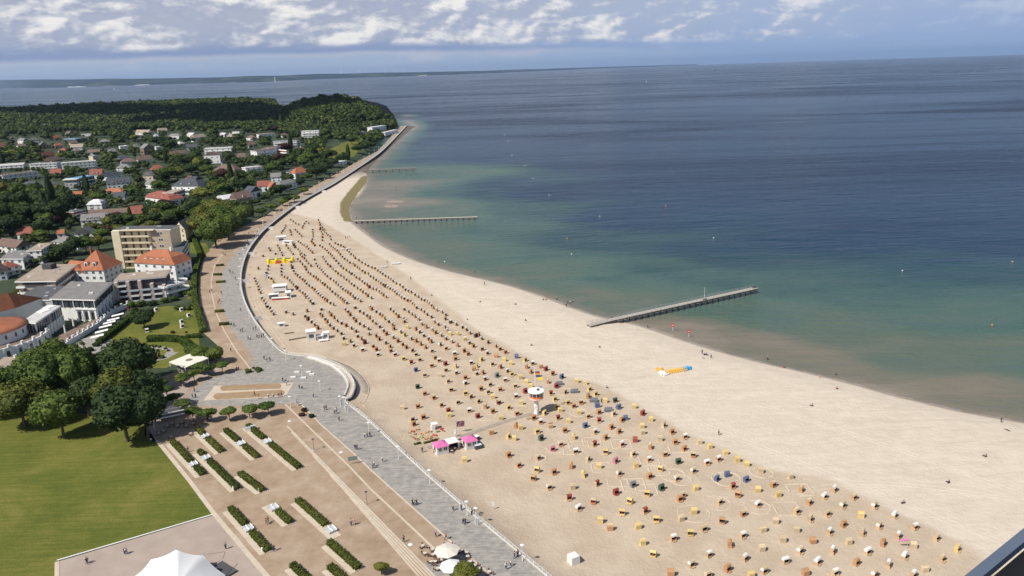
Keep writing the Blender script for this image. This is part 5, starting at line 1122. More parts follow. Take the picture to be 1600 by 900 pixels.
# ================================================================ roofed wicker beach chairs
def wick(name, col):
    m, t = newmat(name); o = t.N('ShaderNodeTexCoord').outputs['Object']; b = t.N('ShaderNodeBsdfPrincipled'); oi = t.N('ShaderNodeObjectInfo')
    n = t.noise(o, 3, 4, .6); wv = t.N('ShaderNodeTexWave', bands_direction='DIAGONAL'); t.put(wv.inputs[0], o); wv.inputs['Scale'].default_value = 9
    v = t.m('ADD', t.m('MULTIPLY', n, .5), t.m('ADD', t.m('MULTIPLY', wv.outputs[1], .2), t.m('MULTIPLY', oi.outputs['Random'], .3)))
    t.put(b.inputs['Base Color'], t.ramp(v, [(.25, tuple(c*.75 for c in col)), (.75, tuple(min(1, c*1.2) for c in col))])); b.inputs['Roughness'].default_value = .75
    t.N('ShaderNodeOutputMaterial', i0=b); return m
WK = dict(y=wick('yellow_wicker', (.62, .47, .20)), c=wick('cream_wicker', (.56, .45, .29)), o=wick('tan_wicker', (.46, .25, .12)), r=wick('red_cover', (.29, .065, .045)), m=wick('maroon_cover', (.16, .05, .04)), k=wick('dark_brown_wicker', (.12, .075, .05)),
          b=wick('blue_cover', (.10, .135, .24)), g=wick('green_cover', (.05, .10, .06)), p=wick('pink_cover', (.55, .22, .26)), G=wick('grey_cover', (.17, .18, .20)), w=wick('light_tan_wicker', (.50, .35, .21)))
hood_w = mat('white_canvas', (.72, .70, .66), .7, .05); cush = {k: mat(k+'_cushion', c, .8, .1, 3) for k, c in dict(red=(.30, .04, .03), dark=(.06, .035, .03), blue=(.05, .08, .22), brown=(.20, .09, .045), yellow=(.55, .42, .15)).items()}
Wd, th_ = 1.38, .06
def xz(poly, y0, y1): return [(p[0], y0, p[1]) for p in poly]+[(p[0], y1, p[1]) for p in poly]
def slab(mb, poly, y0, y1, mi=0):
    n = len(poly); mb.add(xz(poly, y0, y1), [tuple(range(n)), tuple(range(2*n-1, n-1, -1))]+[(i, n+i, n+(i+1) % n, (i+1) % n) for i in range(n)], mi)
sidep = [(-.48, 0), (.46, 0), (.48, .72), (.28, .80), (-.50, .80)]
hoodp = [(-.52, .82), (.26, .82), (.44, 1.28), (.36, 1.56), (.10, 1.70), (-.26, 1.62), (-.52, 1.30)]
def chair_parts():
    s_ = MB(); 
    for y in (-Wd/2, Wd/2-th_): slab(s_, sidep, y, y+th_)
    s_.box((-.46, 0, 0), (.07, Wd-.12, .82)); s_.box((.40, 0, 0), (.07, Wd-.12, .42))
    h_ = MB()
    for y in (-Wd/2-.01, Wd/2-th_+.01): slab(h_, hoodp, y, y+th_)
    bk = [(-.52, .82), (-.52, 1.30), (-.26, 1.62)]
    for a, b2 in zip(bk[:-1], bk[1:]): slab(h_, [a, b2, (b2[0]+.05, b2[1]-.02), (a[0]+.06, a[1])], -Wd/2+.05, Wd/2-.05)
    r_2 = MB(); tp = [(-.29, 1.61), (.10, 1.72), (.37, 1.59), (.50, 1.25)]
    for a, b2 in zip(tp[:-1], tp[1:]): slab(r_2, [a, b2, (b2[0]-.01, b2[1]+.05), (a[0], a[1]+.05)], -Wd/2-.03, Wd/2+.03)
    c_ = MB().box((0, 0, .40), (.78, Wd-.14, .12)); slab(c_, [(-.42, .52), (-.34, .52), (-.30, 1.28), (-.12, 1.52), (-.18, 1.58), (-.44, 1.30)], -Wd/2+.06, Wd/2-.06)
    for y in (-Wd/2+.06, Wd/2-.09): slab(c_, [(-.40, .5), (.40, .5), (.36, 1.25), (.05, 1.55), (-.15, 1.5)], y, y+.03)
    f_2 = MB().box((.62, -.3, .18), (.42, .48, .08)).box((.62, .3, .18), (.42, .48, .08))
    return s_, h_, r_2, c_, f_2
CP = chair_parts(); CM = [CP[0].mesh('base', [WK['y']]), CP[1].mesh('hood', [WK['y']]), CP[2].mesh('hood_roof', [hood_w]), CP[3].mesh('cushion', [cush['brown']]), CP[4].mesh('footrest', [WK['y']])]
proto = empty('beach_chair', (0, 0, 0)); kids = [link(n, m_, proto) for n, m_ in zip(('base', 'hood', 'hood_roof', 'cushion', 'footrest'), CM)]
ANG = dict(R=-58, B=95, F=-112, L=180, D=-20)
CN = dict(y='yellow wicker beach chair', c='cream wicker beach chair', o='orange-tan beach chair', r='red beach chair', m='beach chair with dark red lining', k='beach chair with dark lining', b='blue beach chair', g='green beach chair', p='pink-covered beach chair', G='grey beach chair', w='tan beach chair with white hood')
raw = []
def reg_pts(ox, oy, sc, txt, filt=None):
    for tok in txt.split():
        x, y, c = tok.split(','); X, Y = ox+float(x)/sc, oy+float(y)/sc
        if filt is None or filt(X, Y): raw.append((X, Y, c))
SC = 1600/340
reg_pts(600, 560, SC, """145,8,y 200,35,r 262,15,k 375,0,k 405,20,mR 235,90,b 352,58,o 300,130,c 412,130,c 452,45,r 455,92,k 525,8,k 525,65,y 530,112,k 470,175,c 597,148,o 597,188,w 248,210,g 495,232,k 300,260,k 365,290,o 600,258,y 637,283,m 545,325,k 693,318,k
420,345,m 250,355,m 135,365,cB 475,385,r 480,420,yB 627,385,w 690,428,r 290,435,o 210,450,k 218,485,o 745,358,r 800,390,o 860,440,y 855,230,m 765,250,c 800,285,yB 845,325,m 712,225,r 780,195,c 740,157,m 680,118,m 725,112,r 662,85,o 680,62,y 640,38,k 715,15,y 795,48,c 830,132,G 890,165,m
855,70,o 885,15,yB 930,42,yB 905,98,k 940,122,y 1003,145,y 965,205,c 970,280,w 1008,328,yB 915,365,y 978,408,o 1037,18,y 1092,42,k 1048,68,o 1078,105,r 1155,65,o 1190,85,r 1130,130,bB 1240,120,r 1307,142,b 1048,178,yB 1080,205,yB 1145,232,b 1038,243,r 1205,178,o 1268,205,r 1225,258,r 1330,250,k
1255,302,y 1418,172,yB 1480,185,yB 1510,228,y 1555,265,y 1500,282,k 1350,328,y 1395,352,o 1447,325,k 1568,350,bB 1270,360,y 1295,382,yB 1180,405,y 1435,398,yB 1500,428,m 1580,398,r 1100,440,o 1150,470,w 1278,440,r 1355,465,yB 1580,460,r 1225,500,rB 1480,498,b 1330,532,r 1550,543,w 970,500,o 1003,512,yB 790,548,r
1127,540,y 1155,590,g 915,578,y 958,592,yB 1395,582,y 1300,635,w 1545,635,r 1240,670,p 1408,688,w 915,715,o 1135,735,w 1500,745,c 1375,797,k 990,788,o 593,752,yB 1127,825,yF 1248,840,o 1465,860,y 1580,797,yB 1100,885,oF""")
reg_pts(600, 709, SC, "1215,250,w 1385,250,c 1565,225,r 1360,330,r 1540,355,oF 1430,405,w 1590,495,yB")
reg_pts(900, 540, SC, """215,408,yB 288,405,g 427,450,yB 490,500,r 550,545,yB 275,505,c 315,455,b 365,535,bB 335,550,o 485,595,yB 490,640,cB 643,590,c 705,638,o 315,635,r 258,603,k 215,680,o 435,697,rB 335,730,w 615,690,cB 728,713,r 800,673,w 908,712,cB 545,748,o 795,762,r 983,745,yB 1098,790,yB 220,787,yF
418,803,c 655,803,r 862,808,oF 1185,843,yB 1255,875,yB 535,843,w 752,857,g 962,865,w 1045,840,m 290,852,p 440,885,yB 170,885,yB""")
reg_pts(900, 709, SC, """622,117,yF 862,130,w 315,150,w 57,160,y 540,170,o 742,188,w 1035,188,b 1110,158,bB 1250,195,b 1355,130,cB 152,225,m 293,288,r 628,255,g 880,258,yB 523,300,yF 780,310,m 762,338,o 1150,245,r 1335,270,yB 1450,232,o 1485,305,yB 1190,305,oF 125,355,oF 397,355,yF 20,405,w
1055,360,w 1335,378,w 340,438,yF 505,428,r 865,430,yB 187,497,yB 250,550,o 590,490,yF 772,482,cB 1228,447,o 1075,500,oF 455,540,yB 1465,500,cB 490,660,yB 840,590,yF 940,558,w 713,628,m 1375,562,cB 1225,607,w 568,745,yF 1130,672,o 1365,703,cB 975,748,w 848,820,w 1240,775,w
1112,853,o 1383,868,w 697,885,o 970,897,c 1285,897,yB 420,232,G""")
reg_pts(1220, 709, 1600/380, """62,155,cB 133,240,o 350,240,w 285,285,w 480,292,w 185,325,o 405,345,w 103,385,w 305,400,w 615,348,w 190,435,w 525,408,yB 410,470,o 745,410,w 645,480,w 100,505,cB 880,488,w 318,520,w 535,527,w 770,547,w 210,578,o 445,585,cB 10,570,cB 670,595,o 1023,560,w
870,610,cB 1158,632,yR 812,680,w 125,645,w 338,645,w 570,650,w 1058,697,w 705,735,w 495,722,o 240,717,w 30,710,w 945,765,cB 160,790,o 355,790,w 615,800,w 870,802,w""")
S3 = 1600/300
reg_pts(440, 480, S3, """35,45,w 93,62,w 195,80,g 222,105,r 248,128,w 272,152,w 302,180,o 320,62,w 338,80,o 362,105,w 380,130,r 400,155,k 430,180,o 460,200,w 495,225,w 515,265,w 570,290,k 600,325,w 675,362,w 520,312,yB 330,22,w 395,48,w 412,70,o 437,92,r 462,118,w 497,138,w 537,158,r 578,180,w 617,205,o 632,248,r 663,270,k 695,300,m
210,35,r 530,25,w 552,42,o 570,68,o 598,95,w 618,120,o 648,142,r 682,162,w 720,185,w 725,228,w 785,245,r 812,272,o 865,303,w 902,335,o 910,368,o 945,400,w 762,332,o 790,358,o 803,400,w 612,8,o 650,38,w 680,55,w 710,75,w 733,95,o 757,120,w 780,140,w 815,168,w 848,202,w 873,228,o 928,258,w 968,288,o 1007,317,o
1037,340,o 1088,367,w 1120,400,w 735,5,w 750,20,o 787,42,w 817,62,w 840,82,o 855,100,y 890,125,w 920,150,w 935,185,o 990,212,y 1023,238,y 1078,268,w 1120,288,o 1157,313,o 1197,340,o 1253,370,w 905,20,w 930,40,w 950,62,w 972,82,o 1015,102,w 1022,125,o 1050,172,yB 1118,188,o 1148,212,r 1183,243,w 1222,270,w 1245,292,o
1320,317,w 1370,350,w 1442,392,w 1020,22,w 1055,42,w 1083,62,w 1110,82,k 1140,105,w 1165,145,w 1205,170,o 1255,195,w 1282,218,o 1328,240,w 1368,268,o 1418,293,w 1465,325,o 1520,370,k 1122,8,w 1160,25,w 1185,42,w 1210,65,w 1245,85,w 1272,127,w 1303,148,w 1360,170,w 1380,200,w 1403,228,yB 1465,228,yB 1528,272,yB 1562,303,w
1597,330,o 1262,10,k 1290,28,w 1335,45,k 1365,68,w 1362,102,r 1410,128,k 1453,148,w 1505,172,w 1537,192,w 1567,220,w 1555,395,k""")
reg_pts(600, 400, SC, """675,592,k 715,612,w 763,640,r 820,668,m 852,688,k 893,712,r 720,690,w 757,720,w 660,668,o 825,740,oB 975,745,bB 695,585,o""", lambda X, Y: X > 740)
# dense far rows: polylines in the photo, chairs at even spacing
rows_px = [[(398,436),(408,462)], [(409,467),(430,496)], [(434,384),(443,403)], [(403,420),(404,426)], [(420,411),(416,432),(424,436),(430,446)], [(439,410),(440,430),(449,436),(455,442),(468,455),(476,462),(485,471),(494,479)],
 [(452,405),(455,415),(461,428),(472,437),(483,447),(491,454),(500,463),(511,471),(525,480)], [(465,405),(476,417),(481,426),(493,435),(507,446),(519,456),(528,464),(538,472),(545,477)], [(491,406),(493,413),(502,423),(511,432),(521,439),(532,449),(543,458),(555,466),(567,474)],
 [(504,402),(511,413),(520,421),(532,431),(541,438),(553,447),(563,454),(575,463),(585,470)], [(511,392),(521,404),(536,420),(550,428),(556,434),(566,440),(577,449),(592,456),(606,468)], [(500,384),(511,392)], [(515,382),(526,392),(538,405),(551,413),(561,421),(575,429),(587,438),(602,448),(613,454),(627,465),(641,473),(650,482)],
 [(524,380),(536,386),(545,394),(555,404),(565,410),(575,416),(586,420),(594,426),(606,434),(614,440),(624,446),(633,453),(642,457),(648,461),(658,468),(663,470),(677,481)],
 [(446,353),(443,359),(439,364),(437,369)], [(453,360),(456,370)], [(461,359),(474,372)], [(475,349),(471,360)], [(488,359),(489,370),(487,378),(494,386)], [(500,356),(503,366),(504,380)], [(504,360),(515,370),(518,378)], [(454,343),(462,349),(470,352)], [(456,380),(465,390),(478,402)], [(466,378),(478,386),(492,398)],
 [(478,346),(486,352)], [(497,344),(500,352),(510,362)], [(420,388),(424,395)], [(411,400),(414,404)], [(430,397),(433,402)], [(476,384),(486,392)], [(469,398),(478,408),(489,420)], [(447,384),(453,392),(460,400)]]
for row in rows_px:
    for (x0, y0), (x1, y1) in zip(row[:-1], row[1:]):
        st_ = 4.1 if y0 < 400 else 4.9; n_ = max(1, int(math.hypot(x1-x0, y1-y0)/st_+.5))
        for k in range(n_): X = x0+(x1-x0)*k/n_+random.uniform(-.5, .5); Y = y0+(y1-y0)*k/n_+random.uniform(-.35, .35); raw.append((X, Y, random.choices('wwkwoyrgc', [9, 6, 3, 5, 4, 1, 2, .4, 2])[0]))
# remove near duplicates
ch = []
for X, Y, c in raw:
    lim_ = 2.2 if Y < 480 else 3.2
    if all(abs(X-a[0])+abs(Y-a[1]) > lim_ for a in ch): ch.append((X, Y, c))
ch.sort(key=lambda q: -q[1]); print('chairs', len(ch))
def chair_pose(X, Y, c):
    if Y < 545 and c[0] == 'r' and random.random() < .75: c = random.choice('oowm')
    if Y < 545 and c[0] == 'g': c = 'k'
    if Y >= 545 and c[0] in 'krm' and random.random() < {'k': .45, 'r': .25, 'm': .2}[c[0]]: c = 'o'
    p = bat(X, Y+2.2 if Y > 600 else Y+1.2); col = c[0]; fc = c[1] if len(c) > 1 else 'R'
    if fc == 'R' and col in 'yco' and Y > 560: fc = random.choices('RBD', [6, 2, 2])[0]
    return p, col, R(ANG[fc]+(30 if Y < 545 and fc == 'R' else (12 if X > 1240 and fc == 'R' else 0))+random.uniform(-16, 16))
used_first = False; N_IND = 296
for X, Y, c in ch[:N_IND]:
    p, col, rz = chair_pose(X, Y, c); body = WK['w' if col in 'mkr' and random.random() < (.8 if col != 'r' else .35) else col]; hood = body; roof = (hood_w if random.random() < .55 else WK['c']) if col in 'wmk' else (WK[col] if col != 'o' or random.random() < .7 else WK['c'])
    cu = cush[{'y': 'brown', 'c': 'brown', 'w': random.choice(['red', 'dark', 'dark', 'brown']), 'b': 'blue', 'r': 'red', 'm': 'red', 'k': 'dark'}.get(col, random.choice(['dark', 'red', 'brown']))]
    sc_ = random.uniform(.95, 1.04)
    if not used_first: o = proto; o.location = p; o.rotation_euler = (0, 0, rz); o.scale = (sc_,)*3; kk = {k.name.split('.')[0]: k for k in proto.children}; used_first = True
    else: o = dup(proto, p, rz, sc_); kk = {k.name.split('.')[0]: k for k in o.children}
    for nm, mm in (('base', body if col != 'w' else WK['w']), ('hood', hood if col != 'w' else random.choice([WK['w'], WK['w'], hood_w])), ('hood_roof', roof), ('cushion', cu), ('footrest', body)):
        kk[nm].material_slots[0].link = 'OBJECT'; kk[nm].material_slots[0].material = mm
    if random.random() < .45: kk['footrest'].location.x = -.26
    reg(o, CN[col], 'beach chair', 'beach', X, Y, 'roofed wicker beach chairs on the sand')
mats_ = list(WK.values())+[hood_w, cush['dark']]; keys = list(WK.keys()); V = []; Fq = []; MI = []; o_ = 0
def simple_chair():
    mb = MB(); slab(mb, sidep, -Wd/2, -Wd/2+th_, 0); slab(mb, sidep, Wd/2-th_, Wd/2, 0); mb.box((-.46, 0, 0), (.07, Wd-.12, .82), mi=0); mb.box((.40, 0, 0), (.07, Wd-.12, .42), mi=0)
    slab(mb, hoodp, -Wd/2-.01, -Wd/2+.05, 0); slab(mb, hoodp, Wd/2-.05, Wd/2+.01, 0); mb.add(xz([(-.52, .82), (-.52, 1.30), (-.26, 1.62)], -Wd/2, Wd/2), [(0, 3, 4, 1), (1, 4, 5, 2)], 0)
    for a, b2 in (((-.29, 1.61), (.10, 1.72)), ((.10, 1.72), (.37, 1.59)), ((.37, 1.59), (.50, 1.25))): slab(mb, [a, b2, (b2[0], b2[1]+.05), (a[0], a[1]+.05)], -Wd/2-.03, Wd/2+.03, 1)
    mb.box((0, 0, .40), (.78, Wd-.16, .12), mi=2); return mb
SCH = simple_chair(); sv = np.array(SCH.v); big = MB()
for X, Y, c in ch[N_IND:]:
    p, col, rz = chair_pose(X, Y, c); cs_2, sn_2 = math.cos(rz), math.sin(rz); s2 = 1.02; q = np.stack([(sv[:, 0]*cs_2-sv[:, 1]*sn_2)*s2+p[0], (sv[:, 0]*sn_2+sv[:, 1]*cs_2)*s2+p[1], sv[:, 2]*s2+p[2]], 1)
    bi = keys.index('w' if col in 'mkrg' and random.random() < .7 else col); ri = len(keys) if col == 'w' or random.random() < .3 else bi; mp = {0: bi, 1: ri, 2: len(keys)+1}; o0 = len(big.v); big.v += [tuple(x) for x in q]
    for f, mi_ in zip(SCH.f, SCH.mi): big.f.append(tuple(i+o0 for i in f)); big.mi.append(mp[mi_])
o = link('beach_chairs', big.mesh('beach_chairs', mats_)); setp(o, 'dense far rows of small roofed beach chairs near the curved sea wall', 'beach chairs', None, 'stuff')
# white chairs on the hotel lawn
for X, Y, a in [(295,494,-30),(284,504,-30),(285,511,-40),(230,518,-60),(244,485,-30),(284,485,-40)]:
    o = dup(proto, G(X, Y+1, 3.02), R(a), 1.05, {'base': hood_w, 'hood': hood_w, 'hood_roof': hood_w, 'footrest': hood_w}); reg(o, 'white roofed beach chair', 'beach chair', 'park', X, Y, 'white beach chairs on the hotel lawn')
# ---- low ridges dug in the sand round some chairs
m_ridge = surf('dug_sand', [(.3, (.46, .37, .275)), (.7, (.54, .45, .345))], .8); mb = MB()
def ridge(cx_, cy_, rad, arc=2*PI, a0=0, sq=False):
    c = bat(cx_, cy_); n = 26; pts = []
    for i in range(n+1):
        a = a0+arc*i/n; rr_ = rad*(1+random.uniform(-.05, .05)) if not sq else rad/max(abs(math.cos(a)), abs(math.sin(a)))*.9; pts.append((c[0]+rr_*math.cos(a), c[1]+rr_*math.sin(a)))
    for (x0, y0), (x1, y1) in zip(pts[:-1], pts[1:]):
        dx, dy = x1-x0, y1-y0; L = math.hypot(dx, dy) or 1; nx, ny = -dy/L*.38, dx/L*.38; z = c[2]
        mb.add([(x0-nx, y0-ny, z-.06), (x0, y0, z+.12), (x0+nx, y0+ny, z-.06), (x1-nx, y1-ny, z-.06), (x1, y1, z+.12), (x1+nx, y1+ny, z-.06)], [(0, 1, 4, 3), (1, 2, 5, 4)])
for x, y, r in [(1121,786,3.4),(1184,792,3.2),(1064,750,2.8),(1190,738,3.0),(1084,802,4.0),(842,716,2.2),(1135,748,3.8),(785,625,3.6),(772,608,3.2),(882,612,3.2),(1052,742,3.4),(905,645,3),(870,700,3),(930,660,3),(760,650,3.4),(812,640,3.2)]: ridge(x, y, r, random.uniform(4.3, 6.2), random.uniform(0, 6))
for x, y, r in [(895,703,3.0),(925,690,3.0),(1250,765,3.2),(971,694,3.2),(1030,735,3.0),(990,757,3.4),(965,752,3.0),(1230,795,3.4),(1060,700,3),(905,697,3.2),(1015,720,3),(1010,765,3),(940,730,3)]: ridge(x, y, r, 2*PI*random.uniform(.6, .95), random.uniform(0, 6), True)
setp(link('sand_ridges', mb.mesh('sand_ridges', [m_ridge])), kind='structure')

def tracks(pts, gap=1.7):
    w_ = [bat(x, y) for x, y in pts]; q = []
    for i in range(len(w_)-1):
        for k in range(14): q.append(w_[i]+(w_[i+1]-w_[i])*k/14)
    q.append(w_[-1]); q = np.array(q); ker = np.ones(9)/9
    for c in (0, 1): q[4:-4, c] = np.convolve(q[:, c], ker, 'valid')
    mb = MB()
    for s_ in (-gap/2, gap/2):
        for (a, b2) in zip(q[:-1], q[1:]):
            d_ = b2-a; L = math.hypot(d_[0], d_[1]) or 1; n = np.array([-d_[1]/L, d_[0]/L, 0]); 
            mb.add([a+n*(s_-.24)-[0, 0, .05], a+n*s_+[0, 0, .05], a+n*(s_+.24)-[0, 0, .05], b2+n*(s_-.24)-[0, 0, .05], b2+n*s_+[0, 0, .05], b2+n*(s_+.24)-[0, 0, .05]], [(0, 1, 4, 3), (1, 2, 5, 4)])
    setp(link('tyre_tracks', mb.mesh('tyre_tracks', [m_track])), kind='structure')
m_track = surf('tracked_sand', [(.3, (.50, .42, .335)), (.7, (.585, .50, .41))], .8)
for pts in ([(1105,672),(1100,650),(1112,622),(1150,600)], [(1130,672),(1180,650),(1260,636),(1300,632),(1330,640)], [(760,520),(850,552),(960,590),(1090,660),(1240,718),(1420,790),(1560,845)], [(700,455),(830,500),(960,548),(1150,620),(1400,700),(1590,770)], [(640,428),(760,480),(900,540),(1080,600)], [(430,395),(396,440),(402,480),(432,520),(452,545)], [(1240,770),(1340,752),(1450,760),(1580,780)]): tracks(pts)
# ================================================================ piers, tower, kiosks, lamps
def pier(A, B, wdt, z, npost, name, desc, rails=True, cat='pier', post_r=.22, px=None, slats=True, deck_mat=None):
    a = G(*A, z); b2 = G(*B, z); d_ = b2-a; L = np.linalg.norm(d_); u = d_/L; an = math.atan2(u[1], u[0]); e = empty(name, (a[0], a[1], 0), an)
    MB().box((L/2, 0, z-.25), (L, wdt, .25)).build('deck', deck_mat or m_plank, e); 
    for s_ in (-1, 1): MB().box((L/2, s_*(wdt/2-.25), z-.65), (L, .3, .4)).build('beam', darkwood, e)
    cap = MB().box((0, 0, z-1.0), (.35, wdt+.5, .35)).mesh('cross_beam', [darkwood]); pm = MB().tube((0, 0, -3), (0, 0, z-.7), post_r, 8).mesh('pile', [darkwood])
    for k in range(npost):
        x = L*(k+.5)/npost; link('cross_beam', cap, e, (x, 0, 0))
        for s_ in (-1, 1): link('pile', pm, e, (x, s_*wdt*.46, 0))
    if rails:
        for s_ in ((1, -1) if rails == 2 else (1,)):
            y = s_*(wdt/2-.1)
            for hh in (.55, 1.1): MB().box((L/2, y, z+hh), (L, .07, .07)).build('rail', steel, e)
            q_ = int(min(45, L/2.6)); pmm = MB().box((0, 0, z), (.09, .09, 1.1)).mesh('rail_post', [steel])
            for k in range(q_+1): link('rail_post', pmm, e, (L*k/q_, y, 0))
    m_ = px or ((A[0]+B[0])/2, (A[1]+B[1])/2); reg(e, desc, cat, 'fix', *m_); return e, L
m_plank = surf('pale_planks', [(.3, (.33, .29, .24)), (.7, (.46, .42, .36))], .6, streak=(0, (3, .4, 1)))
e, L = pier((962,497.5),(1181,449.5), 3.2, 2.5, 24, 'pier', 'long wooden bathing pier with a white signal mast, nearest to the viewer', rails=2)
MB().tube((L*.62, 1.2, 2.4), (L*.62, 1.2, 8.0), .055, 6).build('signal_mast', white, e)
MB().box((L-1.2, 0, 2.5), (1.4, 1.0, 1.0)).build('end_ladder', dark, e); MB().box((L*.6, -1.0, 2.5), (2.2, .5, .5)).build('pier_bench', dark, e)
e, L2 = pier((920,508),(962,497.8), 3.0, 2.1, 2, 'pier_ramp', 'railed wooden ramp from the sand up to the nearest bathing pier', rails=2, cat='ramp', post_r=.12)
e.rotation_euler[1] = R(-.6)
pier((552,345),(746,338.5), 3.0, 2.0, 22, 'pier', 'narrow straight jetty in the middle distance with gulls on its posts', rails=0, post_r=.3)
for k in range(22):
    pp = G(552+194*(k+.5)/22, 345-6.5*(k+.5)/22, 1.6); 
e, L3 = pier((566,266.5),(650,262.5), 3.4, 2.6, 8, 'pier', 'old short pier with broken railings below the far promenade', rails=1, post_r=.45, deck_mat=mat('old_planks', (.24, .20, .155), .9, .3))
for k in range(14):
    p = G(622+k*2.6, 223.6+.05*k, 0); o = link('groyne_post', MB().tube((0, 0, -2), (0, 0, 1.6), .32, 6).mesh('groyne_post', [darkwood]) if k == 0 else bpy.data.meshes['groyne_post'], None, tuple(p)); reg(o, 'dark timber groyne post', 'post', 'fixg', 622+k*2.6, 223, 'row of groyne posts in the water near the headland')
p = bat(555, 344.5); 
# ---- lifeguard tower
tb = bat(838.5, 646); e = empty('lifeguard_tower', tuple(tb)); K = 1.18
MB().lathe([(.75*K, -.2), (.62*K, 4.0*K)], 16).build('column', white, e, smooth=True)
MB().lathe([(.62*K, 3.9*K), (1.75*K, 4.6*K), (1.95*K, 4.65*K), (1.95*K, 5.5*K), (0, 5.5*K)], 20).build('orange_base', mat('signal_orange', (.80, .19, .04), .5), e)
MB().lathe([(1.97*K, 4.75*K), (1.99*K, 4.78*K), (1.99*K, 4.98*K), (1.97*K, 5.0*K)], 20).build('white_stripe', white, e)
MB().lathe([(1.85*K, 5.35*K), (2.05*K, 6.7*K), (0, 6.7*K)], 20).build('window_band', glass, e)
for k in range(12):
    a = 2*PI*k/12; MB().tube((1.87*K*math.cos(a), 1.87*K*math.sin(a), 5.35*K), (2.07*K*math.cos(a), 2.07*K*math.sin(a), 6.7*K), .07, 5).build('mullion', white, e)
ro_ = MB().lathe([(2.15*K, 6.65*K), (2.3*K, 6.75*K), (2.3*K, 6.95*K), (2.0*K, 7.02*K), (0, 7.12*K)], 28).build('roof', white, e); MB().lathe([(.38, 7.1*K), (.38, 7.5*K), (0, 7.5*K)], 10, (.6, -.3, 0)).build('roof_hatch', dark, ro_)
MB().tube((-.25, .2, 7*K), (-.25, .2, 13.6*K), .085, 6).build('flag_pole', white, e)
MB().box((.1, .0, 2.0), (.9, 1.1, .12)).build('landing', wood, e)
fl = MB().box((.55, .2, 12.2*K), (1.5, .04, .32), mi=0).box((.55, .2, 11.88*K), (1.5, .04, .34), mi=1).box((.55, .2, 11.5*K), (1.5, .04, .34), mi=2).build('flag', [mat('flag_black', (.03, .03, .03)), mat('flag_red', (.6, .04, .03)), mat('flag_gold', (.85, .5, .03))], e)
MB().box((1.5, .2, 9.9*K), (1.7, .04, .95)).build('flag', mat('flag_yellow', (.85, .68, .06)), e)
MB().tube((-.25, .2, 10.3*K), (.7, .2, 10.3*K), .05, 5).build('flag_yard', white, e)
reg(e, 'round white and orange lifeguard tower with flags, standing among the beach chairs', 'lifeguard tower', 'fix', 838, 610)
for s_ in (-.6, .6):
    pass
mb = MB(); a_ = bat(837, 650); b_ = bat(812, 661); dv = b_-a_; an = math.atan2(dv[1], dv[0])
for k in range(14): f = k/14; mb.box((a_[0]+dv[0]*f*.6, a_[1]+dv[1]*f*.6, a_[2]+3.2*(1-f)), (.25, .9, .06), an)
o = mb.build('tower_stairs', wood); setp(o); reg(o, 'flight of wooden steps leaning on the lifeguard tower', 'stairs', 'fix', 832, 652)
# plank path on the sand
pth = [bat(x, y) for x, y in [(668,700),(700,690),(736,677),(770,665),(812,652),(832,646)]]; mb = MB()
for a, b2 in zip(pth[:-1], pth[1:]):
    d_ = b2-a; L = math.hypot(*d_[:2]); n_ = int(L/.5)
    for k in range(n_): c = a+d_*(k+.5)/n_; mb.box((c[0], c[1], c[2]+.03), (.42, 1.7, .07), math.atan2(d_[1], d_[0]))
setp(mb.build('plank_path', surf('path_planks', [(.3, (.27, .23, .19)), (.7, (.36, .32, .27))], 1)), kind='structure')
# ---- kiosks
m_pink = mat('pink_roof', (.60, .15, .34), .6, .06); m_kw = mat('kiosk_white', (.68, .66, .63), .7, .05)
def kiosk(A, w_, d_, h, rz, desc, roofm, name='kiosk'):
    p = bat(*A); e = empty(name, tuple(p), R(rz)); MB().box((0, 0, 0), (w_, d_, h)).build('wall', m_kw, e)
    mb = MB().add([(-w_/2-.3, -d_/2-.3, h), (w_/2+.3, -d_/2-.3, h), (w_/2+.3, d_/2+.3, h), (-w_/2-.3, d_/2+.3, h), (-w_*.12, 0, h+1.0), (w_*.12, 0, h+1.0)], [(0, 1, 5, 4), (1, 2, 5), (2, 3, 4, 5), (3, 0, 4), (3, 2, 1, 0)]); mb.build('roof', roofm, e)
    for k in (-.25, .22): link('window', WIN, e, (w_*k, -d_/2-.03, h*.5), 0, (1.0, 1, .95))
    link('window', WING, e, (-w_/2-.03, 0, h*.45), PI/2, (1.3, 1, 1.0)); MB().box((-w_/2-.25, 0, h*.42), (.5, 1.6, .07)).build('counter', wood, e)
    reg(e, desc, 'kiosk', 'fix', *A); return e
kiosk((689,706), 3.7, 3.8, 2.6, 25, 'white beach kiosk with pink roof, left of the pair', m_pink); kiosk((734,698), 3.6, 3.7, 2.6, 25, 'white beach kiosk with pink roof, right of the pair', m_pink)
p = bat(706, 701); e = empty('kiosk_awning', tuple(p), R(25)); MB().box((0, 0, 2.6), (3.6, 3.6, .14)).build('roof', white, e); MB().box((0, 1.2, 0), (3.2, .1, 2.6)).box((1.5, 0, 0), (.1, 2.4, 2.3)).build('screen', dark, e)
for x_ in (-1.7, 1.7):
    for y_ in (-1.7, 1.7): MB().tube((x_, y_, 0), (x_, y_, 2.6), .05).build('post', white, e)
reg(e, 'white flat shade roof joined to the left pink kiosk', 'shade roof', 'fix', 706, 690)
for x, y in [(703,704),(711,703),(706,707),(718,699),(745,692),(748,696),(716,688),(741,684)]: table_set(bat(x, y), x, y, 2, 'beach', 'sand by the kiosks')
def box_thing(name, px_, dims, m, desc, cat, rz=0, dom='beach', fn=bat, grp=None, taper=1):
    p = fn(*px_); o = MB().box((0, 0, 0), dims, taper=taper).build(name, m, None, tuple(p), R(rz)); reg(o, desc, cat, dom, *px_, grp); return o
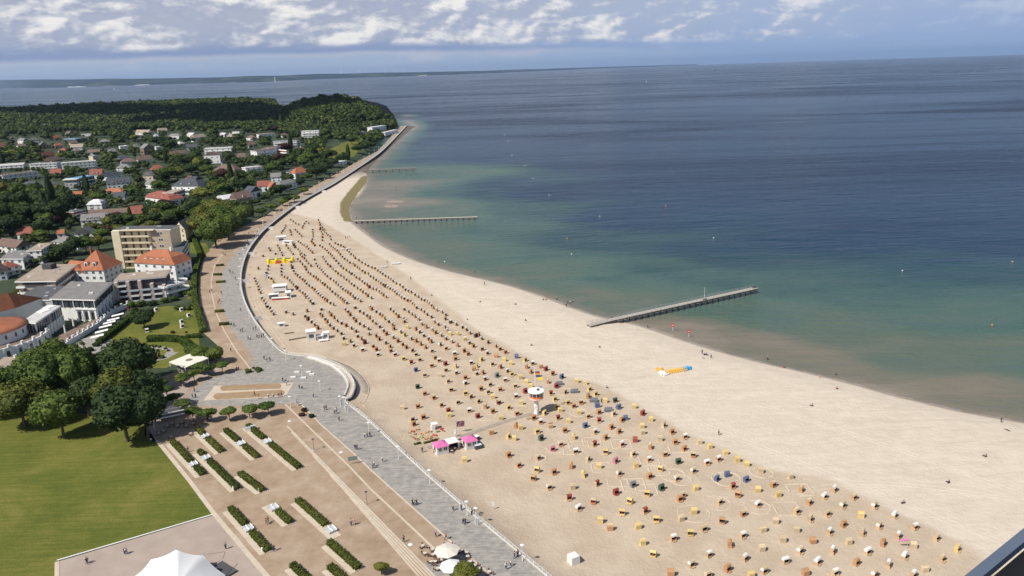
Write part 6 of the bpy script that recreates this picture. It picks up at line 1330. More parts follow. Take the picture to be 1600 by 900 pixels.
for x, y, a in [(747,701,20),(744,688,50)]:
    p = bat(x, y); e = empty('storage_box', tuple(p), R(a)); MB().box((0, 0, 0), (2.0, 1.2, 1.3)).build('box_body', wallmat('dark') if y > 695 else darkwood, e); MB().box((0, 0, 1.3), (2.1, 1.3, .1)).build('lid', white if y < 695 else m_bseat, e); reg(e, 'low dark storage box beside the right pink kiosk', 'box', 'beach', x, y)
# banner on two poles
p = bat(714, 676.5); e = empty('banner', tuple(p), R(8)); 
for x_ in (0, 2.5): MB().tube((x_, 0, 0), (x_, 0, 4.0), .05).build('pole', steel, e)
m_ban, t = newmat('printed_banner'); o_t = t.N('ShaderNodeTexCoord').outputs['Object']; b = t.N('ShaderNodeBsdfPrincipled'); t.put(b.inputs['Base Color'], t.ramp(t.noise(o_t, 2.2, 3, .6), [(.40, (.09, .03, .04)), (.5, (.30, .14, .17)), (.6, (.55, .45, .46))], 'CONSTANT')); t.N('ShaderNodeOutputMaterial', i0=b)
MB().box((1.25, 0, 2.1), (2.4, .04, 1.9)).build('cloth', m_ban, e); reg(e, 'dark red and white printed banner between two poles behind the kiosks', 'banner', 'fix', 720, 665)
e = empty('closed_parasol', tuple(bat(712, 682))); MB().tube((0, 0, 0), (0, 0, 2.7), .05).build('pole', steel, e); MB().lathe([(.08, 2.7), (.35, 1.0), (.25, .8)], 8).build('canopy', white, e); reg(e, 'closed white parasol below the printed banner', 'parasol', 'fix', 712, 678)
# playground: small tables, benches, toys, tent
PC = [mat('toy_red', (.55, .09, .05)), mat('toy_orange', (.65, .28, .12)), mat('toy_green', (.20, .32, .10)), mat('toy_wood', (.42, .27, .15)), mat('toy_yellow', (.65, .5, .15))]
p = bat(679, 670); e = empty('play_tent', tuple(p), R(20)); MB().box((0, 0, 1.8), (2.0, 1.8, .12)).build('roof', white, e); MB().box((-.6, -.4, 0), (1.2, 1.2, 1.5)).build('side_cloth', white, e)
for x_ in (-.9, .9):
    for y_ in (-.8, .8): MB().tube((x_, y_, 0), (x_, y_, 1.8), .05).build('post', wood, e)
reg(e, 'small white play tent beside the coloured toys', 'tent', 'beach', 677, 668)
k_ = 0
for x, y, c, kk in [(645,675,0,0),(648,679,3,0),(652,672,1,0),(640,677,3,1),(643,683,3,1),(648,686,1,1),(655,683,4,2),(660,680,3,2),(664,677,1,2),(668,676,3,2),(672,675,3,0),(684,675,2,0),(690,671,0,0),(693,674,0,1),(665,687,1,1),(670,686,3,0),(675,684,1,1),(680,681,0,0),(653,688,3,1),(660,684,2,2),(668,680,4,2),(657,678,1,1),(676,679,3,2),(682,686,3,0)]:
    p = bat(x, y); mb = MB()
    if kk == 0: mb.box((0, 0, .35), (1.2, .7, .07)); mb.box((-.45, 0, 0), (.08, .6, .35)); mb.box((.45, 0, 0), (.08, .6, .35)); nm, ds = 'play_table', 'low %s play table'
    elif kk == 1: mb.box((0, 0, .25), (1.0, .35, .06)); mb.box((-.4, 0, 0), (.06, .3, .25)); mb.box((.4, 0, 0), (.06, .3, .25)); mb.box((0, .17, .31), (1.0, .04, .3)); nm, ds = 'play_bench', 'small %s play bench'
    else: mb.lathe([(.35, 0), (.38, .25), (.2, .3), (0, .3)], 10); nm, ds = 'toy_bucket', 'upturned %s toy tub'
    o = mb.build(nm, PC[c], None, tuple(p), random.uniform(0, 3)); reg(o, ds % ['red', 'orange', 'green', 'wooden', 'yellow'][c], 'toy', 'beach', x, y, 'toys and low seats of the sand playground')
for x, y in [(652,694),(667,692),(678,689)]: o = hedge('planter_hedge', [bat(x-5, y+1.2)[:2], bat(x+5, y-1.2)[:2]], .7, .5, z=bat(x, y)[2], desc='short dark planter hedge bordering the playground', dens=30, ls=.12, grp='planter hedges by the playground', dom='beach')
# white cube and small sign on the sand
box_thing('storage_cube', (896,879), (2.2, 2.2, 2.0), m_kw, 'pale grey-white cube-shaped shed standing alone on the sand', 'shed', 28, 'fix', taper=.96)
p = bat(771, 796); e = empty('sand_sign', tuple(p)); MB().tube((0, 0, 0), (0, 0, 2.2), .05).build('post', steel, e); MB().box((0, 0, .9), (.5, .08, 1.3)).build('board', white, e); reg(e, 'white upright sign on the empty sand beside the promenade', 'sign', 'fix', 771, 790)
# boats under grey covers, white boat hulls, pedal boats, wind cone, etc.
m_cov = mat('grey_tarpaulin', (.13, .14, .16), .7, .2, 1.5)
for x, y, a in [(874,601,10),(898,613,5),(928,627,-5),(951,642,5),(966,638,10)]:
    p = bat(x, y); e = empty('beach_shelter', tuple(p), R(a)); L_ = 3.0 if x != 966 else 1.6
    MB().add([(-L_/2, -.9, 0), (L_/2, -.9, 0), (L_/2, .9, 0), (-L_/2, .9, 0), (-L_/2+.3, -.9, .9), (L_/2-.3, -.9, .9), (L_/2-.3, .3, 1.25), (-L_/2+.3, .3, 1.25)], [(3, 2, 1, 0), (0, 1, 5, 4), (4, 5, 6, 7), (6, 2, 3, 7), (1, 2, 6, 5), (3, 0, 4, 7)]).build('cover', m_cov, e)
    MB().tube((-L_/2+.3, -.92, .9), (L_/2-.3, -.92, .9), .04).build('ridge_pole', steel, e); reg(e, 'dark grey low wind shelter', 'wind shelter', 'beach', x, y, 'grey wind shelters at the seaward row of chairs')
m_tube = mat('pedalo_yellow', (.75, .46, .10), .6, .25, 3); m_ptb = mat('pedalo_blue', (.03, .35, .68), .6, .25, 3); k_ = 0
def pedalo(x, y, m, rz, desc):
    p = bat(x, y); e = empty('pedal_boat', tuple(p), R(rz)); 
    for s_ in (-.5, .5): MB().add([(-1.1, s_-.22, 0), (.9, s_-.22, 0), (1.35, s_, .25), (.9, s_+.22, 0), (-1.1, s_+.22, 0), (-1.1, s_-.22, .45), (.9, s_-.22, .45), (1.4, s_, .5), (.9, s_+.22, .45), (-1.1, s_+.22, .45)], [(4, 3, 2, 1, 0), (5, 6, 7, 8, 9), (0, 1, 6, 5), (1, 2, 7, 6), (2, 3, 8, 7), (3, 4, 9, 8), (4, 0, 5, 9)]).build('float', m, e)
    MB().box((-.1, 0, .4), (1.3, 1.0, .12)).build('deck', m, e); MB().box((-.4, 0, .5), (.5, .9, .12)).box((-.68, 0, .55), (.1, .9, .5)).build('seat', m, e); e.scale = (1.2, 1.2, 1.2); reg(e, desc, 'pedal boat', 'beach', x, y, 'yellow and blue pedal boats lined up on the sand')
for k in range(10): pedalo(1044+k*3.0, 582-k*.5, m_tube, 70+random.uniform(-6, 6), 'yellow pedal boat')
for k in range(4): pedalo(1066+k*3.4, 578.5-k*.8, m_ptb, 70+random.uniform(-6, 6), 'blue pedal boat')
for x, y in [(1030,578),(1036,583),(1039,586)]: pedalo(x, y, white if x > 1030 else m_tube, random.uniform(0, 180), 'pale pedal boat turned askew')
for x, y, nm, L_ in [(619,413,'white rescue dinghy on the pale sand near the waterline',2.6),(540,390,'white dinghy near the far chair rows',3.0),(600,418,'small white boat behind the outermost chairs',1.8)]:
    p = bat(x, y); e = empty('dinghy', tuple(p), R(15)); MB().add([(-L_, -.8, .15), (L_*.6, -.8, .15), (L_*1.1, 0, .5), (L_*.6, .8, .15), (-L_, .8, .15), (-L_, -.95, .8), (L_*.6, -.95, .8), (L_*1.2, 0, 1.0), (L_*.6, .95, .8), (-L_, .95, .8)], [(4, 3, 2, 1, 0), (0, 1, 6, 5), (1, 2, 7, 6), (2, 3, 8, 7), (3, 4, 9, 8), (4, 0, 5, 9)]).build('hull', white, e); MB().box((0, 0, .6), (L_*1.3, 1.5, .1)).build('thwart', m_bseat, e); reg(e, nm, 'boat', 'fix', x, y)
p = bat(1417, 857); e = empty('wind_cone', tuple(p)); MB().tube((0, 0, 0), (0, 0, 2.6), .05).build('pole', steel, e); MB().tube((.05, 0, 2.45), (-1.8, .6, 1.7), .38, 10, .14).build('sleeve', m_pink, e); reg(e, 'bright pink wind cone beside the lower right chairs', 'wind cone', 'fix', 1415, 853)
# far beach stalls
def stall(x, y, w_, d_, h, m, desc, rz=15, posts=False, z=0):
    p = bat(x, y); e = empty('beach_stall', tuple(p), R(rz)); MB().box((0, 0, 0 if not posts else h*.25), (w_, d_, h*(1 if not posts else .5))).build('body', m, e); MB().box((0, 0, h), (w_+.5, d_+.5, .18)).build('roof', white, e)
    if posts:
        for x_ in (-w_/2, w_/2):
            for y_ in (-d_/2, d_/2): MB().tube((x_, y_, 0), (x_, y_, h), .07).build('post', white, e)
    else: link('window', WING, e, (0, -d_/2-.04, h*.4), 0, (w_*.5, 1, h*.35))
    reg(e, desc, 'stall', 'fix', x, y)
stall(487,531,3.8,3.8,4.2,m_kw,'white hexagonal-looking beach kiosk where the sand path meets the bastion'); stall(500,530,2.6,2.0,1.8,m_kw,'low white stall right of the white kiosk'); stall(510,528,2.4,2.4,2.6,m_kw,'white box stall beside the first chair rows',5)
stall(506,533,3.5,1.4,.5,m_kw,'flat white pedestal in front of the white stalls')
stall(440,510,2.8,1.8,1.6,m_kw,'lonely white box near the curved sea wall'); stall(438,456,7,5,3.6,m_kw,'white pavilion among the inner chair rows',8,True); stall(451,464,2.6,4,2.8,m_kw,'white hut right of the white pavilion'); stall(428,466,4.4,2.4,2.2,m_cov,'dark-sided stall left of the white pavilion')
stall(438,468,8,1.6,1.0,PC[0],'low red stall in front of the white pavilion',5); stall(440,378,6,4.5,3.8,m_kw,'white kiosk near the far chair rows'); stall(450,381,7,2.6,2.0,m_kw,'long white stall beside the far kiosk',-12)
p = bat(421, 411); e = empty('bouncy_castle', (*p[:2], p[2]), R(10))
m_by = mat('inflatable_yellow', (.80, .60, .03), .5, .08)
MB().box((7, 0, 0), (14, 6.5, 1.2)).build('base', m_by, e); 
for x_ in (0, 4.6, 9.2, 14): MB().lathe([(.9, 0), (.95, 2.6), (.6, 3.4), (0, 3.6)], 10, (x_, -2.6, 0)).build('tower', m_by, e)
MB().box((7, 2.6, 0), (14, .7, 1.8)).build('back_wall', mat('inflatable_green', (.06, .16, .14), .6), e); MB().box((5.6, -3.2, 0), (3.2, .6, 2.0)).build('entrance', PC[0], e); reg(e, 'bright yellow inflatable playground beside the inner chair rows', 'inflatable', 'fix', 434, 406)
# beach shower / flagpole
p = bat(419, 452); e = empty('flag', tuple(p)); MB().tube((0, 0, 0), (0, 0, 9), .08).build('pole', steel, e); MB().box((-.5, 0, 4.8), (1.0, .05, 4.0)).build('cloth', wallmat('grey'), e); reg(e, 'tall grey beach flag left of the white pavilion', 'flag', 'fix', 419, 445)
# warning signs in the shallow water by the nearest pier
m_sr = mat('sign_red', (.70, .07, .04), .5)
for x, y in [(1051,517),(1076,527)]:
    p = G(x, y, 0); e = empty('warning_sign', tuple(p)); MB().tube((0, 0, -1), (0, 0, 2.4), .06).build('post', white, e); q_ = MB().lathe([(1.0, -.05), (1.0, .05)], 20); q_ = MB().lathe([(0, .06), (.75, .06), (.75, -.02), (0, -.02)], 20).build('disc', m_sr, e); q_.location = (0, 0, 2.6); q_.rotation_euler = (PI/2, 0, .2); MB().box((0, -.1, 2.5), (.95, .06, .2)).build('bar', white, e)
    reg(e, 'round red and white no-swimming sign standing in the shallows, '+('left' if x < 1060 else 'right')+' of two', 'sign', 'fix', x, y)
# buoys and swimmers' floats
m_bu = mat('buoy_yellow', (.80, .50, .08), .4); m_bo = mat('buoy_orange', (.75, .22, .08), .4)
for x, y, c in [(1582,409,'y'),(1550,508,'o'),(1410,423,'w'),(886,373,'o'),(1115,372,'w'),(937,338,'w'),(1040,322,'o'),(858,305,'w'),(833,279,'w'),(820,259,'w'),(800,243,'w'),(794,220,'w'),(789,211,'w'),(893,397,'w'),(695,409,'w')]:
    p = G(x, y, 0); m_ = mpp(p); r = max(.4, 1.1*m_*(1 if c != 'w' else .6)); e = empty('buoy', tuple(p)); MB().lathe([(0, -.5*r), (r*.8, -.2*r), (r, .1*r), (r*.8, .7*r), (r*.3, 1.0*r), (0, 1.1*r)], 12).build('float', {'y': m_bu, 'o': m_bo, 'w': white}[c], e, smooth=True); MB().tube((0, 0, r), (0, 0, r*1.9), .07*r, 5).build('top_mark', dark, e)
    reg(e, {'y': 'yellow', 'o': 'orange', 'w': 'white'}[c]+' marker buoy on the sea', 'buoy', 'sea', x, y, 'marker buoys on the sea')
# marker pole on the shoal, gulls' posts
for x, y in [(619,298),(611,325)]: p = G(x, y, 0); o = MB().tube((0, 0, -1), (0, 0, 4.5 if y < 300 else 2), .14, 5).build('marker_pole', dark, None, tuple(p)); reg(o, 'thin dark marker pole standing on the '+('shoal beyond the sandbar' if y < 300 else 'sandbar itself'), 'pole', 'fix', x, y)
# sails far out
def sail(x, y, s_, desc, two=True):
    p = G(x, y, 0); k = mpp(p)*s_; e = empty('sailing_boat', tuple(p), .4); MB().add([(-.9*k, -.2*k, 0), (.7*k, -.2*k, 0), (1.2*k, 0, .1*k), (.7*k, .2*k, 0), (-.9*k, .2*k, 0), (-.9*k, -.25*k, .4*k), (.7*k, -.25*k, .4*k), (1.3*k, 0, .5*k), (.7*k, .25*k, .4*k), (-.9*k, .25*k, .4*k)], [(4, 3, 2, 1, 0), (5, 6, 7, 8, 9), (0, 1, 6, 5), (1, 2, 7, 6), (2, 3, 8, 7), (3, 4, 9, 8), (4, 0, 5, 9)]).build('hull', white, e)
    MB().tube((0, 0, .3*k), (0, 0, 4.6*k), .06*k, 5).build('mast', steel, e); MB().add([(-.05*k, 0, .7*k), (-1.5*k, .05*k, .8*k), (-.05*k, 0, 4.4*k), (-.05*k, .05*k, .7*k), (-1.5*k, .1*k, .8*k), (-.05*k, .05*k, 4.4*k)], [(0, 1, 2), (5, 4, 3), (0, 3, 4, 1), (1, 4, 5, 2), (2, 5, 3, 0)]).build('sail', white, e); reg(e, desc, 'boat', 'fix', x, y)
sail(1010,129,.9,'tiny white sailing boat just right of the middle of the horizon'); sail(179,140.5,1.0,'tiny white sailing boat in front of the far coast on the left')
p = G(1116, 109.5, 0); k = mpp(p); e = empty('cargo_ship', tuple(p)); MB().box((0, 0, 0), (7*k, 1.2*k, .8*k)).build('hull', dark, e); MB().box((-2.4*k, 0, .8*k), (1.2*k, 1*k, 1.3*k)).build('bridge', steel, e); reg(e, 'distant cargo ship on the horizon at the right', 'ship', 'fix', 1116, 108)
# far coast: wind turbines, tower, white buildings
for i, (x, yb, ht) in enumerate([(503,117,5.5),(510,116.5,5),(533,115.8,6),(535,115.5,5),(561,114.8,6),(565,114.6,5.5),(572,114.4,6.5),(603,113.8,6.5),(617,113.4,5.5),(622,113.2,5.5),(630,113,6),(634,113,6)]):
    p = G(x, np.interp(x, [c_[0] for c_ in coast], [c_[2] for c_ in coast]), 0); D = np.hypot(*p[:2]); q_ = p[:2]/D*(D+3600); k = (D+3600)/F
    zb = H-(D+3600)*((yb+.5)-(108.5+.0325*(800-x)))/F; e = empty('wind_turbine', (*q_, zb)); MB().tube((0, 0, 0), (0, 0, ht*k*.72), .30*k, 6, .2*k).build('tower', white, e); a0 = random.uniform(0, 2); h_ = Vector((0, -.3*k, ht*k*.72)); MB().box(h_-Vector((0, -.15*k, .1*k)), (.25*k, .6*k, .2*k)).build('nacelle', white, e)
    for j in range(3): a = a0+j*2.094; MB().tube(h_, h_+Vector((math.cos(a)*ht*k*.36, 0, math.sin(a)*ht*k*.36)), .18*k, 4, .08*k).build('blade', white, e)
    reg(e, 'white wind turbine on the far coast', 'wind turbine', 'far', x, yb-4, 'wind turbines on the far coast')
def farb(x, y, wpx, hpx, desc, m=None, nm='building', tower=False):
    p = G(x, y, 0); D = np.hypot(*p[:2]); q_ = p[:2]/D*(D-30); k = D/F; mb = MB()
    if tower: o = mb.tube((0, 0, 0), (0, 0, hpx*k), wpx*k/2, 8).box((0, 0, hpx*k*.9), (wpx*k*1.3,)*2+(hpx*k*.1,)).build(nm, m or white, None, (*q_, 0))
    else:
        for j in range(4): mb.box(((j-1.5)*wpx*k/4, 0, 0), (wpx*k/4*.98, k*.8, hpx*k*random.uniform(.35, 1)))
        o = mb.build(nm, m or white, None, (*q_, 0))
    reg(o, desc, 'building', 'fix', x, y)
farb(430,128,1.2,6.5,'slender pale tower on the far coast left of the middle',nm='tower',tower=True); farb(785,113.2,13,2.2,'cluster of white port buildings on the far coast'); farb(785,113.1,1.3,5.0,'white silo tower above the far port buildings',nm='tower',tower=True)
farb(120,136.2,24,1.8,'pale waterfront houses on the far coast at the left'); farb(77,133.8,6,1.4,'white hillside buildings on the far coast'); farb(24,136.8,1.4,4,'white tower block on the far coast at the extreme left',tower=True,nm='tower'); farb(7,137,1.4,4,'leftmost white tower block on the far coast',tower=True,nm='tower'); farb(222,133.2,20,1.5,'pale harbour town strip on the far coast'); farb(340,129.6,14,1.3,'pale village on the far coast above the wooded ridge'); farb(520,122.6,18,1.2,'pale village on the far coast above the headland'); farb(660,118.4,12,1.1,'pale village on the far coast right of the headland')
# ================================================================ street lamps, signs, people, near railing
LP_ = MB().tube((0, 0, 0), (0, 0, 4.0), .075, 8, .055).lathe([(.14, 0), (.14, .5), (.08, .55)], 8).mesh('pole', [white]); LH = MB().lathe([(.07, 3.95), (.45, 4.02), (.48, 4.09), (.25, 4.18), (0, 4.2)], 14).mesh('lamp_head', [white])
LPD = MB().tube((0, 0, 0), (0, 0, 3.6), .07, 8, .05).mesh('pole', [dark]); LHD = MB().lathe([(.06, 3.55), (.38, 3.62), (.40, 3.70), (0, 3.8)], 12).mesh('lamp_head', [dark])
def lamp(x, y, drk=False, z=3.0):
    p = G(x, y, z); e = empty('street_lamp', tuple(p)); link('pole', LPD if drk else LP_, e); link('lamp_head', LHD if drk else LH, e); k = mpp(p)
    if k > .33: e.scale = (1.5, 1.5, 1.05)
    reg(e, ('dark' if drk else 'white')+' street lamp on the promenade', 'street lamp', 'prom', x, y-8, 'street lamps along the promenade')
for x, y in [(816.4,876),(744,816.5),(730,806),(671.8,755.5),(622.7,717.5),(577,679),(538.6,638),(532,636.5),(500.5,612),(472,587.5),(447,563.5),(426,543),(389.6,498),(381,477.5),(377,462),(375,447),(375.6,427.6),(377,415),(381.4,400),(387,393),(392,385),(400,374),(405,367),(411,353.5),(418,347),(430,341),(443,331),(451,324),(459,317.5),(470,311),(484,303),(491,297),(499,291),(508,286),(519,279),(527,275),(537,270),(545,265),(553,260),(561,256),(569,250),(577,245),(585,239),(592,234),(599,228),(606,222),(612,216),(618,210),(454.5,637)]: lamp(x, y)
for x, y in [(490.7,703.5),(573.5,788)]: lamp(x, y, True)
# promenade furniture: square light slabs set in the paving, notice board, posts
for x, y in [(464,582),(482,582),(487,585.5),(458,590),(474,591)]: p = G(x, y, 3.0); o = MB().box((0, 0, 0), (1.9, .8, .45)).build('stone_bench', white, None, tuple(p), R(12)); reg(o, 'low white block bench on the grey plaza', 'bench', 'park', x, y, 'white block benches on the plaza')
p = G(545.5, 726, 3); e = empty('notice_board', tuple(p), R(14)); 
for x_ in (0, 2.3): MB().tube((x_, 0, 0), (x_, 0, 2.4), .05).build('post', steel, e)
MB().box((1.15, 0, 1.2), (2.6, .1, 1.2)).build('board', mat('board_green_grey', (.17, .24, .22), .4, .2), e); reg(e, 'green-grey notice board on two legs beside the paved promenade', 'notice board', 'fix', 549, 714)
for x, y in [(436,459.5),(744,820),(747,820.5),(466,634),(463,630),(533,632),(720,797),(541,642),(545,645)]: p = G(x, y, 3); o = MB().box((0, 0, 0), (.5, .18, 1.9)).build('info_pillar', white, None, tuple(p), R(40)); reg(o, 'slim white information pillar', 'pillar', 'prom', x, y-5, 'slim white pillars on the promenade')
for x, y in [(365,765),(405,768),(410,861)]: p = G(x, y, 3.02); o = MB().lathe([(.22, 0), (.25, .8), (.2, .95), (0, 1.0)], 10).build('litter_bin', white, None, tuple(p)); reg(o, 'white litter bin at the end of a box-cut hedge', 'litter bin', 'park', x, y, 'litter bins by the hedges')
for x, y in [(388,674),(396,671)]: p = G(x, y, 3.02); e = empty('storage_box', tuple(p), R(20)); MB().box((0, 0, 0), (1.6, 1.0, 1.3)).build('box_body', white, e); MB().box((0, 0, 1.3), (1.7, 1.1, .1)).build('lid', steel, e); reg(e, 'white cabinet at the upper end of the longest hedge', 'cabinet', 'park', x, y, 'white cabinets by the longest hedge')
for x, y, r in [(537,648,0),(533,652,0)]: pass
for x, y in [(452,658),(532.5,707),(641,851),(606,759),(489,704)]: p = G(x, y, 2.99); o = MB().lathe([(.55, 0), (.55, .05), (0, .055)], 14).build('manhole_cover', white if x in (452, 532.5, 641) else steel, None, tuple(p)); reg(o, 'round drain cover in the gravel', 'drain cover', 'park', x, y, 'round drain covers in the gravel')
# folding boardwalk pieces and driftwood lines on the sand
for x, y, L_, a in [(468,529,9,26),(452,521,4,20)]:
    p = bat(x, y); o = MB().box((0, 0, 0), (L_, .5, .35)).build('sand_barrier', darkwood, None, tuple(p), R(a)); reg(o, 'dark timber barrier on the sand left of the white stalls', 'barrier', 'beach', x, y, 'timber barriers on the sand')
# cafe by the lower edge
def parasol_open(x, y, r, h, desc, m, z=3.0, sides=8):
    p = G(x, y, z); e = empty('parasol', tuple(p)); MB().tube((0, 0, 0), (0, 0, h+.3), .06).build('pole', steel, e); MB().lathe([(0, h+.75), (r*.5, h+.45), (r, h), (r, h-.12), (r*.5, h+.3), (0, h+.6)], sides, a0=.2, a1=.2+2*PI).build('canopy', m, e); reg(e, desc, 'parasol', 'fix', x, y)
m_crm = mat('cream_canvas', (.66, .60, .52), .7, .04)
parasol_open(699, 878, 2.9, 3.0, 'big cream octagonal parasol at the cafe on the promenade edge', m_crm)
parasol_open(706, 902, 2.6, 2.9, 'big bright white parasol right below the cream one', white); parasol_open(722, 903, 1.6, 2.8, 'smaller white parasol partly behind the lower tree', white)
sheet('cafe_floor', [(659,882),(700,862),(735,865),(757,890),(840,975),(740,975)], 2.992, m_asph if 0 else m_pave)
for x, y in [(661,856),(664,868),(676,862),(677,870),(674,881),(680,881),(684,892),(700,853),(704,855),(714,863),(718,865),(729,867),(731,873),(735,881),(742,887),(748,892),(691,878),(686,874),(765,897)]: table_set(G(x, y, 3.0), x, y, random.choice([2, 3]), 'park', 'cafe floor')
# ---- people
SKINC = [mat('skin_light', (.55, .35, .26), .6, .05), mat('skin_tan', (.36, .21, .14), .6, .05)]
CL = {k: mat('cloth_'+k, c, .85, .08, 4) for k, c in dict(black=(.018, .018, .02), navy=(.03, .04, .10), white=(.68, .67, .65), blue=(.05, .13, .42), red=(.50, .04, .04), grey=(.20, .20, .21), beige=(.42, .34, .25), pink=(.58, .25, .30), orange=(.55, .16, .08), green=(.05, .14, .09)).items()}
HAIR = [mat('hair_dark', (.03, .02, .015), .6), mat('hair_blond', (.35, .24, .12), .6), mat('hair_grey', (.35, .34, .33), .6)]
def skin_mesh(name, verts, edges, rads, root, m, sub=1):
    me = bpy.data.meshes.new('tmp'); me.from_pydata(verts, edges, []); ob = bpy.data.objects.new('tmp', me); COL.objects.link(ob); mod = ob.modifiers.new('s', 'SKIN')
    for i, r in enumerate(rads): me.skin_vertices[0].data[i].radius = (r, r) if not hasattr(r, '__len__') else r
    me.skin_vertices[0].data[root].use_root = True; mod.use_smooth_shade = True
    if sub: sb = ob.modifiers.new('b', 'SUBSURF'); sb.levels = sub
    dg = bpy.context.evaluated_depsgraph_get(); out = bpy.data.meshes.new_from_object(ob.evaluated_get(dg)); out.name = name; out.materials.clear(); out.materials.append(m); bpy.data.objects.remove(ob); return out
def figure(pose):
    st = dict(stand=(0, 0), walk=(.24, .18), stride=(.34, .24))
    if pose in st:
        lg, am = st[pose]; J = [(0, 0, .95), (0, 0, 1.18), (0, 0, 1.42), (.01, 0, 1.54), (.02, 0, 1.66),
          (0, .10, .90), (lg*.55, .10, .50), (lg*.8, .10, .08), (lg*.8+.13, .10, .03), (0, -.10, .90), (-lg*.35, -.10, .50), (-lg*1.1, -.10, .10), (-lg*1.1+.12, -.10, .04),
          (0, .19, 1.42), (-am*.6, .24, 1.15), (am*.0-.02, .25, .90), (0, -.19, 1.42), (am*.6, -.24, 1.15), (am*1.2, -.25, .93)]
    elif pose == 'sit':
        J = [(0, 0, .14), (-.06, 0, .38), (-.04, 0, .60), (-.02, 0, .72), (0, 0, .84), (.05, .10, .14), (.38, .12, .40), (.62, .12, .08), (.75, .12, .04), (.05, -.10, .14), (.40, -.12, .38), (.66, -.12, .08), (.78, -.12, .04),
             (-.04, .19, .60), (.05, .24, .36), (.28, .16, .40), (-.04, -.19, .60), (-.16, -.26, .34), (-.26, -.28, .08)]
    else:
        J = [(0, 0, .12), (-.25, 0, .13), (-.48, 0, .14), (-.60, 0, .15), (-.72, 0, .15), (.05, .10, .12), (.48, .12, .14), (.88, .12, .08), (.98, .14, .08), (.05, -.10, .12), (.46, -.12, .12), (.88, -.13, .08), (.98, -.15, .08),
             (-.48, .19, .13), (-.25, .32, .08), (-.02, .30, .06), (-.48, -.19, .13), (-.24, -.32, .08), (0, -.3, .06)]
    E_ = [(0, 1), (1, 2), (2, 3), (3, 4), (0, 5), (5, 6), (6, 7), (7, 8), (0, 9), (9, 10), (10, 11), (11, 12), (2, 13), (13, 14), (14, 15), (2, 16), (16, 17), (17, 18)]
    r_ = [.13, .12, .13, .055, .105, .085, .055, .04, .04, .085, .055, .04, .04, .05, .04, .03, .05, .04, .03]
    body = skin_mesh('body_'+pose, J, E_, r_, 0, SKINC[0]); sh = [0, 1, 2, 13, 14, 16, 17]; mp = {v: i for i, v in enumerate(sh)}
    shirt = skin_mesh('shirt_'+pose, [J[i] for i in sh], [(mp[a], mp[b]) for a, b in E_ if a in mp and b in mp], [.155, .15, .16, .075, .062, .075, .062], 0, CL['white'], 1)
    tr = [0, 5, 6, 7, 9, 10, 11]; mp2 = {v: i for i, v in enumerate(tr)}
    trs = skin_mesh('trousers_'+pose, [J[i] for i in tr], [(mp2[a], mp2[b]) for a, b in E_ if a in mp2 and b in mp2], [.15, .10, .075, .06, .10, .075, .06], 0, CL['black'], 1)
    hx, hy_, hz_ = J[4]; dx = -.02 if pose != 'lie' else -.05
    hair = MB().lathe([(.118, -.03), (.125, .03), (.09, .10), (0, .135)], 10, (hx+dx, hy_, hz_)).mesh('hair_'+pose, [HAIR[0]], True)
    return body, shirt, trs, hair
FIG = {k: figure(k) for k in ('stand', 'walk', 'stride', 'sit', 'lie')}
def person(x, y, top='black', leg='navy', pose=None, rz=None, fn=None, dom='prom', extra=''):
    fn = fn or (lambda a, b2: G(a, b2, 3.0)); p = fn(x, y); pose = pose or random.choice(['stand', 'walk', 'stride']); e = empty('person', tuple(p), random.uniform(0, 6.28) if rz is None else R(rz)); s_ = random.uniform(.98, 1.1)*1.04; e.scale = (s_*1.12, s_*1.12, s_)
    b, sh, tr, hr = FIG[pose]; link('body', b, e, mats=[random.choice(SKINC)]); link('shirt', sh, e, mats=[CL[top]]); link('trousers', tr, e, mats=[CL[leg]]); link('hair', hr, e, mats=[random.choice(HAIR)])
    act = {'stand': 'standing', 'walk': 'walking', 'stride': 'striding', 'sit': 'sitting', 'lie': 'lying'}[pose]
    reg(e, 'person %s in a %s top and %s trousers' % (act, top, leg), 'person', dom, x, y-4, 'visitors on the promenade' if dom == 'prom' else ('visitors in the park' if dom == 'park' else 'people on the sand'))
def auto(c): return {'k': ('black', 'navy'), 'w': ('white', 'navy'), 'b': ('blue', 'black'), 'r': ('red', 'black'), 'g': ('grey', 'black'), 'p': ('pink', 'beige'), 'o': ('orange', 'beige'), 'n': ('navy', 'grey'), 'G': ('green', 'black'), 'B': ('beige', 'navy'), 'x': ('grey', 'white')}[c]
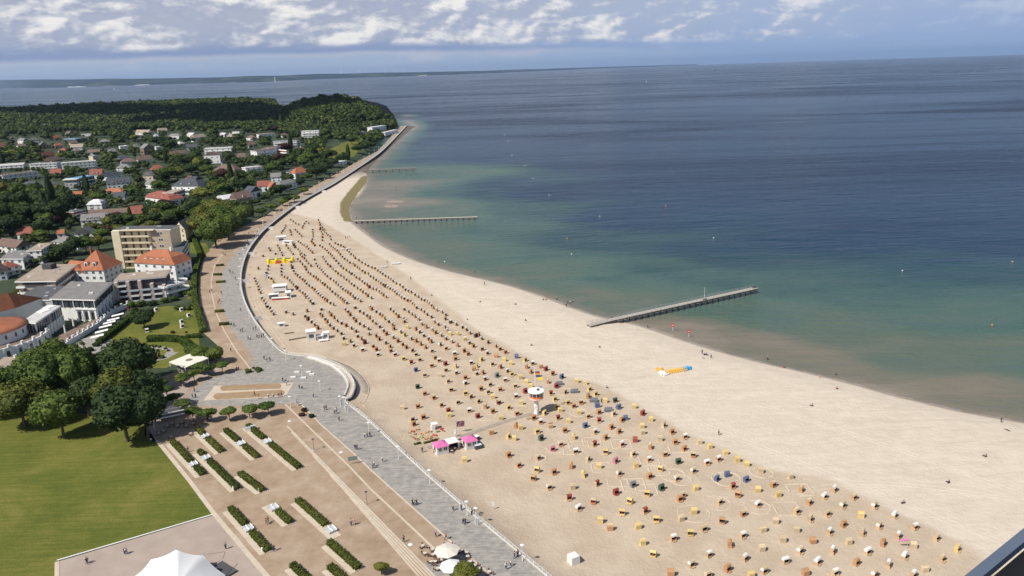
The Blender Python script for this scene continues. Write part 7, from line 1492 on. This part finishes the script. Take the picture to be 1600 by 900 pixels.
PP = "645,789,k 651,789,k 647,790,w 708,798,g 721,797,k 724,819,k 727,819,k 681,839,b 697,843,r 631,847,g 804,872,k 809,870,k 791,890,w 798,885,w 737,805,w 742,805,k 585,729,w 583,732,g 598,722,w 555,702,k 558,703,k 570,684,w 574,683,k 578,683,k 530,658,g 523,648,k 526,645,w 507,641,k 510,640,r 490,621,w 468,607,k 472,608,w 446,597,w 442,596,k 448,602,w 420,622,w 428,622,w 436,621,k 440,620,k 404,623,o 398,618,r 304,613,k 301,622,k 306,622,k 417,565,w 422,564,k 413,562,k 370,578,w 373,579,k 361,549,g 388,531,k 391,531,w 402,528,r 405,527,w 409,528,G 412,526,G 376,519,k 379,518,g 400,515,k 396,516,k 362,510,k 366,510,g 376,486,k 343,472,r 341,475,r 328,458,k 331,456,g 346,459,k 368,437,k 372,446,w 360,427,k 364,428,k 358,424,w 349,398,k 352,400,k 374,398,w 382,390,k 390,382,w 387,378,k 396,374,w 399,370,k 389,366,k 392,362,w 384,376,k 405,358,k 402,362,w 412,350,w 418,344,k 425,339,k 433,333,k 437,331,w 441,328,k 452,320,w 456,318,k 463,312,k 467,309,g 475,305,k 482,299,w 489,294,k 500,287,w 513,281,k 497,291,k 507,285,k 523,276,w 532,270,k 541,266,w 550,260,k 556,257,w 562,254,k 570,249,w 580,242,k 588,236,w"
for tok in PP.split(): x, y, c = tok.split(','); person(float(x), float(y), *auto(c))
for x, y, c in [(428,861,'k'),(419,817,'o'),(416,820,'o'),(549,821,'B'),(554,820,'p'),(353,858,'g'),(135,880,'w'),(137,881,'k'),(195,866,'k'),(198,866,'w'),(318,659,'w'),(321,659,'p'),(325,659,'k'),(328,659,'w'),(294,706,'p'),(237,692,'w'),(303,667,'g')]: person(x, y, *auto(c), dom='park')
for x, y, c, ps in [(742,428,'k','stand'),(757,445,'k','walk'),(805,476,'k','sit'),(849,469,'k','sit'),(853,469,'k','sit'),(870,469,'g','stand'),(885,480,'k','stand'),(887,475,'k','walk'),(891,475,'w','stand'),(895,474,'k','walk'),(884,476,'g','sit'),(751,472,'k','sit'),(730,500,'g','sit'),(821,501,'g','sit'),(830,540,'g','sit'),(937,543,'g','sit'),(1012,512,'k','stand'),(957,498,'k','stand'),(1097,553,'k','stand'),(1101,555,'k','sit'),(1104,555,'k','sit'),(1099,560,'w','sit'),(1111,560,'g','stand'),(1199,564,'k','stand'),(1224,574,'r','lie'),(1280,590,'p','sit'),(1306,588,'k','stand'),(1307,608,'r','sit'),(1269,635,'g','sit'),(1564,660,'k','stand'),(1573,672,'g','lie'),(1482,755,'k','sit'),(1540,714,'g','sit'),(1412,786,'g','sit'),(1123,680,'g','stand'),(948,606,'w','sit'),(660,707,'k','stand'),(678,707,'o','sit'),(686,412,'k','stand'),(605,411,'g','stand'),(642,437,'g','stand'),(540,373,'k','stand'),(543,373,'k','stand'),(546,371,'k','stand'),(674,462,'g','sit'),(918,620,'k','stand'),(940,630,'k','stand'),(557,342,'k','stand')]: person(x, y, *auto(c), pose=ps, fn=bat, dom='beach')
# towels for the lying people
# ---- dark railing of the viewing balcony in the lower right corner
def on_z(px, py, z): return G(px, py, z)
zr_ = 109.42; a = on_z(1509, 908, zr_); b2 = on_z(1612, 824, zr_); d_ = b2-a; a = a-d_*.6; b2 = b2+d_*.9; d_ = b2-a; L = np.linalg.norm(d_); an = math.atan2(d_[1], d_[0]); e = empty('balcony_railing', tuple(a), an)
nrm_ = -1
MB().box((L/2, 0, -.012), (L, .013, .010)).build('handrail', mat('sky_sheen_metal', (.10, .125, .17), .45, .1, 3), e)  # blue-grey edge: the sky's reflection painted as a colour
MB().box((L/2, -.032, -.62), (L, .05, .605)).build('panel', mat('shade_black', (.006, .006, .007), .7, 0), e)  # near-black panel: its shade is put into the colour
reg(e, 'dark balcony railing with a blue-grey edge in the lower right corner', 'railing', 'fix', 1570, 875)

# ---- unseen clouds added high over the wood to throw the soft dark patches
m_cloud = mat('cloud_white', (.85, .85, .86), 1, .03, .002)
gc = np.random.default_rng(3)
def shade_cloud(spots_, alt, size):
    V = []; Fc = []; o_ = 0
    for (x, y, sx_, sy_) in spots_:
        c = Vector((x, y, 0))+tosun*(alt/tosun.z)
        for k in range(9):
            v, f = ICO[3]; r = size*gc.uniform(.18, .5); v = v*(1+gc.normal(0, .035, (len(v), 1)))*np.array([r, r, r*.5]); p = np.array([c.x+gc.uniform(-1, 1)*sx_, c.y+gc.uniform(-1, 1)*sy_, alt+gc.uniform(0, r*.4)]); V.append(v+p); Fc.append(f+o_); o_ += len(v)
    setp(link('shade_cloud', npmesh('shade_cloud', np.concatenate(V), np.concatenate(Fc), [m_cloud], smooth=True)), kind='structure')
shade_cloud([(-2000, 2600, 600, 260), (-1250, 2420, 450, 260), (-700, 2150, 260, 230)], 1150, 420)
shade_cloud([(-400, 2080, 120, 170)], 1100, 300)
# ---------------------------------------------------------------- the air over the bay
hz = MB(); X0, X1, Y0, Y1, Z0, Z1 = -62000, 62000, -3000, 62000, -7, float(rv[:, 2].max())+25
hz.prism([(X0, Y0), (X1, Y0), (X1, Y1), (X0, Y1)], Z0, Z1)
m_haze, t = newmat('haze_air'); pv = t.N('ShaderNodeVolumePrincipled'); pv.inputs['Color'].default_value = (.50, .68, 1.0, 1); pv.inputs['Density'].default_value = 1.7e-5
pv.inputs['Anisotropy'].default_value = .2
on = t.N('ShaderNodeOutputMaterial'); t.nt.links.new(pv.outputs[0], on.inputs['Volume'])
hzo = hz.build('haze', m_haze); setp(hzo, kind='stuff')
# ================================================================ labels: which one, told by its neighbours
for i, o in enumerate(sorted(STAIRS, key=lambda o: -o['_px'][1])):
    x, y = o['_px']; del o['_px']; reg(o, 'pale concrete stairs from the curved sea wall down to the sand', 'stairs', 'prom', x, y, 'stairs down the curved sea wall')
LM = dict(
 beach=[(838,612,'lifeguard tower'),(689,698,'left pink kiosk'),(734,690,'right pink kiosk'),(896,873,'white cube shed'),(556,600,'round bastion'),(1055,579,'yellow pedal boats'),(1415,853,'pink wind cone'),(940,503,'nearest pier'),(1560,880,'black balcony rail'),(487,522,'white sand-path kiosk'),(438,455,'white beach pavilion'),(434,406,'yellow inflatable'),(619,413,'white rescue dinghy'),(1064,520,'red warning signs'),(1000,895,'middle of the bottom edge'),(1200,895,'bottom edge of the photo')],
 prom=[(816,862,'lowest white street lamp'),(700,870,'cream cafe parasol'),(549,715,'green notice board'),(556,600,'round bastion'),(478,582,'white block benches'),(390,608,'oval gravel beds'),(377,450,'white beach pavilion'),(345,495,'hedged benches'),(345,360,'huge promenade trees'),(434,406,'yellow inflatable'),(473,270,'bright orange villa'),(525,255,'long white beach kiosk roof'),(620,262,'old short pier'),(592,200,'white beach restaurant')],
 park=[(275,875,'white stage tent'),(268,655,'pergola'),(390,608,'oval gravel beds'),(295,568,'white garden pavilion'),(163,565,'white domed tent'),(700,870,'cream cafe parasol'),(549,715,'green notice board'),(15,520,'copper-domed rotunda'),(130,470,'grey-roofed glass hall'),(230,450,'stepped balcony apartments'),(100,684,'lone tree foot on the lawn'),(425,699,'longest hedge'),(420,830,'middle lower hedges'),(65,520,'glass conservatory')],
 town=LANDM, far=[(430,124,'slender far tower'),(785,111,'far port buildings')], sea=[(1050,470,'nearest pier'),(650,342,'narrow straight jetty'),(620,262,'old short pier'),(1600,660,'right end of the beach')],
 fixg=[(595,200,'white beach restaurant')])
ORD = ['', 'first', 'second', 'third', 'fourth', 'fifth', 'sixth', 'seventh', 'eighth', 'ninth', 'tenth', 'eleventh', 'twelfth', 'thirteenth', 'fourteenth', 'fifteenth', 'sixteenth', 'seventeenth', 'eighteenth', 'nineteenth', 'twentieth']
def ordn(k): return ORD[k] if k <= 20 else '%d%s' % (k, {1: 'st', 2: 'nd', 3: 'rd'}.get(k % 10, 'th'))
from collections import defaultdict
cnt = defaultdict(int)
for o, d, dom, x, y in REG: cnt[d] += 1
gr = defaultdict(list)
for o, d, dom, x, y in REG:
    if cnt[d] == 1 and len(d.split()) >= 4: o['label'] = d; continue
    lm = LM.get(dom) or LM['park']; best = min(lm, key=lambda l: math.hypot(x-l[0], (y-l[1])*1.3)); dx, dy = x-best[0], (y-best[1])*1.5
    side_ = ('right of' if dx > 0 else 'left of') if abs(dx) > abs(dy) else ('just below' if dy > 0 else 'just above')
    gr[(d, side_, best[2])].append((math.hypot(dx, dy), o))
for (d, sd_, lmn), l in gr.items():
    l.sort(key=lambda q: q[0]); short = d.replace(' in a ', ' in ')
    for k, (_, o) in enumerate(l, 1):
        if len(l) == 1: s_ = '%s %s the %s' % (short, sd_, lmn)
        else: s_ = '%s, %s one %s the %s' % (short, ('nearest' if k == 1 else ordn(k)+' nearest').replace('nearest nearest', 'nearest'), sd_, lmn)
        if len(s_.split()) > 16: s_ = s_.replace(' trousers', '').replace(' top and', ' and').replace(' one ', ' ')
        if len(s_.split()) > 16: s_ = s_.replace('roofed ', '').replace('person ', 'person ', 1)
        if len(s_.split()) > 16: s_ = s_.replace(' now', '').replace(' roofed', '').replace(' on the promenade', '').replace(' on the sea', '').replace(' from the curved sea wall', '')
        if len(s_.split()) > 16: s_ = ' '.join([q_ for q_ in s_.split() if q_ not in ('the', 'a')])
        o['label'] = s_
for o in COL.objects:
    for k in ('_q', '_px'):
        if k in o: del o[k]
